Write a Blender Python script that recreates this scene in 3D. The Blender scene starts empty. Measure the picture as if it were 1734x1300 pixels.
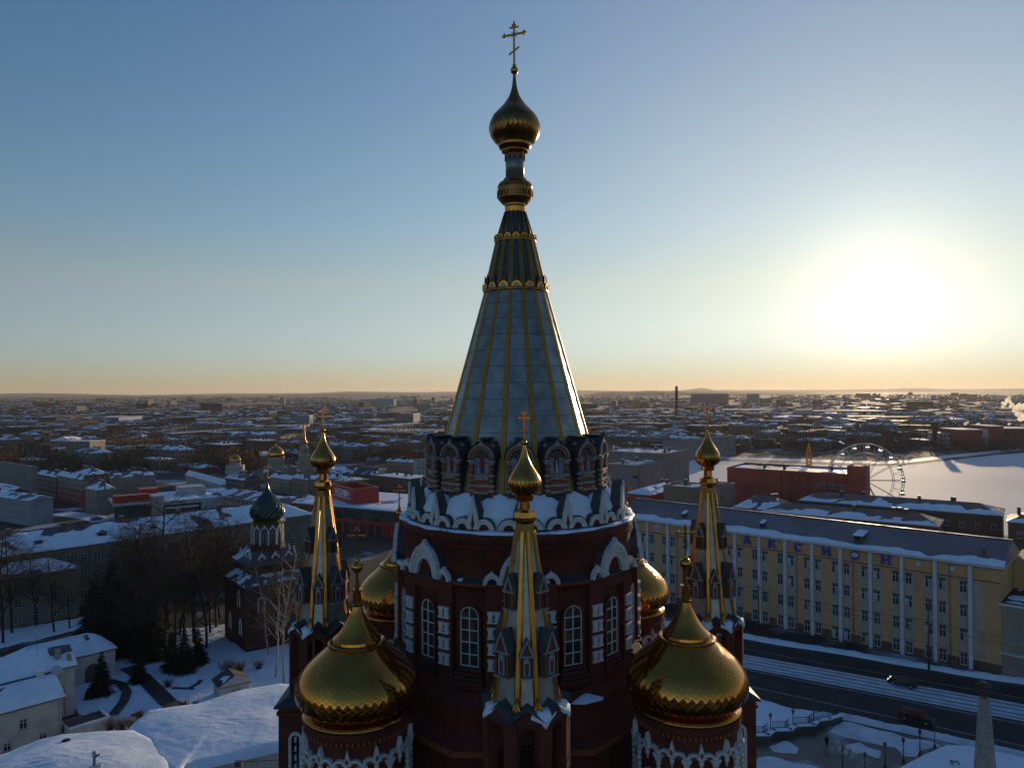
import bpy, bmesh, math, random
from mathutils import Matrix, Vector
from math import sin, cos, pi, radians, atan2, sqrt
R_ = random.Random(7)
C = bpy.context.scene.collection
# ---------------------------------------------------------------- camera
EYE = 50.0
PITCH = math.atan(11/1250.0); ROLL = radians(0.33)
fwd = Vector((0, cos(PITCH), sin(PITCH))); r0 = Vector((1, 0, 0)); u0 = Vector((0, -sin(PITCH), cos(PITCH)))
rgt = r0*cos(ROLL) - u0*sin(ROLL); upv = u0*cos(ROLL) + r0*sin(ROLL)
cam_d = bpy.data.cameras.new('camera'); cam = bpy.data.objects.new('camera', cam_d); C.objects.link(cam)
cam_d.sensor_width = 36; cam_d.lens = 36*1250/1734.0; cam_d.clip_start = 0.5; cam_d.clip_end = 60000
cam.matrix_world = Matrix(((rgt.x, upv.x, -fwd.x, 0), (rgt.y, upv.y, -fwd.y, 0), (rgt.z, upv.z, -fwd.z, EYE), (0, 0, 0, 1)))
bpy.context.scene.camera = cam
# ---------------------------------------------------------------- sky, sun, exposure
SUN_AZ = radians(26.7); SUN_EL = radians(5.9)      # azimuth to the right of +Y
sun_dir = Vector((sin(SUN_AZ)*cos(SUN_EL), cos(SUN_AZ)*cos(SUN_EL), sin(SUN_EL)))
world = bpy.data.worlds.new("World"); bpy.context.scene.world = world; world.use_nodes = True
nt = world.node_tree; nt.nodes.clear()
N = nt.nodes.new; L = nt.links.new
out = N('ShaderNodeOutputWorld'); bg = N('ShaderNodeBackground'); sky = N('ShaderNodeTexSky')
sky.sky_type = 'NISHITA'; sky.sun_disc = False; sky.sun_elevation = SUN_EL; sky.sun_rotation = SUN_AZ
sky.altitude = 200; sky.air_density = 0.8; sky.dust_density = 0.012; sky.ozone_density = 2.4
bg.inputs['Strength'].default_value = 0.13
# thin winter air: tint by height above the horizon, and a wide warm aureole round the sun
tc = N('ShaderNodeTexCoord'); nrm = N('ShaderNodeVectorMath'); nrm.operation = 'NORMALIZE'; L(tc.outputs['Generated'], nrm.inputs[0])
sep = N('ShaderNodeSeparateXYZ'); L(nrm.outputs[0], sep.inputs[0])
ramp = N('ShaderNodeValToRGB'); L(sep.outputs['Z'], ramp.inputs['Fac'])
ramp.color_ramp.elements[0].position = 0.0; ramp.color_ramp.elements[0].color = (.70, .60, .71, 1)
ramp.color_ramp.elements[1].position = 0.75; ramp.color_ramp.elements[1].color = (.76, 1.12, 1.46, 1)
for q, c in ((.05, (.94, .80, .86, 1)), (.14, (1.40, 1.02, .79, 1)), (.22, (1.20, 1.10, .97, 1)), (.30, (1.08, 1.12, 1.04, 1)), (.44, (.80, 1.08, 1.16, 1))):
    e = ramp.color_ramp.elements.new(q); e.color = c
mul = N('ShaderNodeMix'); mul.data_type = 'RGBA'; mul.blend_type = 'MULTIPLY'; mul.inputs['Factor'].default_value = 1
L(sky.outputs[0], mul.inputs['A']); L(ramp.outputs[0], mul.inputs['B']); L(mul.outputs['Result'], bg.inputs['Color'])
dot = N('ShaderNodeVectorMath'); dot.operation = 'DOT_PRODUCT'; L(nrm.outputs[0], dot.inputs[0]); dot.inputs[1].default_value = sun_dir
ac = N('ShaderNodeMath'); ac.operation = 'ARCCOSINE'; L(dot.outputs['Value'], ac.inputs[0])
low = N('ShaderNodeMapRange'); low.interpolation_type = 'SMOOTHSTEP'; L(sep.outputs['Z'], low.inputs['Value'])
low.inputs['From Min'].default_value = -.01; low.inputs['From Max'].default_value = .09; low.inputs['To Min'].default_value = .12; low.inputs['To Max'].default_value = 1
def glow(width, amp, col, p=2.0):
    def mth(op, a, b):
        k = N('ShaderNodeMath'); k.operation = op; L(a, k.inputs[0])
        if b is not None: (L(b, k.inputs[1]) if not isinstance(b, (int, float)) else setattr(k.inputs[1], 'default_value', b))
        return k.outputs[0]
    e = mth('EXPONENT', mth('MULTIPLY', mth('POWER', mth('DIVIDE', ac.outputs[0], width), p), -1.0), None)
    e = mth('MULTIPLY', mth('MULTIPLY', e, amp), low.outputs[0])
    g = N('ShaderNodeBackground'); g.inputs['Color'].default_value = (*col, 1); L(e, g.inputs['Strength'])
    return g
g1 = glow(0.085, .30, (1, .95, .84)); g2 = glow(0.33, .64, (1, .78, .38), 1.0)
a1 = N('ShaderNodeAddShader'); a2 = N('ShaderNodeAddShader')
L(bg.outputs[0], a1.inputs[0]); L(g1.outputs[0], a1.inputs[1]); L(a1.outputs[0], a2.inputs[0]); L(g2.outputs[0], a2.inputs[1])
L(a2.outputs[0], out.inputs['Surface'])
sl = bpy.data.lights.new('sun', 'SUN'); so = bpy.data.objects.new('sun', sl); C.objects.link(so)
sl.energy = 4.1; sl.angle = radians(0.53); sl.color = (1.0, 0.74, 0.46)
so.rotation_euler = sun_dir.to_track_quat('Z', 'Y').to_euler()
sc = bpy.context.scene
sc.view_settings.view_transform = 'Standard'; sc.view_settings.look = 'None'
sc.view_settings.exposure = 0.0; sc.view_settings.gamma = 1.0
sc.cycles.max_bounces = 6; sc.cycles.diffuse_bounces = 3; sc.cycles.glossy_bounces = 4; sc.cycles.transparent_max_bounces = 8
sc.cycles.volume_bounces = 0; sc.cycles.sample_clamp_indirect = 4.0
# ---------------------------------------------------------------- pixel of the 1734 px photograph -> point at height z
def G(px, py, z=0.0):
    d = fwd*1250 + rgt*(px-867) + upv*(650-py)
    t = (z-EYE)/d.z
    return Vector((d.x*t, d.y*t, z))
def ZT(px, py, p):      # height of the point above ground point p that shows at pixel row py
    d = fwd*1250 + rgt*(px-867) + upv*(650-py)
    t = p.y/d.y
    return EYE + d.z*t
def AT(px, py, Y):      # point at depth Y
    d = fwd*1250 + rgt*(px-867) + upv*(650-py)
    t = Y/d.y
    return Vector((d.x*t, Y, EYE+d.z*t))
# ---------------------------------------------------------------- materials
MATS = {}
def mat(name, col, rough=.7, metal=0.0, n=None, bump=None, spec=None, coord='Object', emit=None):
    """n = (scale, colour2, low, high, detail) noise mix; bump = (scale, strength, distance)"""
    m = bpy.data.materials.new(name); m.use_nodes = True; MATS[name] = m
    t = m.node_tree; p = t.nodes['Principled BSDF']
    p.inputs['Base Color'].default_value = (*col, 1); p.inputs['Roughness'].default_value = rough; p.inputs['Metallic'].default_value = metal
    if spec is not None: p.inputs['Specular IOR Level'].default_value = spec
    if n or bump:
        c = t.nodes.new('ShaderNodeTexCoord')
    if n:
        z = t.nodes.new('ShaderNodeTexNoise'); z.inputs['Scale'].default_value = n[0]; z.inputs['Detail'].default_value = n[4] if len(n) > 4 else 4
        r = t.nodes.new('ShaderNodeValToRGB'); r.color_ramp.elements[0].position = n[2]; r.color_ramp.elements[1].position = n[3]
        r.color_ramp.elements[0].color = (*col, 1); r.color_ramp.elements[1].color = (*n[1], 1)
        t.links.new(c.outputs[coord], z.inputs['Vector']); t.links.new(z.outputs['Fac'], r.inputs['Fac']); t.links.new(r.outputs['Color'], p.inputs['Base Color'])
    if bump:
        z = t.nodes.new('ShaderNodeTexNoise'); z.inputs['Scale'].default_value = bump[0]; z.inputs['Detail'].default_value = 5
        b = t.nodes.new('ShaderNodeBump'); b.inputs['Strength'].default_value = bump[1]; b.inputs['Distance'].default_value = bump[2]
        t.links.new(c.outputs[coord], z.inputs['Vector']); t.links.new(z.outputs['Fac'], b.inputs['Height']); t.links.new(b.outputs['Normal'], p.inputs['Normal'])
    if emit: p.inputs['Emission Color'].default_value = (*emit[0], 1); p.inputs['Emission Strength'].default_value = emit[1]
    return m
def brick_mat(name, c1, c2, mortar, radius=None, bw=.26, bh=.085):
    m = mat(name, c1, .85); t = m.node_tree; p = t.nodes['Principled BSDF']; A = t.nodes.new; K = t.links.new
    c = A('ShaderNodeTexCoord'); s = A('ShaderNodeSeparateXYZ'); K(c.outputs['Object'], s.inputs[0]); cb = A('ShaderNodeCombineXYZ')
    if radius:
        a = A('ShaderNodeMath'); a.operation = 'ARCTAN2'; K(s.outputs['X'], a.inputs[0]); K(s.outputs['Y'], a.inputs[1])
        b = A('ShaderNodeMath'); b.operation = 'MULTIPLY'; K(a.outputs[0], b.inputs[0]); b.inputs[1].default_value = radius
    else:
        b = A('ShaderNodeMath'); b.operation = 'ADD'; K(s.outputs['X'], b.inputs[0]); K(s.outputs['Y'], b.inputs[1])
    K(b.outputs[0], cb.inputs['X']); K(s.outputs['Z'], cb.inputs['Y'])
    br = A('ShaderNodeTexBrick'); br.inputs['Color1'].default_value = (*c1, 1); br.inputs['Color2'].default_value = (*c2, 1); br.inputs['Mortar'].default_value = (*mortar, 1)
    br.inputs['Scale'].default_value = 1; br.inputs['Brick Width'].default_value = bw; br.inputs['Row Height'].default_value = bh; br.inputs['Mortar Size'].default_value = .008
    K(cb.outputs[0], br.inputs['Vector'])
    nz = A('ShaderNodeTexNoise'); nz.inputs['Scale'].default_value = .9; nz.inputs['Detail'].default_value = 6; K(c.outputs['Object'], nz.inputs['Vector'])
    rp = A('ShaderNodeValToRGB'); rp.color_ramp.elements[0].position = .3; rp.color_ramp.elements[1].position = .72
    rp.color_ramp.elements[0].color = (.55, .55, .55, 1); rp.color_ramp.elements[1].color = (1.15, 1.1, 1.1, 1); K(nz.outputs['Fac'], rp.inputs['Fac'])
    mx = A('ShaderNodeMix'); mx.data_type = 'RGBA'; mx.blend_type = 'MULTIPLY'; mx.inputs['Factor'].default_value = 1
    K(br.outputs['Color'], mx.inputs['A']); K(rp.outputs['Color'], mx.inputs['B']); K(mx.outputs['Result'], p.inputs['Base Color'])
    bp = A('ShaderNodeBump'); bp.inputs['Strength'].default_value = .6; bp.inputs['Distance'].default_value = .01; bp.invert = True
    K(br.outputs['Fac'], bp.inputs['Height']); K(bp.outputs['Normal'], p.inputs['Normal'])
    return m
def wave_mat(name, col, rough, metal, period, axis='X', strength=.5, n=None, dist=.05):
    """seams or corrugation running across an object axis"""
    m = mat(name, col, rough, metal, n=n); t = m.node_tree; p = t.nodes['Principled BSDF']; A = t.nodes.new; K = t.links.new
    c = A('ShaderNodeTexCoord'); w = A('ShaderNodeTexWave'); w.bands_direction = axis; w.wave_profile = 'SIN'
    w.inputs['Scale'].default_value = 0.314/period*1.0; w.inputs['Distortion'].default_value = 0.0
    K(c.outputs['Object'], w.inputs['Vector']); r = A('ShaderNodeValToRGB'); r.color_ramp.elements[0].position = .86; r.color_ramp.elements[1].position = .97
    K(w.outputs['Fac'], r.inputs['Fac']); b = A('ShaderNodeBump'); b.inputs['Strength'].default_value = strength; b.inputs['Distance'].default_value = dist
    K(r.outputs['Color'], b.inputs['Height']); K(b.outputs['Normal'], p.inputs['Normal'])
    return m
M = MATS
mat('bronze', (.075, .065, .055), .4, .8, n=(2, (.13, .105, .08), .35, .7))
mat('snow', (.74, .83, .92), .55, n=(.35, (.72, .77, .84), .35, .65), bump=(1.6, .35, .25))
mat('roof_snow', (.74, .83, .92), .6, n=(.6, (.64, .73, .83), .4, .7), bump=(1.2, .5, .12))
mat('ledge_snow', (.74, .83, .92), .6, bump=(3, .6, .06))
mat('gold', (.66, .285, .055), .17, 1.0, n=(1.2, (.48, .21, .05), .35, .7), bump=(9, .06, .02))
mat('gold_dome', (.64, .265, .050), .10, 1.0, n=(.9, (.45, .19, .042), .35, .7), bump=(5, .06, .02))
mat('gold_dark', (.36, .17, .045), .22, 1.0, n=(1.5, (.22, .11, .03), .35, .7), bump=(9, .06, .02))
def scale_bump(m, R):
    t = m.node_tree; p = t.nodes['Principled BSDF']; A = t.nodes.new; K = t.links.new
    c = A('ShaderNodeTexCoord'); s = A('ShaderNodeSeparateXYZ'); K(c.outputs['Object'], s.inputs[0]); cb = A('ShaderNodeCombineXYZ'); a = A('ShaderNodeMath'); a.operation = 'ARCTAN2'; K(s.outputs['X'], a.inputs[0]); K(s.outputs['Y'], a.inputs[1])
    b = A('ShaderNodeMath'); b.operation = 'MULTIPLY'; K(a.outputs[0], b.inputs[0]); b.inputs[1].default_value = R
    for sg, inp in ((1, 'X'), (-1, 'Y')):
        q = A('ShaderNodeMath'); q.operation = 'MULTIPLY'; K(s.outputs['Z'], q.inputs[0]); q.inputs[1].default_value = sg*1.7
        r = A('ShaderNodeMath'); r.operation = 'ADD'; K(b.outputs[0], r.inputs[0]); K(q.outputs[0], r.inputs[1]); K(r.outputs[0], cb.inputs[inp])
    br = A('ShaderNodeTexBrick'); br.offset = 0; br.inputs['Scale'].default_value = 1; br.inputs['Brick Width'].default_value = .42; br.inputs['Row Height'].default_value = .42; br.inputs['Mortar Size'].default_value = .022; br.inputs['Mortar Smooth'].default_value = .6
    K(cb.outputs[0], br.inputs['Vector']); bp = A('ShaderNodeBump'); bp.inputs['Strength'].default_value = .32; bp.inputs['Distance'].default_value = .02; bp.invert = True; K(br.outputs['Fac'], bp.inputs['Height'])
    old = p.inputs['Normal'].links[0].from_socket if p.inputs['Normal'].links else None
    if old: K(old, bp.inputs['Normal'])
    K(bp.outputs['Normal'], p.inputs['Normal'])
scale_bump(MATS['gold_dome'], 3.0)
mat('gold_satin', (.36, .17, .05), .36, 1.0, n=(2, (.22, .11, .035), .35, .7))
mat('gold_rib', (.42, .22, .045), .5, .7, n=(2, (.30, .16, .035), .35, .7))
mat('tent_panel', (.33, .33, .30), .34, .5, n=(1.1, (.19, .19, .18), .32, .68), bump=(1.2, .30, .08))
mat('zinc', (.42, .44, .44), .36, .6, n=(1.5, (.28, .29, .30), .3, .7), bump=(4, .15, .03))
mat('dark_metal', (.046, .042, .040), .6, .1, n=(2, (.075, .070, .068), .35, .7), bump=(2, .2, .04))
mat('white_stone', (.62, .62, .60), .7, n=(2.5, (.44, .44, .43), .4, .75), bump=(14, .3, .01))
mat('stucco_band', (.36, .32, .28), .8, n=(3, (.22, .19, .165), .35, .7))
brick_mat('brick_drum', (.190, .031, .013), (.125, .022, .011), (.10, .046, .030), radius=7.35)
brick_mat('brick_small_drum', (.190, .031, .013), (.125, .022, .011), (.10, .046, .030), radius=2.65)
brick_mat('brick_wall', (.180, .030, .013), (.120, .021, .011), (.10, .046, .030))
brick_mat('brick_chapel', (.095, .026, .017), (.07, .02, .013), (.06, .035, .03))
mat('brick_trim', (.33, .085, .028), .8, n=(4, (.20, .05, .022), .35, .7))
mat('glass_dark', (.018, .024, .030), .08, 0, n=(.7, (.05, .06, .065), .4, .65), spec=.6)
mat('frame_white', (.60, .60, .58), .6)
mat('icon_blue', (.10, .24, .36), .6, n=(5, (.22, .34, .40), .35, .65)); mat('icon_robe', (.32, .02, .03), .7); mat('icon_robe_dark', (.05, .045, .06), .7)
mat('icon_halo', (.70, .46, .12), .4, .6); mat('icon_skin', (.42, .25, .16), .7); mat('icon_white', (.5, .48, .44), .7)
mat('black_hole', (.012, .012, .014), .9)
# ---------------------------------------------------------------- mesh builder
class MB:
    def __init__(s): s.v = []; s.f = []; s.m = []; s.sm = []; s.names = []; s.T = Matrix.Identity(4)
    def mi(s, m):
        if m not in s.names: s.names.append(m)
        return s.names.index(m)
    def add(s, vs, fs, m, smooth=False):
        b = len(s.v); k = s.mi(m); T = s.T
        s.v += [T @ Vector(v) for v in vs]
        for f in fs: s.f.append([b+i for i in f]); s.m.append(k); s.sm.append(smooth)
    def box(s, c, d, m, rz=0, taper=1.0):
        x, y, z = d[0]/2, d[1]/2, d[2]/2; cr, sr = cos(rz), sin(rz)
        vs = []
        for sz in (-1, 1):
            k = taper if sz > 0 else 1
            for sx, sy in ((-1, -1), (1, -1), (1, 1), (-1, 1)):
                X, Y = sx*x*k, sy*y*k; vs.append((c[0]+X*cr-Y*sr, c[1]+X*sr+Y*cr, c[2]+sz*z))
        s.add(vs, [(3, 2, 1, 0), (4, 5, 6, 7), (0, 1, 5, 4), (1, 2, 6, 5), (2, 3, 7, 6), (3, 0, 4, 7)], m)
    def quad(s, a, b, c, d, m): s.add([a, b, c, d], [(0, 1, 2, 3)], m)
    def poly(s, pts, m): s.add(pts, [tuple(range(len(pts)))], m)
    def prism(s, pts, z0, z1, m, top=None):
        n = len(pts); vs = [(p[0], p[1], z0) for p in pts] + [(p[0], p[1], z1) for p in pts]
        s.add(vs, [(i, (i+1) % n, n+(i+1) % n, n+i) for i in range(n)] + [tuple(reversed(range(n)))], m)
        s.add([(p[0], p[1], z1) for p in pts], [tuple(range(n))], top or m)
    def slab(s, pts, y0, y1, m):      # polygon in xz extruded along y
        n = len(pts); vs = [(p[0], y0, p[1]) for p in pts] + [(p[0], y1, p[1]) for p in pts]
        s.add(vs, [(i, (i+1) % n, n+(i+1) % n, n+i) for i in range(n)] + [tuple(range(n)), tuple(reversed(range(n, 2*n)))], m)
    def band(s, outer, inner, y0, y1, m):    # strip between two xz polylines, extruded in y
        n = len(outer)
        vs = [(p[0], y0, p[1]) for p in outer] + [(p[0], y0, p[1]) for p in inner] + [(p[0], y1, p[1]) for p in outer] + [(p[0], y1, p[1]) for p in inner]
        fs = []
        for i in range(n-1):
            fs += [(i, i+1, n+i+1, n+i), (2*n+i+1, 2*n+i, 3*n+i, 3*n+i+1), (i+1, i, 2*n+i, 2*n+i+1), (n+i, n+i+1, 3*n+i+1, 3*n+i)]
        fs += [(0, n, 3*n, 2*n), (n-1, 2*n-1+0, 4*n-1, 3*n-1)]
        s.add(vs, fs, m)
    def lathe(s, prof, n, m, smooth=True, c=(0, 0), a0=0.0, cap=True, twist=0):
        vs = []
        for j, (r, z) in enumerate(prof):
            for i in range(n):
                a = a0 + 2*pi*i/n + twist*j; vs.append((c[0]+r*sin(a), c[1]-r*cos(a), z))
        fs = []
        up = 1
        for j in range(len(prof)-1):
            for i in range(n):
                k = (i+1) % n; fs.append((j*n+i, j*n+k, (j+1)*n+k, (j+1)*n+i) if prof[j+1][1] >= prof[0][1] or True else 0)
        if cap: fs += [tuple(reversed(range(n))), tuple(range((len(prof)-1)*n, len(prof)*n))]
        if prof[-1][1] < prof[0][1]: fs = [tuple(reversed(f)) for f in fs]
        s.add(vs, fs, m, smooth)
    def tube(s, pts, rad, n, m, smooth=True):
        P = [Vector(p) for p in pts]
        if not isinstance(rad, (list, tuple)): rad = [rad]*len(P)
        vs = []
        for i, p in enumerate(P):
            d = (P[min(i+1, len(P)-1)]-P[max(i-1, 0)]).normalized()
            a = d.cross(Vector((0, 0, 1)) if abs(d.z) < .9 else Vector((1, 0, 0))).normalized(); b = d.cross(a)
            for k in range(n):
                t = 2*pi*k/n; vs.append(p + (a*cos(t)+b*sin(t))*rad[i])
        fs = []
        for j in range(len(P)-1):
            for i in range(n): k = (i+1) % n; fs.append((j*n+i, (j+1)*n+i, (j+1)*n+k, j*n+k))
        fs += [tuple(range(n)), tuple(reversed(range((len(P)-1)*n, len(P)*n)))]
        s.add(vs, fs, m, smooth)
    def ball(s, c, r, m, n=10, sz=1.0):
        k = max(4, n//2+1)
        s.T, T0 = s.T @ Matrix.Translation(Vector(c)), s.T
        s.lathe([(max(1e-3, r*sin(pi*i/k)), -r*cos(pi*i/k)*sz) for i in range(k+1)], n, m); s.T = T0
    def mesh(s, name):
        me = bpy.data.meshes.new(name); me.from_pydata([tuple(v) for v in s.v], [], s.f)
        for m in s.names: me.materials.append(MATS[m])
        me.polygons.foreach_set('material_index', s.m); me.polygons.foreach_set('use_smooth', s.sm); me.update()
        return me
    def build(s, name, parent=None, loc=None, rz=0):
        return place(s.mesh(name), name, parent, loc, rz)
def place(me, name, parent=None, loc=None, rz=0, sc_=None):
    o = bpy.data.objects.new(name, me); C.objects.link(o)
    if parent: o.parent = parent
    if loc is not None: o.location = loc
    o.rotation_euler = (0, 0, rz)
    if sc_ is not None: o.scale = sc_
    return o
def tag(o, label=None, cat=None, group=None, kind=None):
    if label: o['label'] = label
    if cat: o['category'] = cat
    if group: o['group'] = group
    if kind: o['kind'] = kind
    return o
def empty(name, loc, rz, label, cat, group=None):
    o = bpy.data.objects.new(name, None); C.objects.link(o); o.location = loc; o.rotation_euler = (0, 0, rz); o.empty_display_size = .5
    return tag(o, label, cat, group)
def copy_tree(o, parent=None):
    c = o.copy(); C.objects.link(c); c.parent = parent
    for ch in list(o.children): copy_tree(ch, c)
    return c
def RT(theta, r=0, z=0):      # frame on a circle: local -Y points outwards, theta = 0 faces the camera, positive to the right
    return Matrix.Rotation(theta, 4, 'Z') @ Matrix.Translation(Vector((0, -r, z)))
def smooth_prof(pts, k=4):    # Catmull-Rom through (r, z)
    o = []
    P = [pts[0]]+list(pts)+[pts[-1]]
    for i in range(1, len(P)-2):
        for j in range(k):
            t = j/k; q = []
            for d in (0, 1):
                a, b, c, e = P[i-1][d], P[i][d], P[i+1][d], P[i+2][d]
                q.append(.5*(2*b+(c-a)*t+(2*a-5*b+4*c-e)*t*t+(3*b-a-3*c+e)*t**3))
            o.append((max(.002, q[0]), q[1]))
    o.append(pts[-1]); return o
def tiled(mb, pts, n, m, step=1.0, jit=0.0, seed=1, split=None):
    """onion surface of staggered diamond tiles; pts runs bottom to top as (r, z)"""
    P = smooth_prof(pts, 12); rr = random.Random(seed)
    # resample so that each row is about as tall as half a tile is wide
    rows = [P[0]]; acc = 0
    for a, b in zip(P, P[1:]):
        acc += sqrt((a[0]-b[0])**2+(a[1]-b[1])**2)
        w = 2*pi*b[0]/n*.5*step
        if acc >= max(w, .04): rows.append(b); acc = 0
    if rows[-1] != P[-1]: rows.append(P[-1])
    vs = []
    for j, (r, z) in enumerate(rows):
        for i in range(n):
            a = 2*pi*(i+(.5 if j % 2 else 0))/n; q = r*(1+rr.uniform(-jit, jit)); vs.append((q*sin(a), -q*cos(a), z+rr.uniform(-jit, jit)*r*.6))
    fs = []; J = len(rows)
    for j in range(1, J-1):
        for i in range(n):
            l, r2 = (i, (i+1) % n) if j % 2 else ((i-1) % n, i)     # neighbours on rows j+-1 ... of the edge pair
        # diamonds: bottom vertex row j-1, sides row j, top row j+1
        for i in range(n):
            if j % 2: bl, sd0, sd1, tp = (j-1)*n+(i+1) % n, j*n+i, j*n+(i+1) % n, (j+1)*n+(i+1) % n
            else: bl, sd0, sd1, tp = (j-1)*n+i, j*n+i, j*n+(i+1) % n, (j+1)*n+i
            fs.append((bl, sd1, tp, sd0))
    for i in range(n):      # closing triangles
        fs.append((0*n+i, 0*n+(i+1) % n, 1*n+i))
        j = J-1
        if j % 2: fs.append((j*n+i, (j-1)*n+(i+1) % n, j*n+(i+1) % n))
        else: fs.append((j*n+i, (j-1)*n+i, j*n+(i+1) % n))
    top = [f for f in fs if split is not None and sum(vs[i][2] for i in f)/len(f) > split]; bot = [f for f in fs if f not in set(top)] if split is not None else fs
    if top: mb.add(vs, top, m, True)
    mb.add(vs, bot, m, False)
def arc(r, a0, a1, n, cx=0, cz=0): return [(cx+r*cos(a0+(a1-a0)*i/n), cz+r*sin(a0+(a1-a0)*i/n)) for i in range(n+1)]
def ogee(w, h, peak, n=9):
    """outline of a kokoshnik from right foot over the point to left foot: width w, arch height h, pointed tip at peak"""
    R = []
    for i in range(n+1):
        a = i/n*pi*.5*.72; R.append((w/2*cos(a), h*sin(a)))
    x1, z1 = R[-1]
    for i in range(1, 7):
        t = i/6; R.append((x1*(1-t)**1.7, z1+(peak-z1)*t**1.05))
    return R + [(-x, z) for x, z in reversed(R[:-1])]
def koko(mb, w, h, peak, frac, y0, y1, m, foot=0.0, steps=2):
    """stepped arched gable with an open round middle"""
    for s in range(steps):
        f0 = 1-(1-frac)*s/steps; f1 = 1-(1-frac)*(s+1)/steps
        if s == 0: O = ogee(w, h, peak)
        else: k = len(ogee(w, h, peak)); O = [(w/2*f0*cos(pi*i/(k-1)), h*f0*sin(pi*i/(k-1))) for i in range(k)]
        k = len(O); I = [(w/2*f1*cos(pi*i/(k-1)), h*f1*sin(pi*i/(k-1))) for i in range(k)]
        O = [(x, z+foot) for x, z in O]; I = [(x, z+foot) for x, z in I]
        if foot: O = [(O[0][0], 0)]+O+[(O[-1][0], 0)]; I = [(I[0][0], 0)]+I+[(I[-1][0], 0)]
        mb.band(O, I, y0+s*.05, y1, m)
def cross_mesh(mb, h, w, t, m):
    """three-bar cross with trefoil ends standing on z=0, arms along x"""
    mb.box((0, 0, h*.47), (t, t*.7, h*.94), m)
    zb = h*.72; mb.box((0, 0, zb), (w*.9, t*.7, t), m)
    for x, z in ((-w/2, zb), (w/2, zb), (0, h)):
        for dx, dz in ((0, 0), (-t*.9, -t*.5), (t*.9, -t*.5), (0, t*.9)) if z == h else (((0, 0), (0, t), (0, -t), (t*.9*(1 if x > 0 else -1), 0))):
            mb.ball((x*.93+dx, 0, z*(.985 if z == h else 1)+dz-(t*.8 if z == h else 0)), t*.62, m, 6)
    mb.box((0, 0, h*.88), (w*.42, t*.7, t*.8), m)
    a = .55; q = w*.24
    mb.add([(-q, -t*.3, h*.36-q*a-t*.45), (q, -t*.3, h*.36+q*a-t*.45), (q, -t*.3, h*.36+q*a+t*.45), (-q, -t*.3, h*.36-q*a+t*.45),
            (-q, t*.3, h*.36-q*a-t*.45), (q, t*.3, h*.36+q*a-t*.45), (q, t*.3, h*.36+q*a+t*.45), (-q, t*.3, h*.36-q*a+t*.45)],
           [(0, 1, 2, 3), (7, 6, 5, 4), (0, 4, 5, 1), (1, 5, 6, 2), (2, 6, 7, 3), (3, 7, 4, 0)], m)
    for dx in (-1, 1):
        for dz in (-1, 1): mb.tube([(0, 0, zb), (dx*w*.13, 0, zb+dz*w*.13)], t*.18, 4, m)
# ================================================================ the cathedral
PHI = radians(1.4); CX, CY = 0.27, 48.0
cath = empty('cathedral', (CX, CY, 0), PHI, 'red brick cathedral with a tall blue-grey tent spire and gold onion domes', 'cathedral')
def part(mb, name, parent=None, loc=None, rz=0, label=None):
    o = mb.build(name, parent or cath, loc, rz)
    if label: o['label'] = label
    return o
# --- body and arms (below the picture, seen from elsewhere)
mb = MB()
mb.box((0, 0, 13.2), (19.4, 19.4, 26.4), 'brick_wall')
for k in range(4):
    mb.T = RT(k*pi/2)
    mb.box((0, -12.0, 12.4), (6.4, 7.2, 24.8), 'brick_wall')
    mb.box((0, -12.5, 28.2-.9), (4.5, 4.5, 6.9), 'brick_wall')
    mb.box((0, -12.5, 30.72), (4.95, 4.95, .12), 'dark_metal'); mb.box((0, -12.5, 30.3), (4.7, 4.7, .2), 'brick_wall')
    mb.add([(-2.47, -14.97, 30.79), (2.47, -14.97, 30.79), (2.47, -10.03, 30.79), (-2.47, -10.03, 30.79), (-1.9, -14.4, 31.1), (1.9, -14.4, 31.1), (1.9, -10.6, 31.1), (-1.9, -10.6, 31.1)],
           [(0, 1, 5, 4), (1, 2, 6, 5), (2, 3, 7, 6), (3, 0, 4, 7), (4, 5, 6, 7)], 'dark_metal')
    # gabled nave roof towards the middle
    mb.add([(-3.4, -10, 24.8), (3.4, -10, 24.8), (0, -10, 27.6), (-3.4, -8, 24.8), (3.4, -8, 24.8), (0, -8, 27.6)], [(0, 1, 2), (1, 4, 5, 2), (3, 0, 2, 5)], 'dark_metal')
mb.T = Matrix.Identity(4)
part(mb, 'wall')
for k in range(4):      # tall thin windows with white frames in the arm walls
    for th, dx in ((0, -1.2), (0, 1.2), (-pi/2, 1.2), (pi/2, -1.2)):
        w = MB(); w.band([(.42, 0), (.42, 2.6)]+arc(.42, 0, pi, 8, 0, 2.6)+[(-.42, 2.6), (-.42, 0)], [(.24, 0), (.24, 2.6)]+arc(.24, 0, pi, 8, 0, 2.6)+[(-.24, 2.6), (-.24, 0)], -.14, 0.04, 'white_stone')
        for z in range(5): w.box((0, -.06, .35+z*.55), (.12, .1, .34), 'white_stone', 0)
        w.slab([(.24, 0), (.24, 2.6)]+arc(.24, 0, pi, 8, 0, 2.6)+[(-.24, 2.6), (-.24, 0)], -.03, .03, 'glass_dark')
        o = w.mesh('window'); q = place(o, 'window', cath)
        q.matrix_local = RT(k*pi/2) @ Matrix.Translation(Vector((0, -12.5, 26.2))) @ RT(th, 2.25) @ Matrix.Translation(Vector((dx, 0, 0)))
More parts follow.
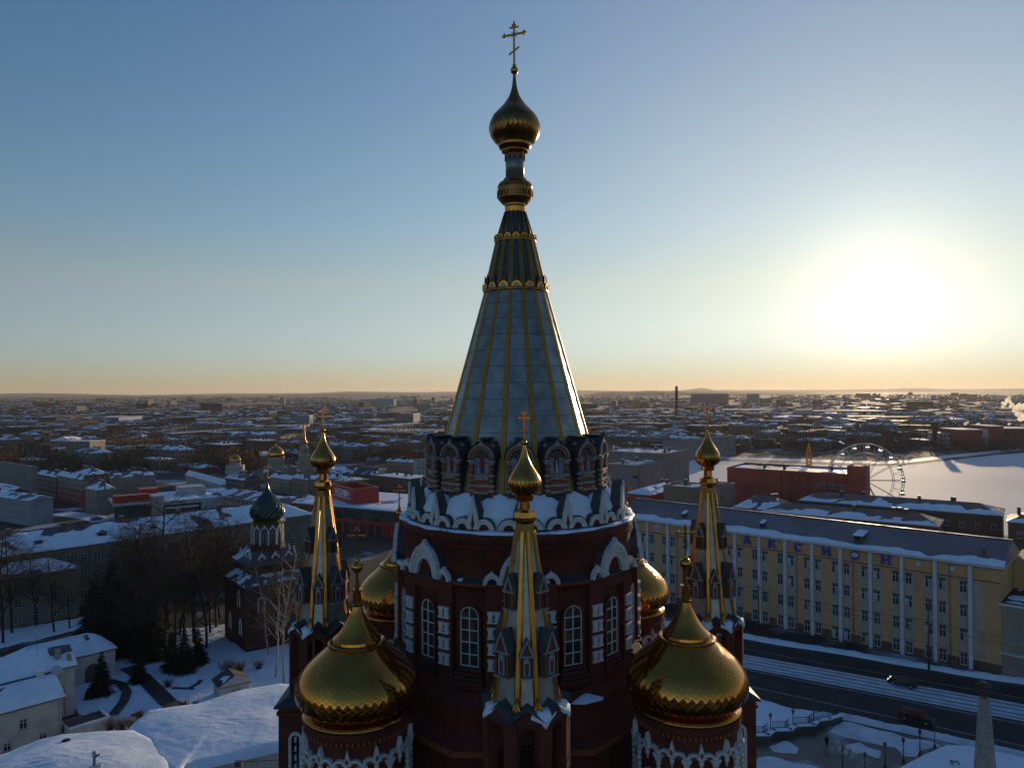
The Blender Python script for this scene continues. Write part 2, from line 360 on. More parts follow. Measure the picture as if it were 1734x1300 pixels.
# --- octagonal pedestal
def octo(r, a0=pi/8): return [(r/cos(pi/8)*sin(a0+i*pi/4), -r/cos(pi/8)*cos(a0+i*pi/4)) for i in range(8)]
mb = MB(); k8 = 1/cos(pi/8)
mb.lathe([(8.75*k8, 24), (8.75*k8, 30.6)], 8, 'brick_wall', False, a0=pi/8)
mb.lathe([(8.85*k8, 30.6), (9.0*k8, 30.75), (9.0*k8, 31.0), (8.9*k8, 31.05)], 8, 'brick_trim', False, a0=pi/8)
mb.lathe([(8.94*k8, 31.05), (8.94*k8, 31.08), (8.1*k8, 31.5)], 8, 'brick_wall', False, a0=pi/8)
mb.lathe([(8.15*k8, 31.0), (8.15*k8, 33.0)], 8, 'brick_wall', False, a0=pi/8); mb.lathe([(8.22*k8, 33.0), (8.22*k8, 33.05), (7.4*k8, 33.5)], 8, 'brick_wall', False, a0=pi/8)
part(mb, 'pedestal')
# --- main drum
mb = MB()
mb.lathe([(7.35, 31.5), (7.35, 39.3)], 96, 'brick_drum')
mb.lathe([(7.9, 32.9), (7.9, 33.3), (7.6, 33.5), (7.55, 33.8), (7.3, 33.9)], 96, 'brick_drum', False)
mb.lathe([(7.3, 39.3), (7.28, 39.6), (7.28, 41.2), (7.36, 41.22), (7.36, 41.34), (7.28, 41.36), (7.28, 41.5), (7.38, 41.62), (7.38, 41.75), (7.44, 41.8), (7.44, 41.95), (7.2, 42.0)], 96, 'brick_drum')
for i in range(220):
    mb.T = RT(2*pi*(i+.5)/220, 7.34, 41.44); mb.box((0, 0, 0), (.11, .16, .22), 'brick_wall')
    mb.T = RT(2*pi*(i+.5)/220, 7.38, 38.94); mb.box((0, 0, 0), (.11, .14, .2), 'brick_wall')
for k in range(8):      # projecting bays under the big gables
    for sgn in (-1, 1):
        mb.T = RT(k*pi/4+sgn*radians(11.2), 7.45, 0); mb.box((0, 0, 36.2), (1.0, .5, 5.4), 'brick_wall')
    for i in range(7):
        mb.T = RT(k*pi/4+radians((i-3)*4.2), 7.52, 0); mb.box((0, 0, 39.0), (.62, .36, .5), 'brick_wall')
mb.T = Matrix.Identity(4)
mb.lathe([(7.3, 39.18), (7.62, 39.2), (7.62, 39.32)], 96, 'brick_trim', False)
part(mb, 'drum_wall')
# recessed bands of stepped sills under every window, each with the window
wm = MB()      # window: frame and muntins
O = [(.56, 0), (.56, 2.75)]+arc(.56, 0, pi, 12, 0, 2.75)+[(-.56, 2.75), (-.56, 0)]
I = [(.50, 0), (.50, 2.75)]+arc(.50, 0, pi, 12, 0, 2.75)+[(-.50, 2.75), (-.50, 0)]
O2 = [(.70, -.1), (.70, 2.75)]+arc(.70, 0, pi, 12, 0, 2.75)+[(-.70, 2.75), (-.70, -.1)]
wm.band(O, I, -.10, .02, 'frame_white'); wm.box((0, -.07, 1.62), (.055, .06, 3.24), 'frame_white')
for z in (.03, .68, 1.34, 2.0, 2.66): wm.box((0, -.07, z), (1.0, .06, .05), 'frame_white')
win_frame = wm.mesh('window_frame')
wm = MB(); wm.slab(I, -.03, .03, 'glass_dark'); win_glass = wm.mesh('pane')
wm = MB(); wm.band(O2, O, -.20, .02, 'brick_wall')
for s in range(4): wm.box((0, -.10-.05*s, -.16-.22*s), (1.5+.12*s, .3+.1*s, .16), 'brick_wall'); wm.box((0, -.11-.05*s, -.075-.22*s), (1.5+.12*s, .3+.1*s, .012), 'dark_metal')
win_surr = wm.mesh('window')
bl = MB()      # white block with a drop cut between two swelling halves
for s in (-1, 1):
    pr = [(s*.03, -.27), (s*.36, -.27), (s*.36, -.2), (s*.30, -.13), (s*.33, -.02), (s*.30, .1), (s*.36, .17), (s*.36, .27), (s*.03, .27), (s*.03, .14), (s*.09, .06), (s*.03, -.04), (s*.03, -.12), (s*.1, -.17)]
    if s > 0: pr.reverse()
    bl.slab(pr, -.12, .2, 'white_stone')
bl.box((0, -.02, 0.29), (.74, .26, .05), 'white_stone'); bl.box((0, -.02, -.29), (.74, .26, .05), 'white_stone'); bl.slab([(-.06, -.2), (.06, -.2), (.06, .2), (-.06, .2)], -.02, .1, 'brick_trim')
block = bl.mesh('stone_block')
for k in range(16):
    th = k*pi/8; bay = (k % 2 == 0)
    w = place(win_surr, 'window', cath); w.matrix_local = RT(th, 7.36, 34.75)
    f = place(win_frame, 'window_frame', w, (0, -.06, 0)); place(win_glass, 'pane', w, (0, -.06, 0))
    for j in range(4):
        o = place(block, 'stone_block', cath); o.matrix_local = RT(th+pi/16, 7.72, 35.05+j*.86)
# --- ledge with snow, big white gables
mb = MB()
mb.lathe([(7.4, 39.36), (7.86, 39.38), (7.86, 39.46), (7.32, 39.62)], 96, 'dark_metal', False)
part(mb, 'ledge')
for k in range(8):
    mb = MB(); koko(mb, 2.5, 1.76, 2.06, .54, -.16, .16, 'white_stone', .0, 3)
    for s in (-1, 1):
        mb.T = Matrix.Translation(Vector((s*1.62, .03, 0))) ; koko(mb, .98, .58, .74, .55, -.16, .12, 'white_stone', 0, 2)
        mb.T = Matrix.Identity(4)
    o = mb.build('gable', cath); o.matrix_local = RT(k*pi/4, 7.72, 39.46)
    g = MB(); O = ogee(2.56, 1.80, 2.11); n = len(O)      # dark metal hood running back to the wall
    vs = [(x, .1, z+.03) for x, z in O]+[(x, .66, z+.03) for x, z in O]
    g.add(vs, [(i, n+i, n+i+1, i+1) for i in range(n-1)], 'dark_metal'); g.slab([(x*.96, z*.96) for x, z in O], .17, .5, 'brick_wall')
    g.build('hood', o)
rr = random.Random(3)
def ring_snow(r0_, r1_, z, t, seed, segs=160, gap=0.0, prob=1.0):
    """uneven strip of snow lying on a round ledge"""
    rr = random.Random(seed); mb = MB(); prev = None; ph = [rr.uniform(0, 6) for _ in range(4)]
    for i in range(segs+1):
        a = 2*pi*i/segs
        q = .5+.5*sin(a*7+ph[0])*sin(a*3+ph[1])+.25*sin(a*23+ph[2])
        h = t*(.5+.6*max(0, q)); ri = r0_+(r1_-r0_)*.1*max(0, 1-q); ro = r1_-(r1_-r0_)*.35*max(0, .8-q)
        cur = [(ri*sin(a), -ri*cos(a), z), (ri*sin(a), -ri*cos(a), z+h), ((ro-.05)*sin(a), -(ro-.05)*cos(a), z+h*.8), (ro*sin(a), -ro*cos(a), z)]
        if prev and q > gap-1e-6 or prev and prob >= 1:
            mb.add(prev+cur, [(0, 4, 5, 1), (1, 5, 6, 2), (2, 6, 7, 3)], 'ledge_snow', True)
        prev = cur
    return mb
part(ring_snow(7.3, 7.85, 39.5, .10, 5, gap=.72, prob=0), 'ledge_snow')
# --- eave roof with snow, small gables and spikes
mb = MB()
mb.lathe([(7.4, 41.96), (7.52, 42.0), (7.52, 42.07), (6.78, 42.14), (6.3, 42.75), (5.8, 43.5), (5.6, 44.0), (5.2, 44.1)], 96, 'dark_metal', False)
part(mb, 'eave_roof')
mb = MB(); ns = 320; nr = 11; vs = []; fs = []
for i in range(ns):
    a = 2*pi*i/ns; b = (a*16/(2*pi)) % 1.0; mid = 1-abs(b-.5)*2        # 1 midway between two spikes
    for j in range(nr):
        t = j/(nr-1); r = 6.76-t*1.1; z = 42.14+1.78*t**.95
        lump = .10+.26*sin(pi*min(1, t*1.05))*(.35+.65*mid**.7)+.05*sin(a*37+j)+.03*sin(a*71+j*2.1)
        edge = .62+.38*mid**.6; lump = lump if t < edge else lump*max(0, 1-(t-edge)*6)-.06*(t > edge+.12)
        vs.append((r*sin(a), -r*cos(a), z+lump*(0.35 if j == 0 else 1)-(.1 if t > edge+.15 else 0)))
for i in range(ns):
    for j in range(nr-1): k = (i+1) % ns; fs.append((i*nr+j, k*nr+j, k*nr+j+1, i*nr+j+1))
mb.add(vs, fs, 'ledge_snow', True); part(mb, 'roof_snow')
part(ring_snow(6.95, 7.56, 42.06, .14, 9), 'ledge_snow')
mb = MB()
for k in range(8):      # low railing rods on the eave
    mb.T = RT(k*pi/4+.2, 0, 0)
    pts = [(7.45*sin(a), -7.45*cos(a), 42.3) for a in (-.07, 0, .07)]; mb.tube(pts, .018, 4, 'dark_metal')
    for p in pts: mb.tube([(p[0], p[1], 42.05), p], .018, 4, 'dark_metal')
    pts = [(6.9*sin(a), -6.9*cos(a), 42.95) for a in (.10, .16, .24)]; mb.tube(pts, .018, 4, 'dark_metal')
mb.T = Matrix.Identity(4); part(mb, 'snow_guard')
for k in range(16):
    th = k*pi/8+0.0
    mb = MB()
    for s in (-1, 1):
        mb.T = RT(s*radians(5.4), 6.93, 42.18) ; mb.band([(q[0], q[1]+.05) for q in arc(.60, 0, pi, 16)], [(q[0], q[1]+.05) for q in arc(.46, 0, pi, 16)], -.12, .1, 'white_stone'); mb.band([(q[0], q[1]+.05) for q in arc(.46, 0, pi, 16)], [(q[0], q[1]+.05) for q in arc(.30, 0, pi, 16)], -.06, .1, 'white_stone'); mb.slab(arc(.5, 0, pi, 12), .0, .08, 'brick_wall')
        O = arc(.63, 0, pi, 16, 0, .08); n = len(O); mb.add([(x, -.02, z+.02) for x, z in O]+[(x*.9, .7, z*.9) for x, z in O], [(i, n+i, n+i+1, i+1) for i in range(n-1)], 'dark_metal')
    mb.T = RT(0, 6.86, 42.2)
    mb.band([(.44, .16), (.0, 1.95), (-.44, .16)], [(.17, .16), (0, .95), (-.17, .16)], -.16, .06, 'white_stone')
    mb.slab([(.17, .16), (0, .92), (-.17, .16)], -.05, .04, 'brick_trim')
    mb.add([(.46, 0, .16), (0, 0, 1.99), (-.46, 0, .16), (.42, .6, .85), (0, .6, 1.95), (-.42, .6, .85)], [(0, 3, 4, 1), (1, 4, 5, 2)], 'dark_metal')
    mb.T = Matrix.Identity(4)
    o = mb.build('eave_gable', cath); o.matrix_local = RT(th)
# --- dormer niches with painted icons
def icon(mb, w, h, robe='icon_robe'):
    """painted standing figure on a blue arched panel, foot at z = 0, facing -Y"""
    P = [(w/2, 0), (w/2, h-w/2)]+arc(w/2, 0, pi, 10, 0, h-w/2)+[(-w/2, h-w/2), (-w/2, 0)]
    mb.slab(P, -.02, .04, 'icon_blue')
    s = h*.82; bx = [(.11*s, 0.02*s), (.13*s, .25*s), (.15*s, .55*s), (.12*s, .76*s), (.04*s, .80*s), (-.04*s, .80*s), (-.12*s, .76*s), (-.15*s, .55*s), (-.13*s, .25*s), (-.11*s, .02*s)]
    mb.slab([(x, z+.06*h) for x, z in bx], -.035, -.018, robe)
    mb.slab(arc(.115*s, 0, 2*pi*.96, 12, 0, .90*s+.06*h), -.03, -.016, 'icon_halo'); mb.slab(arc(.062*s, 0, 2*pi*.95, 10, 0, .885*s+.06*h), -.044, -.03, 'icon_skin')
    mb.slab([(.10*s, .06*h), (.03*s, .7*s), (-.02*s, .7*s), (-.05*s, .06*h)], -.046, -.034, 'icon_white' if robe == 'icon_robe_dark' else 'icon_robe_dark')
D_R = 5.72
body = MB()
W, H = .74, 1.75
# side cheeks, running back into the tent
for s in (-1, 1): body.box((s*.64, .85, 1.35), (.16, 1.7, 2.7), 'dark_metal')
body.box((0, .35, .62), (1.24, .5, 1.1), 'stucco_band')
body.box((0, .45, 2.0), (1.24, .2, 1.8), 'stucco_band')
for z, mt, d in ((.12, 'stucco_band', .66), (.34, 'brick_trim', .58), (.52, 'stucco_band', .64), (.74, 'brick_trim', .56), (.92, 'stucco_band', .62), (1.08, 'stucco_band', .66)):
    body.box((0, .36-d/2+.1, z), (.92, d-.1, .15), mt)
for s in (-1, 1):      # banded, swelling corner columns
    x = s*.60
    z = .02
    for h, r, mt in ((.12, .13, 'brick_trim'), (.17, .20, 'stucco_band'), (.11, .13, 'brick_trim'), (.17, .20, 'stucco_band'), (.16, .135, 'brick_trim'), (.10, .17, 'stucco_band'), (.16, .13, 'brick_trim'), (.15, .20, 'stucco_band'),
                     (.30, .125, 'brick_trim'), (.06, .16, 'stucco_band'), (.2, .13, 'brick_trim'), (.18, .21, 'stucco_band')):
        body.lathe([(r*.8, z), (r, z+h*.3), (r, z+h*.7), (r*.8, z+h)], 8, mt, False, c=(x, 0.02), a0=pi/8); z += h
    body.ball((x, .02, -.06), .13, 'brick_trim', 8); body.box((x, .02, z+.05), (.44, .42, .1), 'stucco_band')
    body.box((s*.40, .16, 1.62), (.10, .24, 1.1), 'stucco_band')
dormer_body = body.mesh('dormer')
arch = MB(); arch.T = Matrix.Translation(Vector((0, 0, 2.08)))
k = 17
for j, (ro, ri, mt, yy) in enumerate(((.80, .72, 'stucco_band', -.12), (.72, .60, 'brick_trim', -.07), (.60, .54, 'stucco_band', -.03), (.54, .44, 'brick_trim', .03), (.44, .38, 'stucco_band', .08))):
    A = ogee(2*ro, ro*.92, ro*1.28) if j == 0 else arc(ro, 0, pi, 28); B = arc(ri, 0, pi, 28)
    if j == 0: A = ogee(2*ro, ro*.98, ro*1.32, 11)
    n_ = min(len(A), 33); B = [(ri*cos(pi*i/(len(A)-1)), ri*sin(pi*i/(len(A)-1))) for i in range(len(A))]
    arch.band(A, B, yy, .3, mt)
dormer_arch = arch.mesh('arch')
ic = MB(); ic.T = Matrix.Translation(Vector((0, .12, 1.12))); icon(ic, .78, 1.46); icon_a = ic.mesh('icon_panel')
ic = MB(); ic.T = Matrix.Translation(Vector((0, .12, 1.12))); icon(ic, .78, 1.46, 'icon_robe_dark'); icon_b = ic.mesh('icon_panel')
rf = MB(); O = ogee(1.76, .90, 1.16, 11); n = len(O)
rf.add([(x, -.05, z+2.1) for x, z in O]+[(x, 1.9, z*.96+2.1) for x, z in O], [(i, n+i, n+i+1, i+1) for i in range(n-1)], 'dark_metal')
rf.add([(x, 0.03, z+2.1) for x, z in O], [tuple(range(n))], 'dark_metal'); rf.box((0, .9, 3.22), (.5, 1.5, .08), 'dark_metal'); rf.box((.5, 1.0, 2.95), (.1, 1.3, .14), 'dark_metal'); rf.box((-.5, 1.0, 2.95), (.1, 1.3, .14), 'dark_metal')
dormer_roof = rf.mesh('dormer_roof')
for k in range(16):
    o = place(dormer_body, 'dormer', cath); o.matrix_local = RT(k*pi/8, D_R, 44.0)
    place(dormer_arch, 'arch', o); place(icon_b if k % 3 == 1 else icon_a, 'icon_panel', o); place(dormer_roof, 'dormer_roof', o)
# --- the great tent
def tentr(z): return 4.53+(47.16-z)*.275
zt = [43.5, 44.6, 45.7, 46.8]+[47.9+i*.95 for i in range(9)]
ztop = 56.4
mb = MB(); zz = [43.5+i*1.0 for i in range(13)]; zz = [z for z in zz if z < ztop-.3]+[ztop]
vs = []; n = 16
for z0_, z1_ in zip(zz, zz[1:]):      # rows of sheet, each row lapping a little over the one below
    ra, rb = tentr(z0_), tentr(z1_)
    mb.lathe([(ra/cos(pi/n)*1.004, z0_), (rb/cos(pi/n)*1.004-.012, z1_)], n, 'tent_panel', False, a0=pi/n, cap=False)
    if z0_ > 43.6: mb.lathe([(ra/cos(pi/n)*1.004+.014, z0_-.012), (ra/cos(pi/n)*1.004+.008, z0_+.012)], n, 'dark_metal', False, a0=pi/n, cap=False)
mb.lathe([(tentr(z)/cos(pi/n)*.99, z) for z in (43.5, ztop)], n, 'dark_metal', False, a0=pi/n)
part(mb, 'tent_roof')
rib = MB()
a, b = tentr(43.6)/cos(pi/16), tentr(ztop)/cos(pi/16)
for zz0, zz1 in ((43.6, 56.4),):
    ra, rb = a, b
    rib.add([(-.17, -ra-.04, zz0), (.17, -ra-.04, zz0), (.115, -rb-.03, zz1), (-.115, -rb-.03, zz1), (-.23, -ra+.10, zz0), (.23, -ra+.10, zz0), (.15, -rb+.06, zz1), (-.15, -rb+.06, zz1)],
            [(0, 1, 2, 3), (4, 0, 3, 7), (1, 5, 6, 2)], 'gold_rib')
rib_me = rib.mesh('rib')
for k in range(16): o = place(rib_me, 'rib', cath); o.matrix_local = RT(pi/16+k*pi/8)
# upper stage: dark gold fluted cone, arch bands
def pz(y): return 50-(y-661)*.0384
mb = MB()
R1, R2, R3 = 2.0, 1.27, .66
mb.lathe([(R1/cos(pi/16), 56.4), (R2/cos(pi/16), 59.62)], 16, 'bronze', False, a0=pi/16, cap=False)
mb.lathe([(1.25, 59.6), (.66, 61.6)], 16, 'bronze', False, a0=pi/16)
for k in range(16):
    a0 = pi/16+k*pi/8
    mb.T = RT(a0); ra, rb = R1/cos(pi/16), R2/cos(pi/16)
    mb.add([(-.17, -ra-.04, 56.4), (.17, -ra-.04, 56.4), (.13, -rb-.03, 59.6), (-.13, -rb-.03, 59.6), (-.2, -ra+.1, 56.4), (.2, -ra+.1, 56.4), (.15, -rb+.08, 59.6), (-.15, -rb+.08, 59.6)], [(0, 1, 2, 3), (4, 0, 3, 7), (1, 5, 6, 2)], 'gold_satin')
    mb.tube([(0, -1.24/cos(pi/16), 59.7), (0, -.67/cos(pi/16), 61.6)], [.055, .04], 5, 'gold_satin')
mb.T = Matrix.Identity(4)
mb.lathe([(1.3, 59.55), (1.36, 59.6), (1.36, 59.72), (1.28, 59.76)], 32, 'gold_satin', False)
mb.lathe([(2.04, 56.3), (2.12, 56.36), (2.12, 56.46), (2.0, 56.52)], 32, 'gold_satin', False)
part(mb, 'upper_tent')
mb = MB()
for k in range(16):
    mb.T = RT(k*pi/8, 2.10, 56.5); koko(mb, .62, .36, .38, .62, -.06, .04, 'gold', 0, 1); mb.slab(arc(.2, 0, pi, 8), -.03, .02, 'icon_white')
    mb.add([(-.2, .05, .3), (.2, .05, .3), (0, .1, .95), (0, .5, .3)], [(0, 1, 2), (1, 3, 2), (3, 0, 2)], 'dark_metal')
mb.T = Matrix.Identity(4); part(mb, 'arcade_band'); mb = MB()
for k in range(16): mb.T = RT(k*pi/8, 1.34, 59.74); koko(mb, .46, .30, .32, .62, -.05, .04, 'gold', 0, 1); mb.slab(arc(.15, 0, pi, 8), -.02, .02, 'gold_satin')
mb.T = Matrix.Identity(4); part(mb, 'arcade_band')
mb = MB()      # neck, bulge, collar
mb.lathe([(.66, 61.5), (.68, 61.9), (.64, 61.95), (.7, 62.0), (.7, 62.08), (.62, 62.1)], 24, 'gold', False)
mb.lathe([(.85, 62.15), (1.0, 62.3), (1.13, 62.45), (1.13, 63.15), (1.16, 63.2), (1.12, 63.35), (1.0, 63.5), (.78, 63.62), (.74, 63.75), (.62, 63.8)], 16, 'gold_satin', False)
for k in range(16):
    mb.T = RT(k*pi/8, 1.13, 62.55); koko(mb, .36, .3, .32, .6, -.05, .02, 'gold_satin', .12, 1)
mb.T = Matrix.Identity(4)
part(mb, 'collar')
mb = MB(); mb.lathe([(.61, 63.8), (.61, 65.4)], 24, 'tent_panel')
for k in range(12): mb.T = RT(k*pi/6, .63, 64.95); mb.band([(.16, 0), (.16, .2)]+arc(.16, 0, pi, 6, 0, .2)+[(-.16, .2), (-.16, 0)], [(.11, 0), (.11, .2)]+arc(.11, 0, pi, 6, 0, .2)+[(-.11, .2), (-.11, 0)], -.04, .02, 'gold_satin')
mb.T = Matrix.Identity(4); part(mb, 'neck')
mb = MB()
mb.lathe([(.6, 65.35), (.86, 65.5), (.88, 65.6), (1.0, 65.72), (1.08, 65.85), (1.1, 66.0), (1.02, 66.05)], 32, 'gold_dark', False)
tiled(mb, [(1.04, 66.0), (1.32, 66.18), (1.55, 66.5), (1.67, 66.9), (1.66, 67.25), (1.48, 67.75), (1.15, 68.15), (.74, 68.6), (.40, 69.1), (.21, 69.6), (.13, 70.1), (.09, 70.6)], 34, 'gold_dark', 1.15, .006, 3)
part(mb, 'onion_dome', label='topmost onion dome, on the great central tent')
mb = MB(); mb.ball((0, 0, 70.85), .26, 'gold', 14); mb.lathe([(.09, 71.05), (.15, 71.2), (.06, 71.3)], 10, 'gold'); mb.T = Matrix.Translation(Vector((0, 0, 71.1)))@Matrix.Rotation(radians(14), 4, 'Y')@Matrix.Rotation(radians(-18), 4, 'Z')
mb.T = Matrix.Translation(Vector((0, 0, 71.1)))@Matrix.Rotation(radians(-24), 4, 'Z'); cross_mesh(mb, 2.95, 1.5, .12, 'gold'); part(mb, 'cross')

# --- tent towers on the four arms
mat('gold_leaf', (.62, .33, .07), .30, .9, n=(1.5, (.50, .24, .05), .35, .7), bump=(5, .12, .02)); mat('dormer_side', (.075, .045, .035), .8, n=(4, (.11, .07, .05), .35, .7))
def tower_tent_pts(f, z):       # narrow cardinal faces, wide diagonal faces
    A, B = 17, 73; P = []
    for q in range(4):
        for a in (-A, A): t = radians(a+q*90); P.append((f*sin(t), -f*cos(t), z))
    return P
def tr(z): return .40+(43.55-z)*(1.62-.40)/(43.55-35.2)
tw = MB()       # belfry: eight piers with arches
for k in range(8):
    tw.T = RT(pi/8+k*pi/4, 1.98, 33.0); tw.box((0, .12, -.25), (.62, .5, 4.3), 'brick_wall')
    tw.T = RT(k*pi/4, 1.86, 0)
    Oo = [(.8, 34.35), (.8, 34.9), (.45, 35.05), (0, 35.45), (-.45, 35.05), (-.8, 34.9), (-.8, 34.35)]
    Aa = [(.42, 34.35)]+arc(.42, radians(20), radians(160), 3, 0, 34.3)+[(-.42, 34.35)]
    k7 = [(.42*cos(pi*i/6), 34.3+.42*sin(pi*i/6)) for i in range(7)]
    tw.band(Oo, k7, -.10, .25, 'brick_wall'); tw.box((0, .05, 31.5), (1.3, .3, 1.2), 'brick_wall')
    for z in (32.8,): tw.box((.62, -.08, z), (.3, .12, .1), 'brick_trim'); tw.box((-.62, -.08, z), (.3, .12, .1), 'brick_trim')
tw.T = Matrix.Identity(4)
tw.lathe([(2.1, 30.7), (2.1, 31.9), (1.9, 32.0)], 8, 'brick_wall', False, a0=pi/8); tw.lathe([(1.85, 34.7), (1.5, 34.75)], 8, 'black_hole', False, a0=pi/8)
belfry = tw.mesh('tent_tower')
tw = MB()
zs = [35.2+i*.62 for i in range(14)]; zs = [z for z in zs if z < 43.3]+[43.55]
for z0_, z1_ in zip(zs, zs[1:]):
    P = tower_tent_pts(tr(z0_)+.006, z0_)+tower_tent_pts(tr(z1_)-.004, z1_)
    tw.add(P, [(i, (i+1) % 8, 8+(i+1) % 8, 8+i) for i in range(8)], 'zinc')
tw.add(tower_tent_pts(.56, 42.85)+tower_tent_pts(.43, 43.65), [(i, (i+1) % 8, 8+(i+1) % 8, 8+i) for i in range(8)], 'gold_rib')
tent_me = tw.mesh('tent_roof')
def rib_mesh(a_deg):
    m_ = MB(); m_.T = Matrix.Rotation(radians(a_deg), 4, 'Z')
    r0_, r1_ = tr(35.0)+.02, tr(43.3)+.02
    m_.add([(-.10, -r0_-.05, 35.0), (.10, -r0_-.05, 35.0), (.085, -r1_-.04, 43.3), (-.085, -r1_-.04, 43.3), (-.17, -r0_+.07, 35.0), (.17, -r0_+.07, 35.0), (.12, -r1_+.04, 43.3), (-.12, -r1_+.04, 43.3)], [(0, 1, 2, 3), (4, 0, 3, 7), (1, 5, 6, 2)], 'gold_leaf')
    m_.tube([(.12, -r0_-.02, 35.0), (.095, -r1_-.02, 43.3)], .03, 5, 'gold_leaf'); m_.tube([(-.12, -r0_-.02, 35.0), (-.095, -r1_-.02, 43.3)], .03, 5, 'gold_leaf')
    for s in (-1, 1): m_.tube([(0, -tr(35.9)-.05, 35.9), (s*.28, -r0_-.12, 34.9)], [.05, .06], 5, 'gold')
    return m_.mesh('rib')
rib_l = [rib_mesh(a+90*q) for q in range(4) for a in (-17, 17)]
def small_dormer(w, h, gh, depth, side='dormer_side', back=1.0, icn=True, roof='dark_metal'):
    m_ = MB()
    for s in (-1, 1): m_.box((s*(w/2-.05), depth/2, h/2), (.12, depth, h), side); m_.box((s*(w/2-.04), -.03, h/2), (.07, .08, h*.94), 'brick_trim')
    m_.box((0, depth/2+.06, h/2), (w-.2, depth, h), side); m_.box((0, -.01, h+.03), (w+.12, .22, .08), 'stucco_band'); m_.box((0, -.01, .0), (w+.08, .2, .07), 'stucco_band')
    m_.slab([(w/2+.03, h+.07), (0, h+gh), (-w/2-.03, h+.07)], 0.0, .1, side); m_.band([(w/2+.06, h+.07), (0, h+gh+.08), (-w/2-.06, h+.07)], [(w/2-.08, h+.07), (0, h+gh-.12), (-w/2+.08, h+.07)], -.07, .1, 'stucco_band')
    e = .07
    m_.add([(-w/2-e, -.08, h+.06), (0, -.08, h+gh+.11), (0, depth+back, h+gh+.11), (-w/2-e, depth+back, h+.06), (w/2+e, -.08, h+.06), (w/2+e, depth+back, h+.06)], [(0, 1, 2, 3), (1, 4, 5, 2)], roof)
    if icn: m_.T = Matrix.Translation(Vector((0, -.02, .1))); icon(m_, w*.5, h*.85)
    return m_
d_low_front = small_dormer(.66, .98, .75, .45).mesh('dormer'); d_low_diag = small_dormer(.82, 1.12, .95, .75, back=.35).mesh('dormer'); d_up = small_dormer(.55, .8, .75, .5, back=.3, icn=False).mesh('dormer')
skirt = MB(); rr = random.Random(5)       # eave ring of eight little gable roofs, snow in the valleys
for k in range(8):
    skirt.T = RT(k*pi/4)
    skirt.add([(-.84, -2.02, 34.92), (0, -2.12, 35.52), (.84, -2.02, 34.92), (0, -1.2, 35.75), (-.62, -1.45, 35.3), (.62, -1.45, 35.3)], [(0, 1, 3, 4), (1, 2, 5, 3), (0, 4, 5, 2)], 'dark_metal')
skirt_me = skirt.mesh('eave_roof')
tower_snow = []
for v in range(5):
    m_ = MB(); rr = random.Random(20+v)
    for k in range(1):
        s = rr.uniform(.75, 1.1); q = rr.uniform(-.08, .08)
        top = [(-.62*s, -1.98, 35.28), (-.3, -2.08+q, 35.13), (0, -2.24, 34.96-.1*s), (.32, -2.08-q, 35.15), (.6*s, -1.96, 35.30), (.42, -1.66, 35.42), (0.05, -1.5, 35.42), (-.4, -1.64, 35.42)]
        bot = [(x*.97, y*.98, z-.16) for x, y, z in top]
        n_ = len(top); m_.add(top+bot+[(0, -1.85, 35.26)], [(i, (i+1) % n_, 2*n_) for i in range(n_)]+[(n_+i, n_+(i+1) % n_, (i+1) % n_, i) for i in range(n_)], 'ledge_snow', True)
    tower_snow.append(m_.mesh('snow_patch'))
fin = MB()
fin.lathe([(.36, 43.55), (.42, 43.7), (.54, 43.8), (.55, 43.95), (.50, 44.2), (.34, 44.28), (.3, 44.33)], 8, 'gold', False, a0=pi/8)
fin.lathe([(.27, 44.3), (.25, 44.7)], 8, 'gold', False, a0=pi/8); fin.lathe([(.36, 44.7), (.42, 44.75), (.44, 45.0), (.36, 45.05)], 16, 'gold', False)
collar_me = fin.mesh('collar')
fin = MB(); tiled(fin, [(.40, 45.02), (.58, 45.1), (.74, 45.28), (.81, 45.5), (.79, 45.72), (.70, 45.92), (.55, 46.15), (.38, 46.42), (.24, 46.7), (.15, 46.98), (.09, 47.25), (.07, 47.42)], 24, 'gold', 1.1, .004, 8, split=45.75); tdome_me = fin.mesh('onion_dome')
fin = MB(); fin.ball((0, 0, 47.5), .145, 'gold', 12); fin.T = Matrix.Translation(Vector((0, 0, 47.6))); cross_mesh(fin, 1.5, .72, .075, 'gold'); tcross_me = fin.mesh('cross')
TW = []
for k, lb in enumerate(('front tent tower, nearest to the viewer', 'right tent tower, in front of the yellow building', 'rear tent tower, hidden behind the central tent', 'left tent tower, in front of the red shopping mall')):
    th = k*pi/2
    o = place(belfry, 'tent_tower', cath); o.matrix_local = RT(th, 12.5); o['label'] = lb
    inv = Matrix.Rotation(0, 4, 'Z')
    for me, nm in ((tent_me, 'tent_roof'), (skirt_me, 'eave_roof'), (collar_me, 'collar'), (tdome_me, 'onion_dome')): place(me, nm, o)
    place(tcross_me, 'cross', o, rz=-th)
    for r in rib_l: place(r, 'rib', o)
    for q in range(8):
        if (q*3+k) % 4 != 1: s_ = place(tower_snow[(q+k) % 5], 'snow_patch', o); s_.matrix_local = RT(pi/8+q*pi/4)
    for q in range(4):
        d = place(d_low_front, 'dormer', o); d.matrix_local = RT(q*pi/2, tr(36.9)*cos(radians(17))+.10, 36.75)
        d = place(d_low_diag, 'dormer', o); d.matrix_local = RT(pi/4+q*pi/2, tr(36.9)*.88+.42, 36.75)
        d = place(d_up, 'dormer', o); d.matrix_local = RT(pi/4+q*pi/2, tr(39.9)*.88+.30, 39.75)
    TW.append(o)
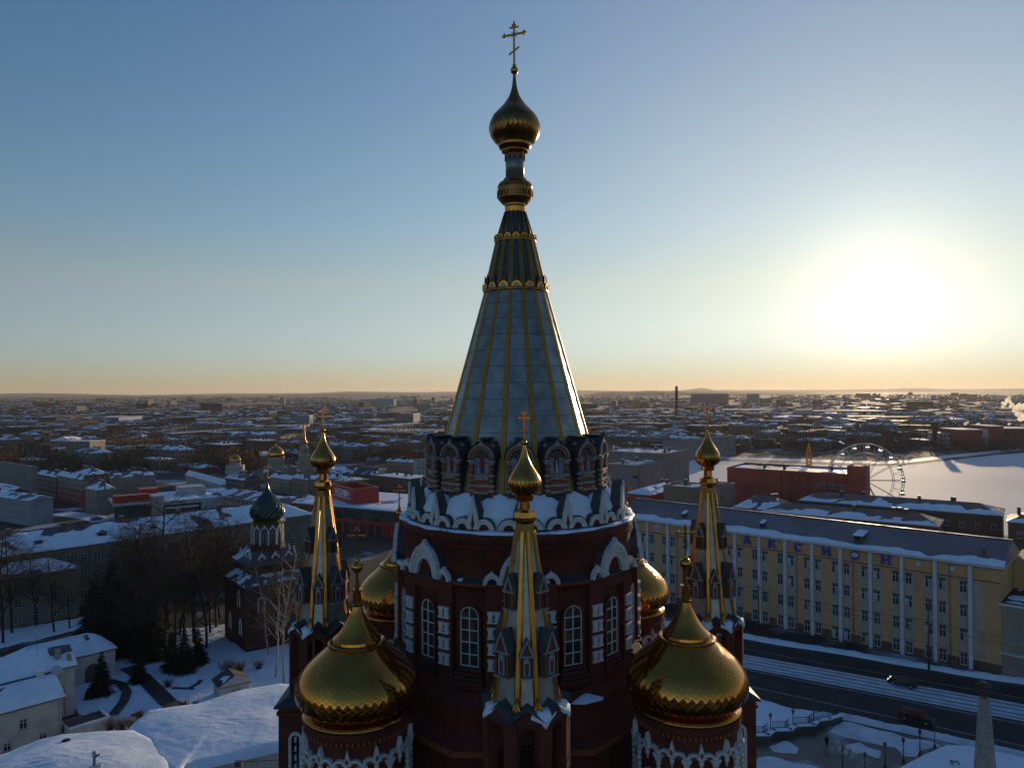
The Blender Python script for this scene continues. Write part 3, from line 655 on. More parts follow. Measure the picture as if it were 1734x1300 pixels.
# --- corner towers with big onion domes
CR = 8.73*sqrt(2)
dr = MB()
dr.lathe([(2.62, 14), (2.62, 31.6), (2.70, 31.65), (2.70, 31.8), (2.62, 31.85), (2.62, 32.75), (2.74, 32.82), (2.74, 33.0), (2.8, 33.05), (2.8, 33.15), (2.4, 33.2)], 72, 'brick_small_drum', False)
for i in range(64):
    dr.T = RT(2*pi*i/64, 2.70, 32.68); dr.box((0, 0, 0), (.12, .14, .2), 'brick_trim')
dr.T = Matrix.Identity(4)
drum_me = dr.mesh('dome_tower')
dm = MB()
dm.lathe([(2.5, 33.14), (2.80, 33.18), (2.84, 33.26), (2.80, 33.34), (2.68, 33.42), (2.5, 33.5), (2.42, 33.6)], 64, 'gold_dome')
tiled(dm, [(2.36, 33.52), (2.62, 33.6), (2.92, 33.80), (3.12, 34.08), (3.2, 34.44), (3.17, 34.82), (3.02, 35.2), (2.72, 35.6), (2.28, 36.02), (1.82, 36.4), (1.42, 36.76)], 46, 'gold_dome', 1.0, .0028, 11, split=34.75)
dome_me = dm.mesh('onion_dome')
dm = MB()
dm.lathe([(1.44, 36.66), (1.52, 36.72), (1.52, 36.84), (1.42, 36.9), (1.30, 36.92)], 48, 'gold_dome', False)
dm.lathe([(1.26, 36.86), (1.22, 37.06), (1.18, 37.08)], 24, 'gold', False)
dm.lathe(smooth_prof([(1.26, 37.06), (1.0, 37.3), (.74, 37.65), (.5, 38.05), (.33, 38.4), (.24, 38.72)], 4), 40, 'gold_dome', True, cap=False)
dm.lathe([(.28, 38.7), (.3, 38.78), (.22, 38.84), (.2, 39.4), (.17, 39.42), (.3, 39.5), (.3, 39.56), (.12, 39.6), (.1, 39.9), (.15, 39.93), (.08, 40.0), (.07, 40.5)], 12, 'gold', False)
spire_me = dm.mesh('spire')
dm = MB(); dm.ball((0, 0, 40.72), .30, 'gold', 18); dm.lathe([(.1, 40.98), (.17, 41.08), (.09, 41.16), (.06, 41.4)], 10, 'gold'); dm.T = Matrix.Translation(Vector((0, 0, 41.1))); cross_mesh(dm, 1.75, .86, .08, 'gold'); ccross_me = dm.mesh('cross')
fr = MB()       # white frieze bay: column at -15 deg, spike at 0, column half at +15
def bay(fr):
    for s in (-1, 1):
        fr.T = RT(s*radians(7.5), 2.73, 31.62); fr.band([(.38*cos(pi*i/12), .34*sin(pi*i/12)) for i in range(13)], [(.24*cos(pi*i/12), .20*sin(pi*i/12)) for i in range(13)], -.10, .12, 'white_stone')
        fr.slab(arc(.16, 0, pi, 8), -.03, .06, 'brick_trim')
    fr.T = RT(0, 2.75, 31.62)
    fr.band([(.24, 0.1), (.10, .42), (0, .86), (-.10, .42), (-.24, .1)], [(.08, .1), (.10, .28), (0, .48), (-.10, .28), (-.08, .1)], -.14, .12, 'white_stone')
    fr.slab([(.12, .1), (.09, .26), (0, .44), (-.09, .26), (-.12, .1)], -.05, .08, 'brick_trim')
    fr.lathe([(.0, -.5), (.07, -.42), (.05, -.34), (.12, -.24), (.14, -.1), (.08, -.04), (.16, .02), (.16, .1)], 8, 'white_stone')
    fr.T = RT(radians(15), 2.78, 31.62); fr.box((0, 0, -.02), (.5, .3, .12), 'white_stone'); fr.box((0, 0, -.13), (.38, .26, .1), 'white_stone'); fr.box((0, 0, -.25), (.28, .22, .12), 'white_stone')
    z = -.32
    for i in range(9): fr.lathe([(.08, z-.28), (.13, z-.21), (.13, z-.07), (.08, z)], 8, 'white_stone', c=(0, 0)); z -= .30
    fr.box((0, 0, z-.1), (.36, .26, .2), 'white_stone')
    fr.T = RT(0, 2.62, 29.2)
bay(fr); fr.T = Matrix.Identity(4); frieze_me = fr.mesh('frieze_bay')
cw = MB(); P = [(.26, 0), (.26, 1.7)]+arc(.26, 0, pi, 8, 0, 1.7)+[(-.26, 1.7), (-.26, 0)]; cw.slab(P, -.05, .03, 'glass_dark')
cw.band([(.33, 0), (.33, 1.7)]+arc(.33, 0, pi, 8, 0, 1.7)+[(-.33, 1.7), (-.33, 0)], P, -.12, .03, 'frame_white'); cw.box((0, -.08, .98), (.04, .05, 1.9), 'frame_white'); cw.box((0, -.08, 1.3), (.5, .05, .04), 'frame_white'); cw.box((0, -.08, .65), (.5, .05, .04), 'frame_white')
cwin_me = cw.mesh('window')
for k, lb in enumerate(('front right corner tower under a big gold dome', 'rear right corner tower with sun glinting on its gold dome', 'rear left corner tower under a gold dome', 'front left corner tower under a big gold dome')):
    th = pi/4+k*pi/2
    o = place(drum_me, 'dome_tower', cath); o.matrix_local = RT(th, CR); o['label'] = lb
    for me, nm in ((dome_me, 'onion_dome'), (spire_me, 'spire')): place(me, nm, o)
    place(ccross_me, 'cross', o, rz=-th)
    for j in range(12):
        f = place(frieze_me, 'frieze_bay', o); f.matrix_local = RT(j*pi/6-th)
        w = place(cwin_me, 'window', o); w.matrix_local = RT(j*pi/6-th, 2.62, 28.6)
# small chapel roofs beside the arms, snow patches on ledges
mb = MB()
for sx in (-1, 1):
    mb.T = Matrix.Translation(Vector((sx*12.6, -2.0, 0))); mb.box((0, -2.4, 13), (3.2, 2.4, 26), 'brick_wall')
    mb.add([(-1.8, -3.8, 26), (1.8, -3.8, 26), (1.8, -1, 26), (-1.8, -1, 26), (0, -2.2, 27.6)], [(0, 1, 4), (1, 2, 4), (2, 3, 4), (3, 0, 4)], 'roof_snow')
mb.T = Matrix.Identity(4)
part(mb, 'porch')
mb = MB(); P = [(2.6, -8.2), (3.3, -8.28), (4.4, -7.75), (4.5, -7.3), (3.9, -7.0), (2.7, -7.6)]
for i, (x, y) in enumerate(P): pass
mb.add([(x, y, 33.12) for x, y in P]+[(3.5, -7.7, 33.5)], [(i, (i+1) % 6, 6) for i in range(6)], 'ledge_snow', True); part(mb, 'snow_patch')
# ================================================================ setting: ground, roads, pond, hills
from mathutils import noise as mn
def nz(x, y, s, seed=0.0): return mn.noise(Vector((x/s, y/s, seed)))
mat('ground', (.030, .026, .022), .9, n=(.035, (.34, .36, .40), .56, .64, 9), bump=(.5, .4, .3))
mat('asphalt', (.030, .027, .025), .85, n=(.22, (.060, .058, .058), .50, .78, 8), bump=(3, .2, .02))
mat('wet_paving', (.085, .075, .062), .45, n=(.16, (.32, .34, .37), .53, .66, 9), bump=(2.5, .35, .03))
mat('road_snow', (.55, .57, .61), .7, n=(.5, (.70, .74, .80), .38, .62, 8), bump=(3, .7, .08))
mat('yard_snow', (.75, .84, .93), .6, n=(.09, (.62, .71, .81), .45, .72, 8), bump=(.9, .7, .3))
mat('pond_ice', (.76, .73, .68), .8, n=(.012, (.56, .57, .58), .42, .70, 8), bump=(.25, .35, .25), spec=.1)
mat('bare_soil', (.035, .032, .028), .9, n=(.6, (.09, .085, .08), .45, .7))
mat('hill_forest', (.035, .036, .032), .95, n=(.0016, (.26, .27, .29), .60, .66, 8))
mat('bark', (.035, .027, .022), .9, bump=(6, .4, .02)); mat('twig', (.045, .031, .023), .9); mat('twig_rust', (.10, .055, .034), .9)
mat('birch_bark', (.34, .31, .27), .8, n=(3, (.10, .09, .08), .55, .68, 5)); mat('birch_twig', (.13, .085, .06), .9)
mat('spruce', (.010, .014, .010), .9, n=(2, (.018, .024, .015), .4, .65)); mat('shrub', (.10, .062, .045), .9)
mb = MB(); mb.quad((-14800, -900, 0), (14800, -900, 0), (14800, 13300, 0), (-14800, 13300, 0), 'ground'); tag(mb.build('ground'), kind='structure')
def sheet(name, pts, m, dz, sub=None):
    mb = MB(); P = [G(x, y) if not isinstance(x, Vector) else x for x, y in pts]
    mb.poly([(p.x, p.y, dz) for p in P], m); return tag(mb.build(name), kind='structure')
def ribbon(name, pts, w, m, dz):
    P = [G(x, y) for x, y in pts]; mb = MB(); l = []; r = []
    for i, p in enumerate(P):
        d = (P[min(i+1, len(P)-1)]-P[max(0, i-1)]).normalized(); n = Vector((-d.y, d.x, 0))*w/2
        l.append((p.x+n.x, p.y+n.y, dz)); r.append((p.x-n.x, p.y-n.y, dz))
    k = len(P); mb.add(l+r, [(k+i, k+i+1, i+1, i) for i in range(k-1)], m); return tag(mb.build(name), kind='structure')
def field(name, pts, m, z0, amp, sc_, seed, n=60, kind='structure'):
    """soft uneven snow lying over a polygon of ground points: heights fade to nothing at the rim"""
    P = [G(x, y) for x, y in pts]; xs = [p.x for p in P]; ys = [p.y for p in P]
    x0, x1, y0, y1 = min(xs), max(xs), min(ys), max(ys); mb = MB(); vs = []; fs = []
    def dist(x, y):
        ins = False; dm = 1e9; k = len(P)
        for i in range(k):
            a, b = P[i], P[(i+1) % k]
            if (a.y > y) != (b.y > y) and x < (b.x-a.x)*(y-a.y)/(b.y-a.y)+a.x: ins = not ins
            ex, ey = b.x-a.x, b.y-a.y; t = max(0, min(1, ((x-a.x)*ex+(y-a.y)*ey)/(ex*ex+ey*ey+1e-9))); dm = min(dm, sqrt((x-a.x-t*ex)**2+(y-a.y-t*ey)**2))
        return dm if ins else -dm
    for j in range(n+1):
        for i in range(n+1):
            x = x0+(x1-x0)*i/n; y = y0+(y1-y0)*j/n; d = dist(x, y)+.7*nz(x, y, 2.5, seed)
            h = min(1, max(0, d/1.6)); vs.append((x, y, -.3 if d < -1.2 else (-.05 if d < 0 else z0+h*(amp*(1+.6*nz(x, y, sc_, seed)+.25*nz(x, y, sc_*.3, seed+3))))))
    for j in range(n):
        for i in range(n):
            q = (j*(n+1)+i, j*(n+1)+i+1, (j+1)*(n+1)+i+1, (j+1)*(n+1)+i)
            if max(vs[k][2] for k in q) > -.04: fs.append(q)
    mb.add(vs, fs, m, True); return tag(mb.build(name), kind=kind)
# pond, lit by the sun
sheet('frozen_pond', [(1120, 812), (1110, 790), (1165, 777), (1240, 781), (1330, 785), (1480, 789), (1530, 788), (1600, 780), (1680, 771), (1734, 766), (1900, 752), (2300, 745), (2600, 800), (2300, 940), (1740, 915), (1480, 850), (1300, 826)], 'pond_ice', .006)
sheet('embankment_road', [(1900, 745), (1734, 757), (1600, 771), (1530, 779), (1480, 781), (1330, 776), (1240, 773), (1120, 770), (1120, 775), (1240, 777), (1330, 780), (1480, 785), (1530, 784), (1600, 776), (1734, 762), (1900, 749)], 'road_snow', .012)
# street in front of the yellow building
def ext(p, q, t): a, b = G(*p), G(*q); return a+(b-a)*t
def strip(name, u0, u1, l0, l1, m, dz):
    P = [ext(u0, u1, -1.2), ext(u0, u1, 1.6), ext(l0, l1, 1.6), ext(l0, l1, -1.2)]
    mb = MB(); mb.poly([(p.x, p.y, dz) for p in reversed(P)], m); return tag(mb.build(name), kind='structure')
strip('road', (1257, 1080), (1734, 1162), (1270, 1184), (1734, 1283), 'asphalt', .004)
strip('tram_bed', (1257, 1107), (1734, 1192), (1257, 1129), (1734, 1221), 'road_snow', .016)
for k, t in enumerate((.14, .36, .62, .84)):
    a0 = (1257, 1107+22*t); a1 = (1734, 1192+29*t); a2 = (1257, 1107+22*(t+.045)); a3 = (1734, 1192+29*(t+.045))
    strip('tram_rail', a0, a1, a2, a3, 'bare_soil', .030)
def bank(name, p0, p1, w, h, m, seed, n=120, t0=-.9, t1=1.3):
    a, b = G(*p0), G(*p1); d = b-a; L_ = d.length; d.normalize(); nn = Vector((-d.y, d.x, 0)); mb = MB(); prev = None; vs = []; fs = []; K = 7
    for i in range(n+1):
        t = t0+(t1-t0)*i/n; c = a+(b-a)*t; wv = w*(1+.35*nz(c.x, c.y, 9, seed)); off = .35*w*nz(c.x, c.y, 14, seed+5)
        for k in range(K):
            u = k/(K-1)*2-1; hh = h*(1-u*u)*(1+.8*nz(c.x+u*3, c.y, 1.6, seed)); q = c+nn*(off+u*wv/2); vs.append((q.x, q.y, max(-.02, hh) if abs(u) < .99 else -.03))
    for i in range(n):
        for k in range(K-1): fs.append((i*K+k, (i+1)*K+k, (i+1)*K+k+1, i*K+k+1))
    mb.add(vs, fs, m, True); return tag(mb.build(name), kind='structure')
mat('slush', (.13, .125, .13), .5, n=(1.2, (.30, .31, .33), .5, .7, 8), bump=(4, .6, .04))
bank('slush_strip', (1258, 1098), (1734, 1182), .35, .03, 'slush', 22)
bank('slush_strip', (1266, 1161), (1734, 1262), .6, .03, 'slush', 24); bank('slush_strip', (1262, 1133), (1734, 1226), .7, .05, 'slush', 25)
bank('snow_bank', (1258, 1077), (1734, 1155), 2.6, .55, 'yard_snow', 1)
bank('snow_bank', (1420, 1213), (1734, 1279), 2.2, .5, 'road_snow', 4, t0=0, t1=1.4)
sheet('plaza', [(1180, 1330), (1250, 1212), (1420, 1222), (1600, 1256), (1800, 1300), (1700, 1400), (1300, 1420)], 'wet_paving', .02)
field('snow_field', [(1200, 1262), (1235, 1172), (1274, 1182), (1345, 1201), (1410, 1210), (1424, 1216), (1410, 1222), (1378, 1229), (1343, 1238), (1305, 1245), (1262, 1252)], 'yard_snow', .25, .5, 6, 2)
field('snow_field', [(1398, 1240), (1424, 1219), (1480, 1232), (1560, 1252), (1598, 1262), (1545, 1270), (1490, 1262), (1440, 1250)], 'road_snow', .03, .28, 2.2, 8)
for p in ([(1430, 1262), (1455, 1256), (1490, 1270), (1487, 1283), (1450, 1275)], [(1300, 1262), (1330, 1254), (1355, 1266), (1350, 1278), (1310, 1272)], [(1265, 1290), (1300, 1280), (1390, 1298), (1380, 1320), (1290, 1315)], [(1520, 1264), (1560, 1268), (1552, 1282), (1525, 1280)]):
    field('snow_patch', p, 'road_snow', .02, .12, 2, p[0][0]*.1, 26)
# left: churchyard garden under snow, lanes
field('snow_field', [(112, 1172), (210, 1100), (345, 1092), (500, 1078), (520, 1200), (500, 1300), (330, 1330), (200, 1300)], 'yard_snow', .12, .35, 12, 3, 90)
field('snow_field', [(300, 1066), (420, 1052), (520, 1060), (500, 1082), (345, 1094), (318, 1120), (296, 1100)], 'yard_snow', .04, .18, 4, 13)
field('snow_field', [(-80, 1075), (40, 1062), (150, 1043), (160, 1057), (60, 1084), (-60, 1110)], 'yard_snow', .1, .3, 5, 5)
ribbon('lane', [(-60, 1092), (60, 1078), (120, 1068), (220, 1058), (345, 1045), (480, 1040)], 5.0, 'asphalt', .012)
ribbon('garden_path', [(150, 1190), (155, 1172), (170, 1160), (188, 1158), (205, 1163), (215, 1176), (210, 1192), (200, 1205), (192, 1215)], 1.5, 'bare_soil', .62)
ribbon('garden_path', [(280, 1215), (262, 1214), (240, 1220), (227, 1214)], 1.3, 'bare_soil', .62)
ribbon('garden_path', [(291, 1170), (318, 1171), (335, 1163), (340, 1156)], .8, 'bare_soil', .62)
ribbon('garden_path', [(215, 1135), (240, 1150), (262, 1172), (285, 1195), (300, 1203)], 2.6, 'bare_soil', .64)
# streets running away between the left blocks
ribbon('street', [(60, 905), (130, 892), (200, 899), (300, 912)], 12, 'asphalt', .006)
ribbon('street', [(100, 868), (160, 876), (210, 893)], 9, 'road_snow', .008)
ribbon('street', [(112, 703), (121, 709), (128, 716), (130, 722)], 60, 'pond_ice', .02)
ribbon('street', [(560, 905), (640, 925), (700, 938)], 14, 'asphalt', .006)
# hills on the horizon
mb = MB()
def ridge(mb, prof, Y, thick, m):
    xs = []; n = len(prof)
    P = []
    for (x0, y0), (x1, y1) in zip(prof, prof[1:]):
        k = max(2, int((x1-x0)/14))
        for i in range(k): t = i/k; s = t*t*(3-2*t); x = x0+(x1-x0)*t; P.append((x, y0+(y1-y0)*s+.5*nz(x, 0, 31, Y*.001)+.25*nz(x, 9, 9, Y*.001)))
    vs = []
    for x, y in P:
        a = AT(x, y, Y); vs += [(a.x*(Y-thick)/Y, Y-thick, -2), (a.x*(Y-thick*.45)/Y, Y-thick*.45, a.z*.72), (a.x, Y, a.z), (a.x*(Y+thick)/Y, Y+thick, -2)]
    mb.add(vs, [(i*4+k, i*4+4+k, i*4+5+k, i*4+1+k) for i in range(len(P)-1) for k in range(3)], m, True)
ridge(mb, [(-300, 668), (0, 666.5), (60, 665.5), (250, 668.5), (400, 666), (520, 665.2), (600, 663), (700, 664), (760, 663), (880, 662), (980, 660.5), (1040, 662), (1130, 661.5), (1160, 660), (1187, 656.3), (1212, 660), (1400, 660), (1500, 658.5), (1542, 657), (1620, 659), (1734, 657.5), (2000, 658), (2300, 660)], 11500, 1300, 'hill_forest')
tag(mb.build('hills'), kind='structure')
mb = MB(); ridge(mb, [(1000, 666), (1035, 661.5), (1062, 663), (1090, 661), (1200, 662), (1320, 664), (1500, 668)], 6400, 500, 'hill_forest'); tag(mb.build('hills'), kind='structure')
mb = MB(); ridge(mb, [(-200, 672), (150, 671), (420, 669.5), (560, 667), (800, 667.5), (930, 671)], 7600, 500, 'hill_forest'); tag(mb.build('hills'), kind='structure')
# ================================================================ buildings
mat('w_cream', (0.312, 0.281, 0.218), .85, n=(.25, (0.203, 0.179, 0.140), .42, .75, 8)); mat('w_white', (0.429, 0.437, 0.445), .85, n=(.3, (0.312, 0.312, 0.320), .42, .75, 8))
mat('w_yellow', (.60, .33, .145), .85, n=(.3, (.47, .26, .115), .42, .75, 8)); mat('w_strip', (.44, .37, .29), .85, n=(.4, (.32, .27, .21), .42, .7, 8))
mat('w_pilaster', (.60, .60, .62), .8, n=(.6, (.46, .46, .48), .4, .7, 8)); mat('w_grey', (0.234, 0.218, 0.203), .85, n=(.2, (0.156, 0.148, 0.140), .42, .75, 8))
mat('w_ochre', (0.234, 0.187, 0.125), .85, n=(.25, (0.156, 0.125, 0.086), .42, .75, 8)); mat('w_brown', (0.133, 0.078, 0.055), .85, n=(.3, (0.086, 0.055, 0.039), .42, .75, 8))
mat('w_red', (.38, .075, .05), .85, n=(.2, (.22, .05, .035), .42, .75, 8)); mat('w_pink', (0.312, 0.211, 0.195), .85, n=(.3, (0.234, 0.164, 0.156), .42, .75))
mat('w_stone', (0.218, 0.203, 0.164), .9, n=(.35, (0.148, 0.133, 0.109), .40, .72, 9), bump=(3, .3, .02)); mat('w_blue', (0.257, 0.296, 0.351), .8, n=(.3, (0.195, 0.226, 0.273), .42, .75))
mat('w_concrete', (0.257, 0.226, 0.211), .85, n=(.15, (0.187, 0.164, 0.156), .42, .75, 8)); mat('w_dark', (.06, .06, .065), .6, n=(.4, (.10, .10, .105), .42, .75))
mat('w_signal_red', (.42, .030, .020), .5, n=(.3, (.34, .025, .018), .42, .75)); mat('w_teal', (.14, .30, .32), .8); mat('w_deep_blue', (.04, .09, .30), .6)
mat('w_lime', (.58, .55, .50), .9, n=(.5, (.40, .37, .33), .45, .72, 9), bump=(4, .3, .02))
mat('r_slate', (.085, .078, .086), .6, n=(.4, (.13, .115, .12), .4, .72, 6)); mat('r_brown', (.16, .105, .085), .75, n=(.35, (.21, .15, .125), .42, .72, 6)); mat('r_iron', (.07, .072, .08), .5, .4, n=(.5, (.11, .105, .10), .42, .7))
mat('r_seamed', (.17, .145, .16), .45, .25, n=(.12, (.22, .20, .215), .42, .66, 5), bump=(1, .2, .05))
mat('blue_paint', (.03, .045, .34), .5); mat('cream_paint', (.62, .56, .44), .7); mat('sign_white', (.8, .8, .8), .6); mat('gutter_red', (.36, .045, .03), .6)
mat('glass_curtain', (.03, .045, .05), .06, 0, n=(.25, (.07, .09, .09), .45, .6), spec=.8); mat('glass_red', (.45, .03, .01), .12, 0, n=(.5, (.22, .02, .012), .45, .6), spec=.8)
WIN = {}
def win_mesh(w, h, style=0, fr='frame_white'):
    k = (round(w, 2), round(h, 2), style, fr)
    if k in WIN: return WIN[k]
    m_ = MB(); t = .07
    m_.box((0, .03, h/2), (w, .10, h), 'glass_dark')
    for s in (-1, 1): m_.box((s*(w/2-t/2), -.03, h/2), (t, .06, h), fr)
    m_.box((0, -.03, t/2), (w, .06, t), fr); m_.box((0, -.03, h-t/2), (w, .06, t), fr)
    m_.box((0, -.03, h/2), (t, .055, h), fr)
    if style >= 1: m_.box((0, -.03, h*.68), (w, .05, t), fr)
    if style == 2: m_.box((0, -.03, h*.33), (w, .05, t*.7), fr)
    m_.box((0, -.06, -.05), (w+.2, .16, .08), 'w_grey')
    WIN[k] = m_.mesh('window'); return WIN[k]
def snow_sheet(mb, q, thick, thr, seed, nx=26, ny=10, sc_=5.0, m='roof_snow', bias=None):
    """uneven snow over the roof quad q (4 corners, counter-clockwise from eave left); dips under the roof where it has slid off"""
    q = [Vector(p) for p in q]; vs = []; fs = []
    for j in range(ny+1):
        for i in range(nx+1):
            u, v = i/nx, j/ny; p = (q[0]*(1-u)+q[1]*u)*(1-v)+(q[3]*(1-u)+q[2]*u)*v
            e = min(u*nx/1.4, (1-u)*nx/1.4, v*ny/1.4, (1-v)*ny/1.4, 1.0)
            f = nz(p.x, p.y+p.z, sc_, seed)+.5*nz(p.x, p.y, sc_*.35, seed+7)+.5-thr+(bias(u, v) if bias else 0)
            h = thick*min(1, max(-.6, f*4))*(e if f > 0 else 1)+thick*.2*nz(p.x, p.y, 1.3, seed)
            vs.append((p.x, p.y, p.z+(h if f > 0 else -.12)))
    for j in range(ny):
        for i in range(nx): fs.append((j*(nx+1)+i, j*(nx+1)+i+1, (j+1)*(nx+1)+i+1, (j+1)*(nx+1)+i))
    mb.add(vs, fs, m, True)
def reach(c, d, px, far=200):     # distance along d from c at which the point shows in column px
    k = (px-867)/1250.0; den = d.x-k*d.y
    t = (k*c.y-c.x)/den if abs(den) > 1e-6 else far
    return t if 0 < t < far else far
def corner(xc, yc=None, ytop=None, h=None):
    if yc is not None:
        c = G(xc, yc); return c, (ZT(xc, ytop, c) if ytop is not None else h)
    c = G(xc, ytop, h); c.z = 0; return c, h
def building(name, label, cat, c, h, th, w, l, wall='w_cream', roof='hip', rmat='r_slate', rh=2.6, snow=.35, st=.22, floors=0, wx=2.9, ww=1.3, wh=1.7, style=1, z0=1.0, over=.45, sb=.25,
             group=None, chim=3, seed=1, base=None, faces='lr', cornice='w_grey', fr='frame_white', ridge_axis=None, wing=None):
    """near corner c; right face runs w metres along heading th, left face l metres along th+90"""
    root = empty(name, (c.x, c.y, 0), th, label, cat, group); rr = random.Random(seed)
    m_ = MB(); m_.box((w/2, l/2, h/2), (w, l, h), wall); m_.box((w/2, l/2, h-.14), (w+.34, l+.34, .28), cornice)
    if base: m_.box((w/2, l/2, base[1]/2), (w+.08, l+.08, base[1]), base[0])
    m_.build('wall', root)
    ax = ridge_axis or ('x' if w > l else 'y'); e = over; zt_ = h+.02
    A, B_, C_, D = (-e, -e, zt_), (w+e, -e, zt_), (w+e, l+e, zt_), (-e, l+e, zt_); r_ = MB(); s_ = MB()
    if roof == 'flat':
        for x, y, dx, dy in ((w/2, .15, w, .3), (w/2, l-.15, w, .3), (.15, l/2, .3, l-.6), (w-.15, l/2, .3, l-.6)): r_.box((x, y, h+.3), (dx, dy, .6), wall)
        r_.quad((.3, .3, h+.03), (w-.3, .3, h+.03), (w-.3, l-.3, h+.03), (.3, l-.3, h+.03), rmat)
        snow_sheet(s_, [(.3, .3, h+.04), (w-.3, .3, h+.04), (w-.3, l-.3, h+.04), (.3, l-.3, h+.04)], st, snow, seed, 24, 20, 6)
    else:
        gb = 0 if roof == 'gable' else min(w, l)*.42
        if ax == 'x': R1, R2 = (-e+gb, l/2, zt_+rh), (w+e-gb, l/2, zt_+rh); pl = [[A, B_, R2, R1], [C_, D, R1, R2]]; en = [[D, A, R1], [B_, C_, R2]]
        else: R1, R2 = (w/2, -e+gb, zt_+rh), (w/2, l+e-gb, zt_+rh); pl = [[D, A, R1, R2], [B_, C_, R2, R1]]; en = [[A, B_, R1], [C_, D, R2]]
        for p in pl: r_.add(p, [(0, 1, 2, 3)], rmat)
        for p in en: r_.add(p, [(0, 1, 2)], rmat if roof == 'hip' else wall)
        r_.box((w/2, l/2, h-.02), (w+2*e, l+2*e, .10), cornice)
        for k, p in enumerate(pl):
            snow_sheet(s_, [Vector(v)+Vector((0, 0, .03)) for v in p], st, snow, seed+k, 30, 9, 5, bias=lambda u, v: sb*(.5-v))
        if roof == 'hip':
            for p in en: snow_sheet(s_, [Vector(p[0]), Vector(p[1]), Vector(p[2])+Vector((.01, 0, .03)), Vector(p[2])+Vector((0, 0, .03))], st, snow, seed+5, 8, 8, 4)
    r_.build('roof', root); s_.build('snow_cover', root)
    for k in range(chim):
        x, y = (rr.uniform(.1, .9)*w, l*rr.uniform(.35, .65)) if ax == 'x' else (w*rr.uniform(.35, .65), rr.uniform(.06, .94)*l)
        cm = MB(); cz = h+(rh*.62 if roof != 'flat' else .0); cm.box((0, 0, .8), (.7, .9, 1.9), 'w_brown'); cm.box((0, 0, 1.82), (.85, 1.05, .12), 'w_grey'); cm.box((0, 0, 1.93), (.8, 1.0, .12), 'roof_snow'); cm.build('chimney', root, (x, y, cz))
    if floors:
        fh = (h-z0-.5)/floors; me = win_mesh(ww, wh, style, fr); cnt = 0
        for f in faces:
            Ln = w if f == 'r' else l; nb = max(1, int(Ln/wx)); 
            for k in range(nb):
                for j in range(floors):
                    if cnt >= 96: break
                    u = Ln*(k+.5)/nb; z = z0+fh*j+(fh-wh)*.5
                    if f == 'r': place(me, 'window', root, (u, 0, z), 0)
                    else: place(me, 'window', root, (0, Ln-u, z), -pi/2)
                    cnt += 1
    return root
def bldg(name, label, cat, xc, xl, xr, th=52, yc=None, ytop=None, h=None, **k):
    th = radians(th); c, h = corner(xc, yc, ytop, h)
    w = reach(c, Vector((cos(th), sin(th), 0)), xr, 120); l = reach(c, Vector((-sin(th), cos(th), 0)), xl, 120)
    w, l = k.pop('w', w), k.pop('l', l)
    return building(name, label, cat, c, h, th, max(3, w), max(3, l), **k)
# ---- yellow office building with the blue letters
a = G(1097, 884, 18.3); b = G(1643, 958, 18.3); a.z = b.z = 0; d = (b-a).normalized(); YH = 18.9
left_end = a-d*7.5; corner_ = b+d*4.6; Ly = (corner_-left_end).length; th_y = atan2(d.y, d.x)
ye = empty('office_building', tuple(left_end), th_y, 'long yellow office building with white pilasters, blue letters and a seamed metal roof', 'building')
sp = (b-a).length/12.0; pil = [7.5+sp*i for i in range(13)]
mb = MB(); mb.box((Ly/2, 7.6, YH/2), (Ly, 15.2, YH), 'w_yellow'); mb.box((Ly/2, 7.6, .9), (Ly+.1, 15.3, 1.8), 'w_brown')
mb.box((Ly/2, 7.6, YH-.2), (Ly+.9, 16.1, .4), 'w_pilaster'); mb.box((Ly/2, 7.6, YH-.55), (Ly+.5, 15.7, .3), 'w_grey')
mb.box((Ly/2, -.06, 16.0), (Ly, .12, .16), 'w_brown'); part_y = mb.build('wall', ye)
for i, x in enumerate(pil):
    m_ = MB(); m_.box((0, -.25, 9.2), (.62, .5, 18.3), 'w_pilaster'); m_.build('pilaster', ye, (x, 0, 0))
    m_ = MB(); m_.box((0, -.02, 8.1), (4.0-.02, .06, 15.2), 'w_strip'); m_.build('wall_strip', ye, (x, 0, 0))
wy = MB(); w_, h_ = 1.18, 2.15
wy.box((0, .02, h_/2), (w_, .1, h_), 'glass_dark'); wy.box((0, -.02, h_-.22), (w_, .1, .42), 'w_dark')
for x in (-w_/2+.04, w_/2-.04, 0.0): wy.box((x, -.05, h_/2-.2), (.07, .06, h_-.4), 'frame_white')
wy.box((0, -.05, .04), (w_, .06, .08), 'frame_white'); wy.box((0, -.05, h_*.62), (w_, .06, .07), 'frame_white'); wy.box((0, -.08, -.06), (w_+.2, .2, .08), 'w_strip')
wys = [wy.mesh('window')]
for col in ('w_strip', 'w_cream', 'w_white'):
    w2 = MB(); w2.__dict__.update({k: (list(v) if isinstance(v, list) else v) for k, v in wy.__dict__.items()}); w2.box((.3 if col != 'w_white' else -.3, -.035, h_*.42), (.46, .02, h_*.62), col); wys.append(w2.mesh('window'))
cnt = 0; rw = random.Random(8)
for i, x in enumerate(reversed(pil)):
    for dx in (-1.12, 1.12):
        if i == 0 and dx > 0: continue
        for j in range(4):
            if cnt < 100: place(wys[0] if rw.random() < .6 else rw.choice(wys[1:]), 'window', ye, (x+dx, -.04, .55+j*4.28)); cnt += 1
for i in (1, 3, 6, 8, 11): m_ = MB(); m_.tube([(0, -.12, 18.4), (0, -.12, .2)], .09, 6, 'w_grey'); m_.build('drainpipe', ye, (pil[i]+2.35, 0, 0))
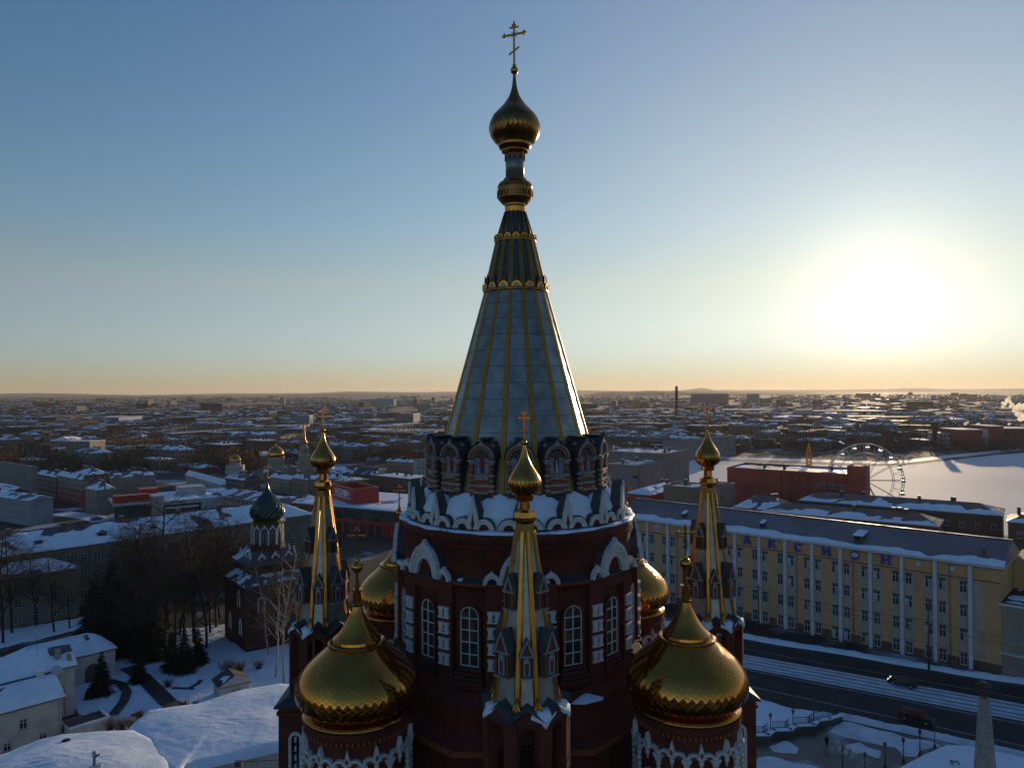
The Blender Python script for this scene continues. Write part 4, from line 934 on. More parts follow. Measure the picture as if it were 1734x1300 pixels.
for x, z in ((pil[4]+.2, 4.6), (pil[6]+2.0, 9.0), (pil[9]-2.1, 4.4), (pil[10]+2.1, 13.2), (pil[2]+2.0, 5.0), (pil[7]-2.0, 13.4)): m_ = MB(); m_.box((0, -.28, 0), (.75, .4, .55), 'w_white'); m_.build('air_conditioner', ye, (x, 0, z))
# roof: seamed sheet up to the ridge, snow along the eave
mb = MB(); rz_ = YH+3.5
mb.add([(-.6, -.6, YH+.02), (Ly+.6, -.6, YH+.02), (Ly+.6, 7.6, rz_), (-.6, 7.6, rz_), (Ly+.6, 15.8, YH+.02), (-.6, 15.8, YH+.02)], [(0, 1, 2, 3), (3, 2, 4, 5), (1, 4, 2), (5, 0, 3)], 'r_seamed')
for i in range(140):
    x = i*Ly/139; mb.add([(x-.03, -.55, YH+.10), (x+.03, -.55, YH+.10), (x+.03, 7.6, rz_+.07), (x-.03, 7.6, rz_+.07), (x-.03, -.55, YH), (x-.03, 7.6, rz_-.05), (x+.03, -.55, YH), (x+.03, 7.6, rz_-.05)], [(0, 1, 2, 3), (4, 0, 3, 5), (1, 6, 7, 2)], 'r_seamed')
mb.box((Ly/2, 7.6, rz_+.06), (Ly+1.2, .5, .12), 'r_iron'); mb.build('roof', ye)
mb = MB(); snow_sheet(mb, [(-.6, -.65, YH+.05), (Ly+.6, -.65, YH+.05), (Ly+.6, 3.3, YH+.05+3.95*.43), (-.6, 3.3, YH+.05+3.95*.43)], .16, .62, 4, 220, 18, 9, bias=lambda u, v: 2.6*(.50-v))
snow_sheet(mb, [(-.6, 7.5, rz_+.12), (Ly+.6, 7.5, rz_+.12), (Ly+.6, 8.4, rz_-.2), (-.6, 8.4, rz_-.2)], .15, .3, 6, 120, 4, 5); mb.build('snow_cover', ye)
for x, s in ((Ly-24.0, 1.0), (Ly-44, .45), (Ly-63, .5)):      # roof hatches
    m_ = MB(); m_.box((0, 0, .5), (1.3*s+.3, 2.6*s, 1.0), 'r_iron'); m_.box((0, -1.32*s, .55), (.8*s+.2, .06, .6), 'black_hole'); m_.add([(-.9*s-.1, -1.5*s, 1.0), (.9*s+.1, -1.5*s, 1.0), (.9*s+.1, 2.4*s, 1.6), (-.9*s-.1, 2.4*s, 1.6)], [(0, 1, 2, 3)], 'roof_snow')
    m_.build('roof_hatch', ye, (x, 2.6, YH+1.1))
def letter(ch, size, depth, m, name='letter', bold=.03):
    cu = bpy.data.curves.new(name, 'FONT'); cu.body = ch; cu.size = size; cu.extrude = depth; cu.offset = bold; cu.align_x = 'CENTER'; cu.resolution_u = 3
    o = bpy.data.objects.new('tmp', cu); C.objects.link(o); dg = bpy.context.evaluated_depsgraph_get(); me = bpy.data.meshes.new_from_object(o.evaluated_get(dg)); bpy.data.objects.remove(o)
    me.name = name; me.materials.clear(); me.materials.append(MATS[m]); me.transform(Matrix.Rotation(pi/2, 4, 'X')); return me
for k, ch in enumerate('АКСИ.Н'):
    x = (pil[6+k-1+0]+pil[6+k-1+1])/2-sp*1.0+sp*1.0
    x = (pil[4+k]+pil[5+k])/2
    if ch == '.':
        m_ = MB(); m_.slab(arc(.86, 0, 2*pi*.97, 28), -.22, 0, 'blue_paint')
        m_.slab([(-.62, -.02), (-.5, .42), (-.12, .62), (.2, .5), (.55, .42), (.68, .1), (.5, -.2), (.2, -.12), (.02, -.38), (-.25, -.2), (-.42, -.34)], -.27, -.2, 'cream_paint'); m_.build('round_emblem', ye, (x, -.12, 17.35))
    else:
        m_ = MB(); Hh = 1.8; q = [0]
        def st(pts): q[0] += .004; m_.slab(pts, -.34-q[0], -.04, 'blue_paint')
        def bxs(x0, x1, z0, z1): st([(x0, z0), (x1, z0), (x1, z1), (x0, z1)])
        if ch == 'А': st([(-.95, 0), (-.50, 0), (.08, Hh), (-.28, Hh)]); st([(.50, 0), (.95, 0), (.28, Hh), (-.08, Hh)]); bxs(-.55, .55, .42, .74); bxs(-1.05, -.35, 0, .2); bxs(.35, 1.05, 0, .2)
        if ch == 'К': bxs(-.8, -.32, 0, Hh); bxs(-.9, -.2, 0, .2); bxs(-.9, -.2, Hh-.2, Hh); st([(-.32, .72), (.1, .72), (.85, Hh), (.35, Hh)]); st([(-.05, 1.02), (-.1, .75), (.42, 0), (.95, 0)])
        if ch == 'С': m_.band([(.92*cos(t), .9+.92*sin(t)) for t in [.7+i*(2*pi-1.4)/20 for i in range(21)]], [(.48*cos(t), .9+.52*sin(t)) for t in [.7+i*(2*pi-1.4)/20 for i in range(21)]], -.34, -.04, 'blue_paint'); bxs(.5, .78, 1.25, Hh)
        if ch == 'И': bxs(-.85, -.38, 0, Hh); bxs(.38, .85, 0, Hh); st([(-.42, .1), (-.42, .68), (.42, Hh-.1), (.42, Hh-.68)])
        if ch == 'Н': bxs(-.85, -.38, 0, Hh); bxs(.38, .85, 0, Hh); bxs(-.45, .45, .72, 1.08)
        if ch in 'ИН':
            for s_ in (-1, 1): bxs(s_*.62-.36, s_*.62+.36, 0, .2); bxs(s_*.62-.36, s_*.62+.36, Hh-.2, Hh)
        m_.build('letter', ye, (x, 0, 16.5))
for k, x in ((0, (pil[10]+pil[11])/2), (1, (pil[11]+pil[12])/2)): m_ = MB(); m_.box((0, -.08, 17.4), (1.1, .1, 1.0), 'w_strip'); m_.box((0, -.15, 17.4), (.7, .06, .6), 'w_pilaster'); m_.build('relief_panel', ye, (x, 0, 0))
m_ = MB(); m_.slab(arc(.8, 0, 2*pi*.97, 24), -.16, 0, 'w_pilaster'); m_.slab(arc(.55, 0, 2*pi*.97, 24), -.2, -.1, 'w_blue'); m_.slab([(-.1, -.4), (.25, -.3), (.3, .2), (0, .4), (-.3, .2), (-.05, 0)], -.25, -.15, 'w_pilaster'); m_.build('round_emblem', ye, ((pil[0]+pil[1])/2, 0, 17.3))
m_ = MB(); m_.box((0, 0, .5), (1.8, 1.8, 1.0), 'r_iron'); m_.box((0, 0, 1.5), (.6, .6, 1.3), 'w_brown'); m_.box((0, 0, 2.2), (.8, .8, .12), 'w_grey'); m_.build('chimney', ye, (Ly-2.8, 2.0, YH+.3))
# annex at the right end
pa = corner_+d*.05
ax_ = empty('annex_building', tuple(pa), th_y, 'lower cream annex with a pink ground floor at the right end of the yellow building', 'building')
mb = MB(); mb.box((13, 6, 6.3), (26, 12, 12.6), 'w_cream'); mb.box((13, 6, 2.0), (26.1, 12.1, 4.0), 'w_pink'); mb.box((13, 5.9, 4.05), (26.6, 12.6, .3), 'w_pilaster'); mb.box((13, 5.9, 12.5), (26.7, 12.9, .35), 'w_pilaster'); mb.box((6, -.02, 8.3), (5, .08, 7.6), 'w_strip')
mb.box((3.5, 17, 9.2), (7, 10, 18.4), 'w_yellow'); mb.box((16, 20, 8.6), (18, 14, 17.2), 'w_brown'); mb.box((16, 20, 17.1), (18.6, 14.6, .35), 'w_pilaster'); mb.build('wall', ax_)
mb = MB(); mb.box((13, 6, 12.75), (26.2, 12.2, .12), 'black_hole'); mb.box((16, 20, 17.34), (18.2, 14.2, .12), 'w_dark'); mb.build('roof', ax_)
mb = MB(); snow_sheet(mb, [(.3, .2, 12.82), (25.8, .2, 12.82), (25.8, 12, 12.82), (.3, 12, 12.82)], .2, .62, 9, 30, 20, 4); snow_sheet(mb, [(7.3, 13.2, 17.42), (24.8, 13.2, 17.42), (24.8, 26.8, 17.42), (7.3, 26.8, 17.42)], .25, .45, 11, 30, 20, 4); mb.build('snow_cover', ax_)
for i in range(7):
    for j in range(3): place(win_mesh(1.2, 1.9, 1), 'window', ax_, (9.5+i*2.4, -.04 if j else -.1, 1.1+j*4.1))
# ---- left: the long stone school building
al = G(25, 939, 14); br_ = G(440, 882, 14); al.z = br_.z = 0; d = (br_-al).normalized(); al = al-d*9
Ls = (br_-al).length+16; sb = empty('school_building', tuple(al), atan2(d.y, d.x), 'long grey-beige three-storey building under a snow-covered hip roof, behind dark bare trees', 'building')
mb = MB(); mb.box((Ls/2, 7, 7), (Ls, 14, 14), 'w_stone'); mb.box((Ls/2, 7, 13.8), (Ls+.7, 14.7, .35), 'w_grey'); mb.box((Ls/2, 6.98, 9.3), (Ls+.2, 14.2, .25), 'w_grey')
n = int((Ls-12)/2.85)
for i in range(n+1): mb.box((10+i*2.85, -.12, 9.0), (.45, .25, 8.6), 'w_stone')
mb.build('wall', sb)
for j in range(3):
    for i in range(n): place(win_mesh(1.45, 2.2, 2), 'window', sb, (10+(i+.5)*2.85, -.04, 1.4+j*4.2))
mb = MB(); e = .7; zt_ = 14.02; rh = 4.0
mb.add([(-e, -e, zt_), (Ls+e, -e, zt_), (Ls+e, 14+e, zt_), (-e, 14+e, zt_), (7, 7, zt_+rh), (Ls-7, 7, zt_+rh)], [(0, 1, 5, 4), (2, 3, 4, 5), (3, 0, 4), (1, 2, 5)], 'r_slate')
for x in (14, 27, 39, 52): mb.box((x, 2.2, zt_+1.6), (1.5, 1.6, 1.1), 'r_iron'); mb.box((x, 1.4, zt_+1.6), (.9, .08, .6), 'black_hole')
mb.build('roof', sb)
mb = MB(); snow_sheet(mb, [(-e+3, -e, zt_+.04), (Ls+e, -e, zt_+.04), (Ls-7, 6.4, zt_+rh*.94), (9, 6.4, zt_+rh*.94)], .35, .22, 12, 110, 14, 7, bias=lambda u, v: .3-.5*v)
mb.build('snow_cover', sb)
for x in (9, 20, 24, 33, 47, 58): cm = MB(); cm.box((0, 0, .9), (.9, .9, 2.2), 'w_brown'); cm.box((0, 0, 2.05), (1.1, 1.1, .15), 'w_grey'); cm.build('chimney', sb, (x, 6.0, zt_+2.9))
wg = MB(); x0, x1 = 2.5, 19.5; wg.box(((x0+x1)/2, -4.5, 5.4), (x1-x0, 9, 10.8), 'w_stone'); wg.box(((x0+x1)/2, -4.5, 10.7), (x1-x0+.8, 9.8, .35), 'w_grey'); wing = wg.build('wing', sb)
m_ = MB(); m_.add([(x0-.5, -9.5, 10.9), (x1+.5, -9.5, 10.9), (x1+.5, 0, 10.9), (x0-.5, 0, 10.9), (x0+5, -3.5, 13.0), (x1-5, -3.5, 13.0)], [(0, 1, 5, 4), (1, 2, 5), (2, 3, 4, 5), (3, 0, 4)], 'r_slate'); m_.build('wing_roof', wing)
m_ = MB(); snow_sheet(m_, [(x0-.5, -9.5, 10.95), (x1+.5, -9.5, 10.95), (x1-5, -3.5, 13.05), (x0+5, -3.5, 13.05)], .3, .28, 31, 30, 10, 5); m_.build('snow_cover', wing)
for j in range(3):
    for i in range(5): place(win_mesh(1.4, 1.9, 2), 'window', wing, (x0+1.9+i*3.3, -9.04, 1.0+j*3.4))
# ---- generic nearer blocks on the left (near corner column, left column, right column)
bldg('apartment_block', 'pale blue-white four-storey block at the left edge under a snowy gable roof', 'building', 50, -70, 90, 60, yc=890, ytop=848, wall='w_blue', roof='gable', snow=.38, rh=1.6, floors=3, wh=1.1, ww=.9, wx=2.3, seed=3, faces='l', ridge_axis='y', chim=2)
bldg('apartment_block', 'grey-brown long block at the left edge with a cluttered dark roof', 'building', 54, -60, 60, 52, yc=832, ytop=792, wall='w_grey', roof='flat', snow=.62, floors=3, wh=1.2, ww=1, wx=2.6, seed=5, chim=3)
bldg('apartment_block', 'ochre brick block with a red band, snow on its hip roof', 'building', 139, 94, 143, 50, yc=856, ytop=812, wall='w_ochre', roof='hip', rh=2, snow=.2, floors=4, wh=1.2, ww=1, wx=2.4, seed=6, base=('w_red', 6.4), chim=1)
bldg('apartment_block', 'brown block left of the ochre brick one, snow-streaked roof', 'building', 96, 63, 108, 50, yc=846, ytop=808, wall='w_brown', roof='hip', rh=2, snow=.4, floors=4, wh=1.2, ww=1, wx=2.4, seed=7, chim=2)
bldg('apartment_block', 'dark brick block behind the ochre one, two white roof slopes', 'building', 150, 126, 184, 50, yc=836, ytop=804, wall='w_brown', roof='hip', rh=2.6, snow=.3, floors=3, wh=1.2, ww=1, wx=2.6, seed=8, chim=3)
bldg('apartment_block', 'long pale beige block behind the white shopping mall', 'building', 186, 174, 264, 48, yc=832, ytop=810, wall='w_cream', roof='hip', rh=2, snow=.42, floors=3, wh=1.1, ww=.9, wx=2.6, seed=9, chim=4)
bldg('town_house', 'small weathered stone house with a snowy hip roof left of the shopping mall', 'house', 164, 145, 193, 50, yc=872, ytop=830, wall='w_stone', roof='hip', rh=3, snow=.38, floors=2, wh=1.4, ww=1, wx=2.4, seed=10, chim=2)
bldg('apartment_block', 'dark-fronted block with a pale blue end wall beside the swirled dome', 'building', 414, 382, 441, 50, yc=850, ytop=813, wall='w_dark', roof='gable', ridge_axis='y', rh=2.4, snow=.36, floors=3, wh=1.1, ww=.9, wx=2.4, seed=11, chim=3, faces='l')
bldg('shop_hall', 'low hall with a bright snow roof behind the white mall', 'building', 376, 314, 384, 40, yc=838, ytop=821, wall='w_white', roof='hip', rh=2.6, snow=.12, floors=1, wh=1.2, seed=12, chim=0)
bldg('apartment_block', 'grey block with rows of windows right of the swirled dome', 'building', 490, 457, 500, 48, yc=838, ytop=812, wall='w_grey', roof='hip', rh=2, snow=.3, floors=3, wh=1.1, ww=.9, wx=2.4, seed=13, chim=2)
bldg('apartment_block', 'plain tan block just left of the left tent tower', 'building', 522, 494, 534, 48, yc=846, ytop=812, wall='w_ochre', roof='hip', rh=1.8, snow=.35, floors=3, wh=1.1, ww=.9, wx=2.6, seed=14, chim=2)
bldg('apartment_block', 'long dark-roofed block with dormers above the red box', 'building', 634, 556, 650, 62, yc=826, ytop=804, wall='w_brown', roof='hip', rmat='r_iron', rh=3, snow=.72, floors=2, wh=1.2, ww=1, wx=2.6, seed=15, chim=4)
bldg('apartment_block', 'yellow-ochre block left of the cathedral drum', 'building', 700, 654, 704, 58, yc=812, ytop=783, wall='w_ochre', roof='hip', rh=1.6, snow=.3, floors=3, wh=1.4, ww=1, wx=2.8, seed=16, chim=2)
bldg('apartment_block', 'white block with small dark windows beside the ochre block', 'building', 706, 703, 740, 45, yc=814, ytop=780, wall='w_white', roof='flat', snow=.3, floors=4, wh=1.3, ww=1.1, wx=2.6, seed=17, chim=0)
# ---- white shopping mall
p0 = G(194, 889); p1 = G(411, 868); d = (p1-p0).normalized(); Lm = (p1-p0).length
ml = empty('shopping_mall', tuple(p0), atan2(d.y, d.x), 'low white shopping mall with dark glass fronts and a flat snowy roof', 'building')
mb = MB(); x1 = Lm*.27; x2 = Lm*.36; x3 = Lm*.66
mb.box((x1/2, 9, 3.2), (x1, 18, 6.4), 'glass_curtain'); mb.box((x1/2, 9, 7.5), (x1+.3, 18.3, 1.0), 'w_white'); mb.box((x1/2, 9, 6.7), (x1, 18, .6), 'glass_curtain'); mb.box(((x1+x2)/2, 8.6, 4.9), (x2-x1, 18, 9.8), 'w_white')
mb.box(((x2+Lm)/2, 16, 3.6), (Lm-x2, 30, 7.2), 'w_white'); mb.box(((x3+Lm)/2, .9, 3.4), (Lm-x3, .4, 6.8), 'w_white')
mb.build('wall', ml)
m_ = MB(); m_.box(((x2+x3)/2, .9, 3.0), (x3-x2-.4, .3, 5.6), 'glass_curtain'); m_.box(((x2+x3)/2, .7, 4.6), (x3-x2-2, .12, .5), 'sign_white')
for i in range(9): m_.box((x2+1+i*(x3-x2-2)/8, .72, 2), (.15, .1, 3.6), 'w_dark')
m_.box((x3+(Lm-x3)*.7, .68, 2.6), ((Lm-x3)*.5, .1, 2.6), 'glass_curtain'); m_.box((x3+1.2, .68, 1.6), (1.2, .1, 3.2), 'w_brown'); m_.box((x3+4.2, .68, 1.6), (1.4, .1, 3.2), 'w_brown'); m_.build('glass_front', ml)
m_ = MB(); m_.box((x1/2-.5, 3.2, 9.3), (x1*.95, 5.0, 2.8), 'w_signal_red'); m_.box((x1*1.05, 13, 9.8), (x1*.5, 8, 3.6), 'w_signal_red'); m_.build('roof_box', ml)['label'] = 'dark red rooftop box'
m_ = MB(); m_.box((x2+(x3-x2)*.95, 17, 9.0), (10, 9, 3.6), 'w_white'); m_.build('roof_box', ml)['label'] = 'white rooftop box'
m_ = MB(); snow_sheet(m_, [(x2+.2, 1.3, 7.25), (Lm-.2, 1.3, 7.25), (Lm-.2, 30.8, 7.25), (x2+.2, 30.8, 7.25)], .25, .10, 41, 50, 30, 6); snow_sheet(m_, [(.2, .2, 8.05), (x1, .2, 8.05), (x1, 17.8, 8.05), (.2, 17.8, 8.05)], .2, .4, 42, 20, 14, 4); m_.build('snow_cover', ml)
# ---- red shopping mall with the roof box
q1 = G(561, 899); q2 = G(674, 911); d = (q2-q1).normalized(); q0 = q1-d*18.5; Lr = (q2-q1).length+18.5+8
rm = empty('shopping_centre', tuple(q0), atan2(d.y, d.x), 'red and black shopping centre with a red lettered box on its snowy roof', 'building')
mb = MB(); H = 8.6; mb.box((Lr/2, 19, H*.5), (Lr, 37, H-.05), 'w_signal_red'); mb.box((Lr/2, 19, H), (Lr+.2, 37.6, .5), 'w_dark'); mb.build('wall', rm)
m_ = MB(); m_.box((20+(Lr-20)/2, .42, 6.6), (Lr-20, .5, 3.3), 'glass_curtain')
for i in range(12): m_.box((20.5+i*(Lr-21)/11, .14, 6.6), (.12, .1, 3.2), 'w_dark')
m_.build('glass_front', rm)
for i in range(9): m_ = MB(); m_.box((0, .42, 1.9), (2.2, .35, 3.6), 'glass_curtain' if i < 6 else 'glass_red'); m_.box((0, .22, 2.0), (.1, .1, 3.4), 'w_dark'); m_.build('shop_window', rm, (21.5+i*3.55, 0, 0))
for i in range(4):
    m_ = MB(); m_.box((0, -.02, 0), (1.7, .16, 1.55), 'sign_white'); m_.box((.05, -.12, .2), (1.0, .05, .22), 'w_blue'); m_.box((-.1, -.12, -.25), (.7, .05, .15), 'w_signal_red' if i % 2 else 'w_dark'); m_.build('sign_panel', rm, (1.2, 0, 1.3+i*1.9))
m_ = MB(); m_.box((4.6, .4, 4.3), (4.6, .35, 8.0), 'w_dark'); m_.build('dark_panel', rm)
zg = [(-2.6, -.9), (-1.3, .9), (0, -.5), (1.3, .9), (2.6, -.9), (2.6, -.2), (1.3, 1.6), (0, .2), (-1.3, 1.6), (-2.6, -.2)]
m_ = MB(); m_.slab(zg, -.2, 0, 'sign_white'); m_.slab([(x, z+1.1) for x, z in zg], -.25, -.05, 'w_signal_red')
for i in range(4): m_.box((0, -.1, -1.6-.9*i), (5.4, .2, .28), 'sign_white')
m_.build('zigzag_sign', rm, (11.8, .1, 6.4))
m_ = MB(); snow_sheet(m_, [(.3, .6, H+.26), (Lr-.3, .6, H+.26), (Lr-.3, 37.4, H+.26), (.3, 37.4, H+.26)], .28, .02, 51, 50, 34, 7); m_.build('snow_cover', rm)
# roof box: near corner at column 598
cb = G(598, 856, 8.8); thb = radians(35); bx = MB()
lb_ = reach(Vector((cb.x, cb.y, 0)), Vector((-sin(thb), cos(thb), 0)), 562, 40); wb = reach(Vector((cb.x, cb.y, 0)), Vector((cos(thb), sin(thb), 0)), 641, 60)
lb_ = min(lb_, 26); wb = min(wb, 30); hb = 5.9
for cx_, cy_, dx, dy in ((wb/2, .15, wb, .3), (wb/2, lb_-.15, wb, .3), (.15, lb_/2, .3, lb_-.6), (wb-.15, lb_/2, .3, lb_-.6)): bx.box((cx_, cy_, hb/2), (dx, dy, hb), 'w_signal_red')
for cx_, cy_, dx, dy in ((wb/2, .15, wb+.1, .4), (wb/2, lb_-.15, wb+.1, .4), (.15, lb_/2, .4, lb_-.8), (wb-.15, lb_/2, .4, lb_-.8)): bx.box((cx_, cy_, hb+.06), (dx, dy, .12), 'w_grey')
rb_root = bx.mesh('sign_box'); sbx = bpy.data.objects.new('sign_box', rb_root); C.objects.link(sbx); sbx.parent = rm
sbx.matrix_local = rm.matrix_basis.inverted() @ (Matrix.Translation(Vector((cb.x, cb.y, 8.85))) @ Matrix.Rotation(thb, 4, 'Z'))
wd = MB().mesh
tx = letter('АКСИ●Н', 3.1, .05, 'sign_white', bold=0.035); bbx = [v.co.x for v in tx.vertices]; wdt = max(bbx)-min(bbx); k_ = min(1.0, lb_*.82/wdt)
o = place(tx, 'lettering', sbx); o.matrix_local = Matrix.Translation(Vector((-.07, lb_*.52, 2.6))) @ Matrix.Rotation(-pi/2, 4, 'Z') @ Matrix.Diagonal(Vector((k_, 1, 1.0, 1)))
m_ = MB(); rr = random.Random(2); y = lb_*.10
while y < lb_*.92: s = rr.uniform(.16, .30); m_.box((-.05, y+s/2, 2.0), (.06, s, rr.uniform(.22, .34)), 'sign_white'); y += s+.12
m_.build('lettering', sbx)
# ---- brick chapel with a swirled dark dome
cc = G(452, 1087); cc = Vector(((452-867)/1250*150, 150, 0)); cp = empty('brick_chapel', tuple(cc), radians(38), 'dark brick bell tower with a spirally ribbed dark green onion dome, behind birches', 'church')
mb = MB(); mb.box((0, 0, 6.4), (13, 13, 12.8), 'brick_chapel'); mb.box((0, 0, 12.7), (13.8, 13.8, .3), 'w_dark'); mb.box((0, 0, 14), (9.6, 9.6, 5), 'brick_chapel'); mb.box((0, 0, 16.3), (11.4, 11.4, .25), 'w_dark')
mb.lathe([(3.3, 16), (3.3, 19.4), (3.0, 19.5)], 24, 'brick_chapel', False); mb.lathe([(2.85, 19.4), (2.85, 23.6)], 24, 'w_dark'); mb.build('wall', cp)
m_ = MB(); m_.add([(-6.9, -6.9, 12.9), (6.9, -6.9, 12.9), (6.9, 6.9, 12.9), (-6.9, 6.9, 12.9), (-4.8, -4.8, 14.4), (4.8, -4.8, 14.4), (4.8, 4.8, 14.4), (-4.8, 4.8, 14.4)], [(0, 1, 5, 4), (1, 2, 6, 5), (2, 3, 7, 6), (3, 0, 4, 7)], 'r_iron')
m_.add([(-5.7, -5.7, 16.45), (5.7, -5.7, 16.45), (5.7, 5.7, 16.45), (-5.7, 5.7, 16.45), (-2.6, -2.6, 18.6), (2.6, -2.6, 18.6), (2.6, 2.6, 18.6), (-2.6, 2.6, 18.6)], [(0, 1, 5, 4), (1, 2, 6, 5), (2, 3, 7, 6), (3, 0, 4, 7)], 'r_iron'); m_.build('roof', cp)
m_ = MB(); snow_sheet(m_, [(-6.9, -6.9, 12.95), (6.9, -6.9, 12.95), (4.8, -4.8, 14.45), (-4.8, -4.8, 14.45)], .3, .55, 61, 24, 8, 3); snow_sheet(m_, [(-6.9, 6.9, 12.95), (-6.9, -6.9, 12.95), (-4.8, -4.8, 14.45), (-4.8, 4.8, 14.45)], .3, .55, 62, 24, 8, 3); snow_sheet(m_, [(-5.7, 5.7, 16.5), (-5.7, -5.7, 16.5), (-2.6, -2.6, 18.65), (-2.6, 2.6, 18.65)], .25, .62, 63, 20, 8, 3); m_.build('snow_cover', cp)
kg = MB(); koko(kg, 1.7, 1.1, 1.7, .66, -.15, .15, 'white_stone', .5, 1); kg.slab([(x*.7, z*.7+.3) for x, z in ogee(1.7, 1.1, 1.7)], -.02, .8, 'w_dark'); kg = kg.mesh('gable')
for s in range(4):
    for i in (-1, 0, 1): o = place(kg, 'gable', cp); o.matrix_local = RT(s*pi/2) @ Matrix.Translation(Vector((i*2.7, -4.5, 16.5)))
ar = MB(); ar.band([(.62*cos(pi*i/10), .55*sin(pi*i/10)) for i in range(11)], [(.42*cos(pi*i/10), .36*sin(pi*i/10)) for i in range(11)], -.15, .1, 'white_stone'); ar.band([(.3, .4), (0, 1.1), (-.3, .4)], [(.12, .45), (0, .75), (-.12, .45)], -.15, .1, 'white_stone')
ar.T = Matrix.Translation(Vector((.75, 0, 0)))
for i in range(9): ar.lathe([(.13, -3.0+i*.33), (.22, -2.9+i*.33), (.13, -2.7+i*.33)], 6, 'white_stone')
ar = ar.mesh('arcade_bay')
for i in range(12): o = place(ar, 'arcade_bay', cp); o.matrix_local = RT(i*pi/6, 2.95, 22.5)
for i in range(12): m_ = MB(); m_.band([(.34, 0), (.34, 1.7)]+arc(.34, 0, pi, 6, 0, 1.7)+[(-.34, 1.7), (-.34, 0)], [(.22, 0), (.22, 1.7)]+arc(.22, 0, pi, 6, 0, 1.7)+[(-.22, 1.7), (-.22, 0)], -.05, .05, 'w_grey'); o = m_.build('window', cp); o.matrix_local = RT(i*pi/6, 2.9, 20)
for s, u, z in ((0, -3.5, 7.6), (0, 2.5, 7.6), (3, 2.5, 8.2), (3, -2.8, 2.8), (3, 3.5, 3.0), (0, 0, 2.6)):
    m_ = MB(); m_.band([(.75, 0), (.75, 2.2)]+[(x, z_+2.2) for x, z_ in ogee(1.5, .7, 1.25)][1:-1]+[(-.75, 2.2), (-.75, 0)], [(.5, .15), (.5, 2.2)]+[(.5*cos(pi*i/(len(ogee(1.5, .7, 1.25))-1)), 2.2+.45*sin(pi*i/(len(ogee(1.5, .7, 1.25))-1))) for i in range(1, len(ogee(1.5, .7, 1.25))-1)]+[(-.5, 2.2), (-.5, .15)], -.12, .05, 'white_stone'); m_.slab([(.5, .1), (.5, 2.3), (0, 2.7), (-.5, 2.3), (-.5, .1)], -.02, .04, 'glass_dark'); o = m_.build('window', cp); o.matrix_local = RT(s*pi/2) @ Matrix.Translation(Vector((u, -6.52, z)))
mat('dome_green', (.045, .075, .065), .25, .7); mat('dome_gold_dark', (.30, .23, .10), .3, .9)
m_ = MB(); m_.lathe([(3.0, 23.5), (3.5, 23.7), (3.6, 23.9), (2.6, 24.3)], 32, 'dome_gold_dark', False)
Pf = smooth_prof([(2.35, 24.2), (2.95, 24.8), (3.2, 25.6), (3.05, 26.5), (2.5, 27.5), (1.75, 28.4), (1.05, 29.3), (.5, 30.3), (.2, 31.4), (.1, 32.4)], 5); n = 72; vs = []; fs = []
for j, (r, z) in enumerate(Pf):
    for i in range(n): a_ = 2*pi*i/n; q = r*(1+.085*cos((a_-j*.055)*18)*min(1, r/1.2)); vs.append((q*sin(a_), -q*cos(a_), z))
for j in range(len(Pf)-1):
    for i in range(n): k = (i+1) % n; fs.append((j*n+i, j*n+k, (j+1)*n+k, (j+1)*n+i))
m_.add(vs, fs, 'dome_green', True); m_.build('onion_dome', cp)
m_ = MB(); m_.ball((0, 0, 32.5), .35, 'gold', 10); m_.T = Matrix.Translation(Vector((0, 0, 32.7))); cross_mesh(m_, 2.5, 1.3, .14, 'gold_satin'); m_.build('cross', cp, rz=-radians(38))
# ---- far church with bell tower
def pt(px, Y): return Vector(((px-867)/1250*Y, Y, 0))
f1 = pt(467, 430); ch = empty('church', tuple(f1), .5, 'cream church with a broad gold dome, left of the white bell tower', 'church')
mb = MB(); mb.box((0, 0, 3), (12, 12, 6), 'w_cream'); mb.lathe([(4.6, 5), (4.6, 11.6), (4.9, 11.8), (4.9, 12.3), (4.4, 12.4)], 24, 'w_cream', False)
for i in range(12): mb.T = RT(i*pi/6, 4.62, 7); mb.box((0, 0, 2), (.9, .12, 3), 'w_grey')
mb.T = Matrix.Identity(4); mb.build('wall', ch)
mb = MB(); mb.lathe(smooth_prof([(4.3, 12.3), (4.7, 13.4), (4.4, 15.2), (3.2, 17), (1.4, 18.2), (.6, 18.6), (.5, 19.5)], 3), 24, 'gold_dome'); mb.box((0, 0, 20.6), (.2, .2, 2.4), 'gold'); mb.box((0, 0, 20.9), (1.0, .2, .2), 'gold'); mb.build('dome', ch)
f1 = pt(515, 440); bt = empty('bell_tower', tuple(f1), .5, 'slim cream bell tower with a sharp gilded spire, beside the gold-domed church', 'church')
mb = MB(); mb.box((0, 0, 4), (9, 9, 8), 'w_cream'); mb.box((0, 0, 10.2), (5.6, 5.6, 4.6), 'w_cream'); mb.box((0, 0, 12.6), (6.2, 6.2, .3), 'w_white'); mb.box((0, 0, 14.8), (4.4, 4.4, 4.2), 'w_cream'); mb.box((0, 0, 17), (5, 5, .3), 'w_white'); mb.lathe([(1.7, 17), (1.7, 19.4)], 12, 'w_cream')
for s in range(4): mb.T = RT(s*pi/2, 2.22, 13.6); mb.slab([(.6, 0), (.6, 1.6)]+arc(.6, 0, pi, 6, 0, 1.6)+[(-.6, 1.6), (-.6, 0)], -.04, .02, 'w_dark')
mb.T = Matrix.Identity(4); mb.build('tower', bt); mb = MB(); mb.lathe([(1.9, 19.3), (1.6, 20.5), (.9, 21.6), (.75, 23), (.45, 28), (.08, 32.2)], 10, 'gold_satin'); mb.build('spire', bt)
f1 = pt(398, 455); c2 = empty('church', tuple(f1), .2, 'small white church whose gold dome shows above the roofs, left of the swirled dome', 'church')
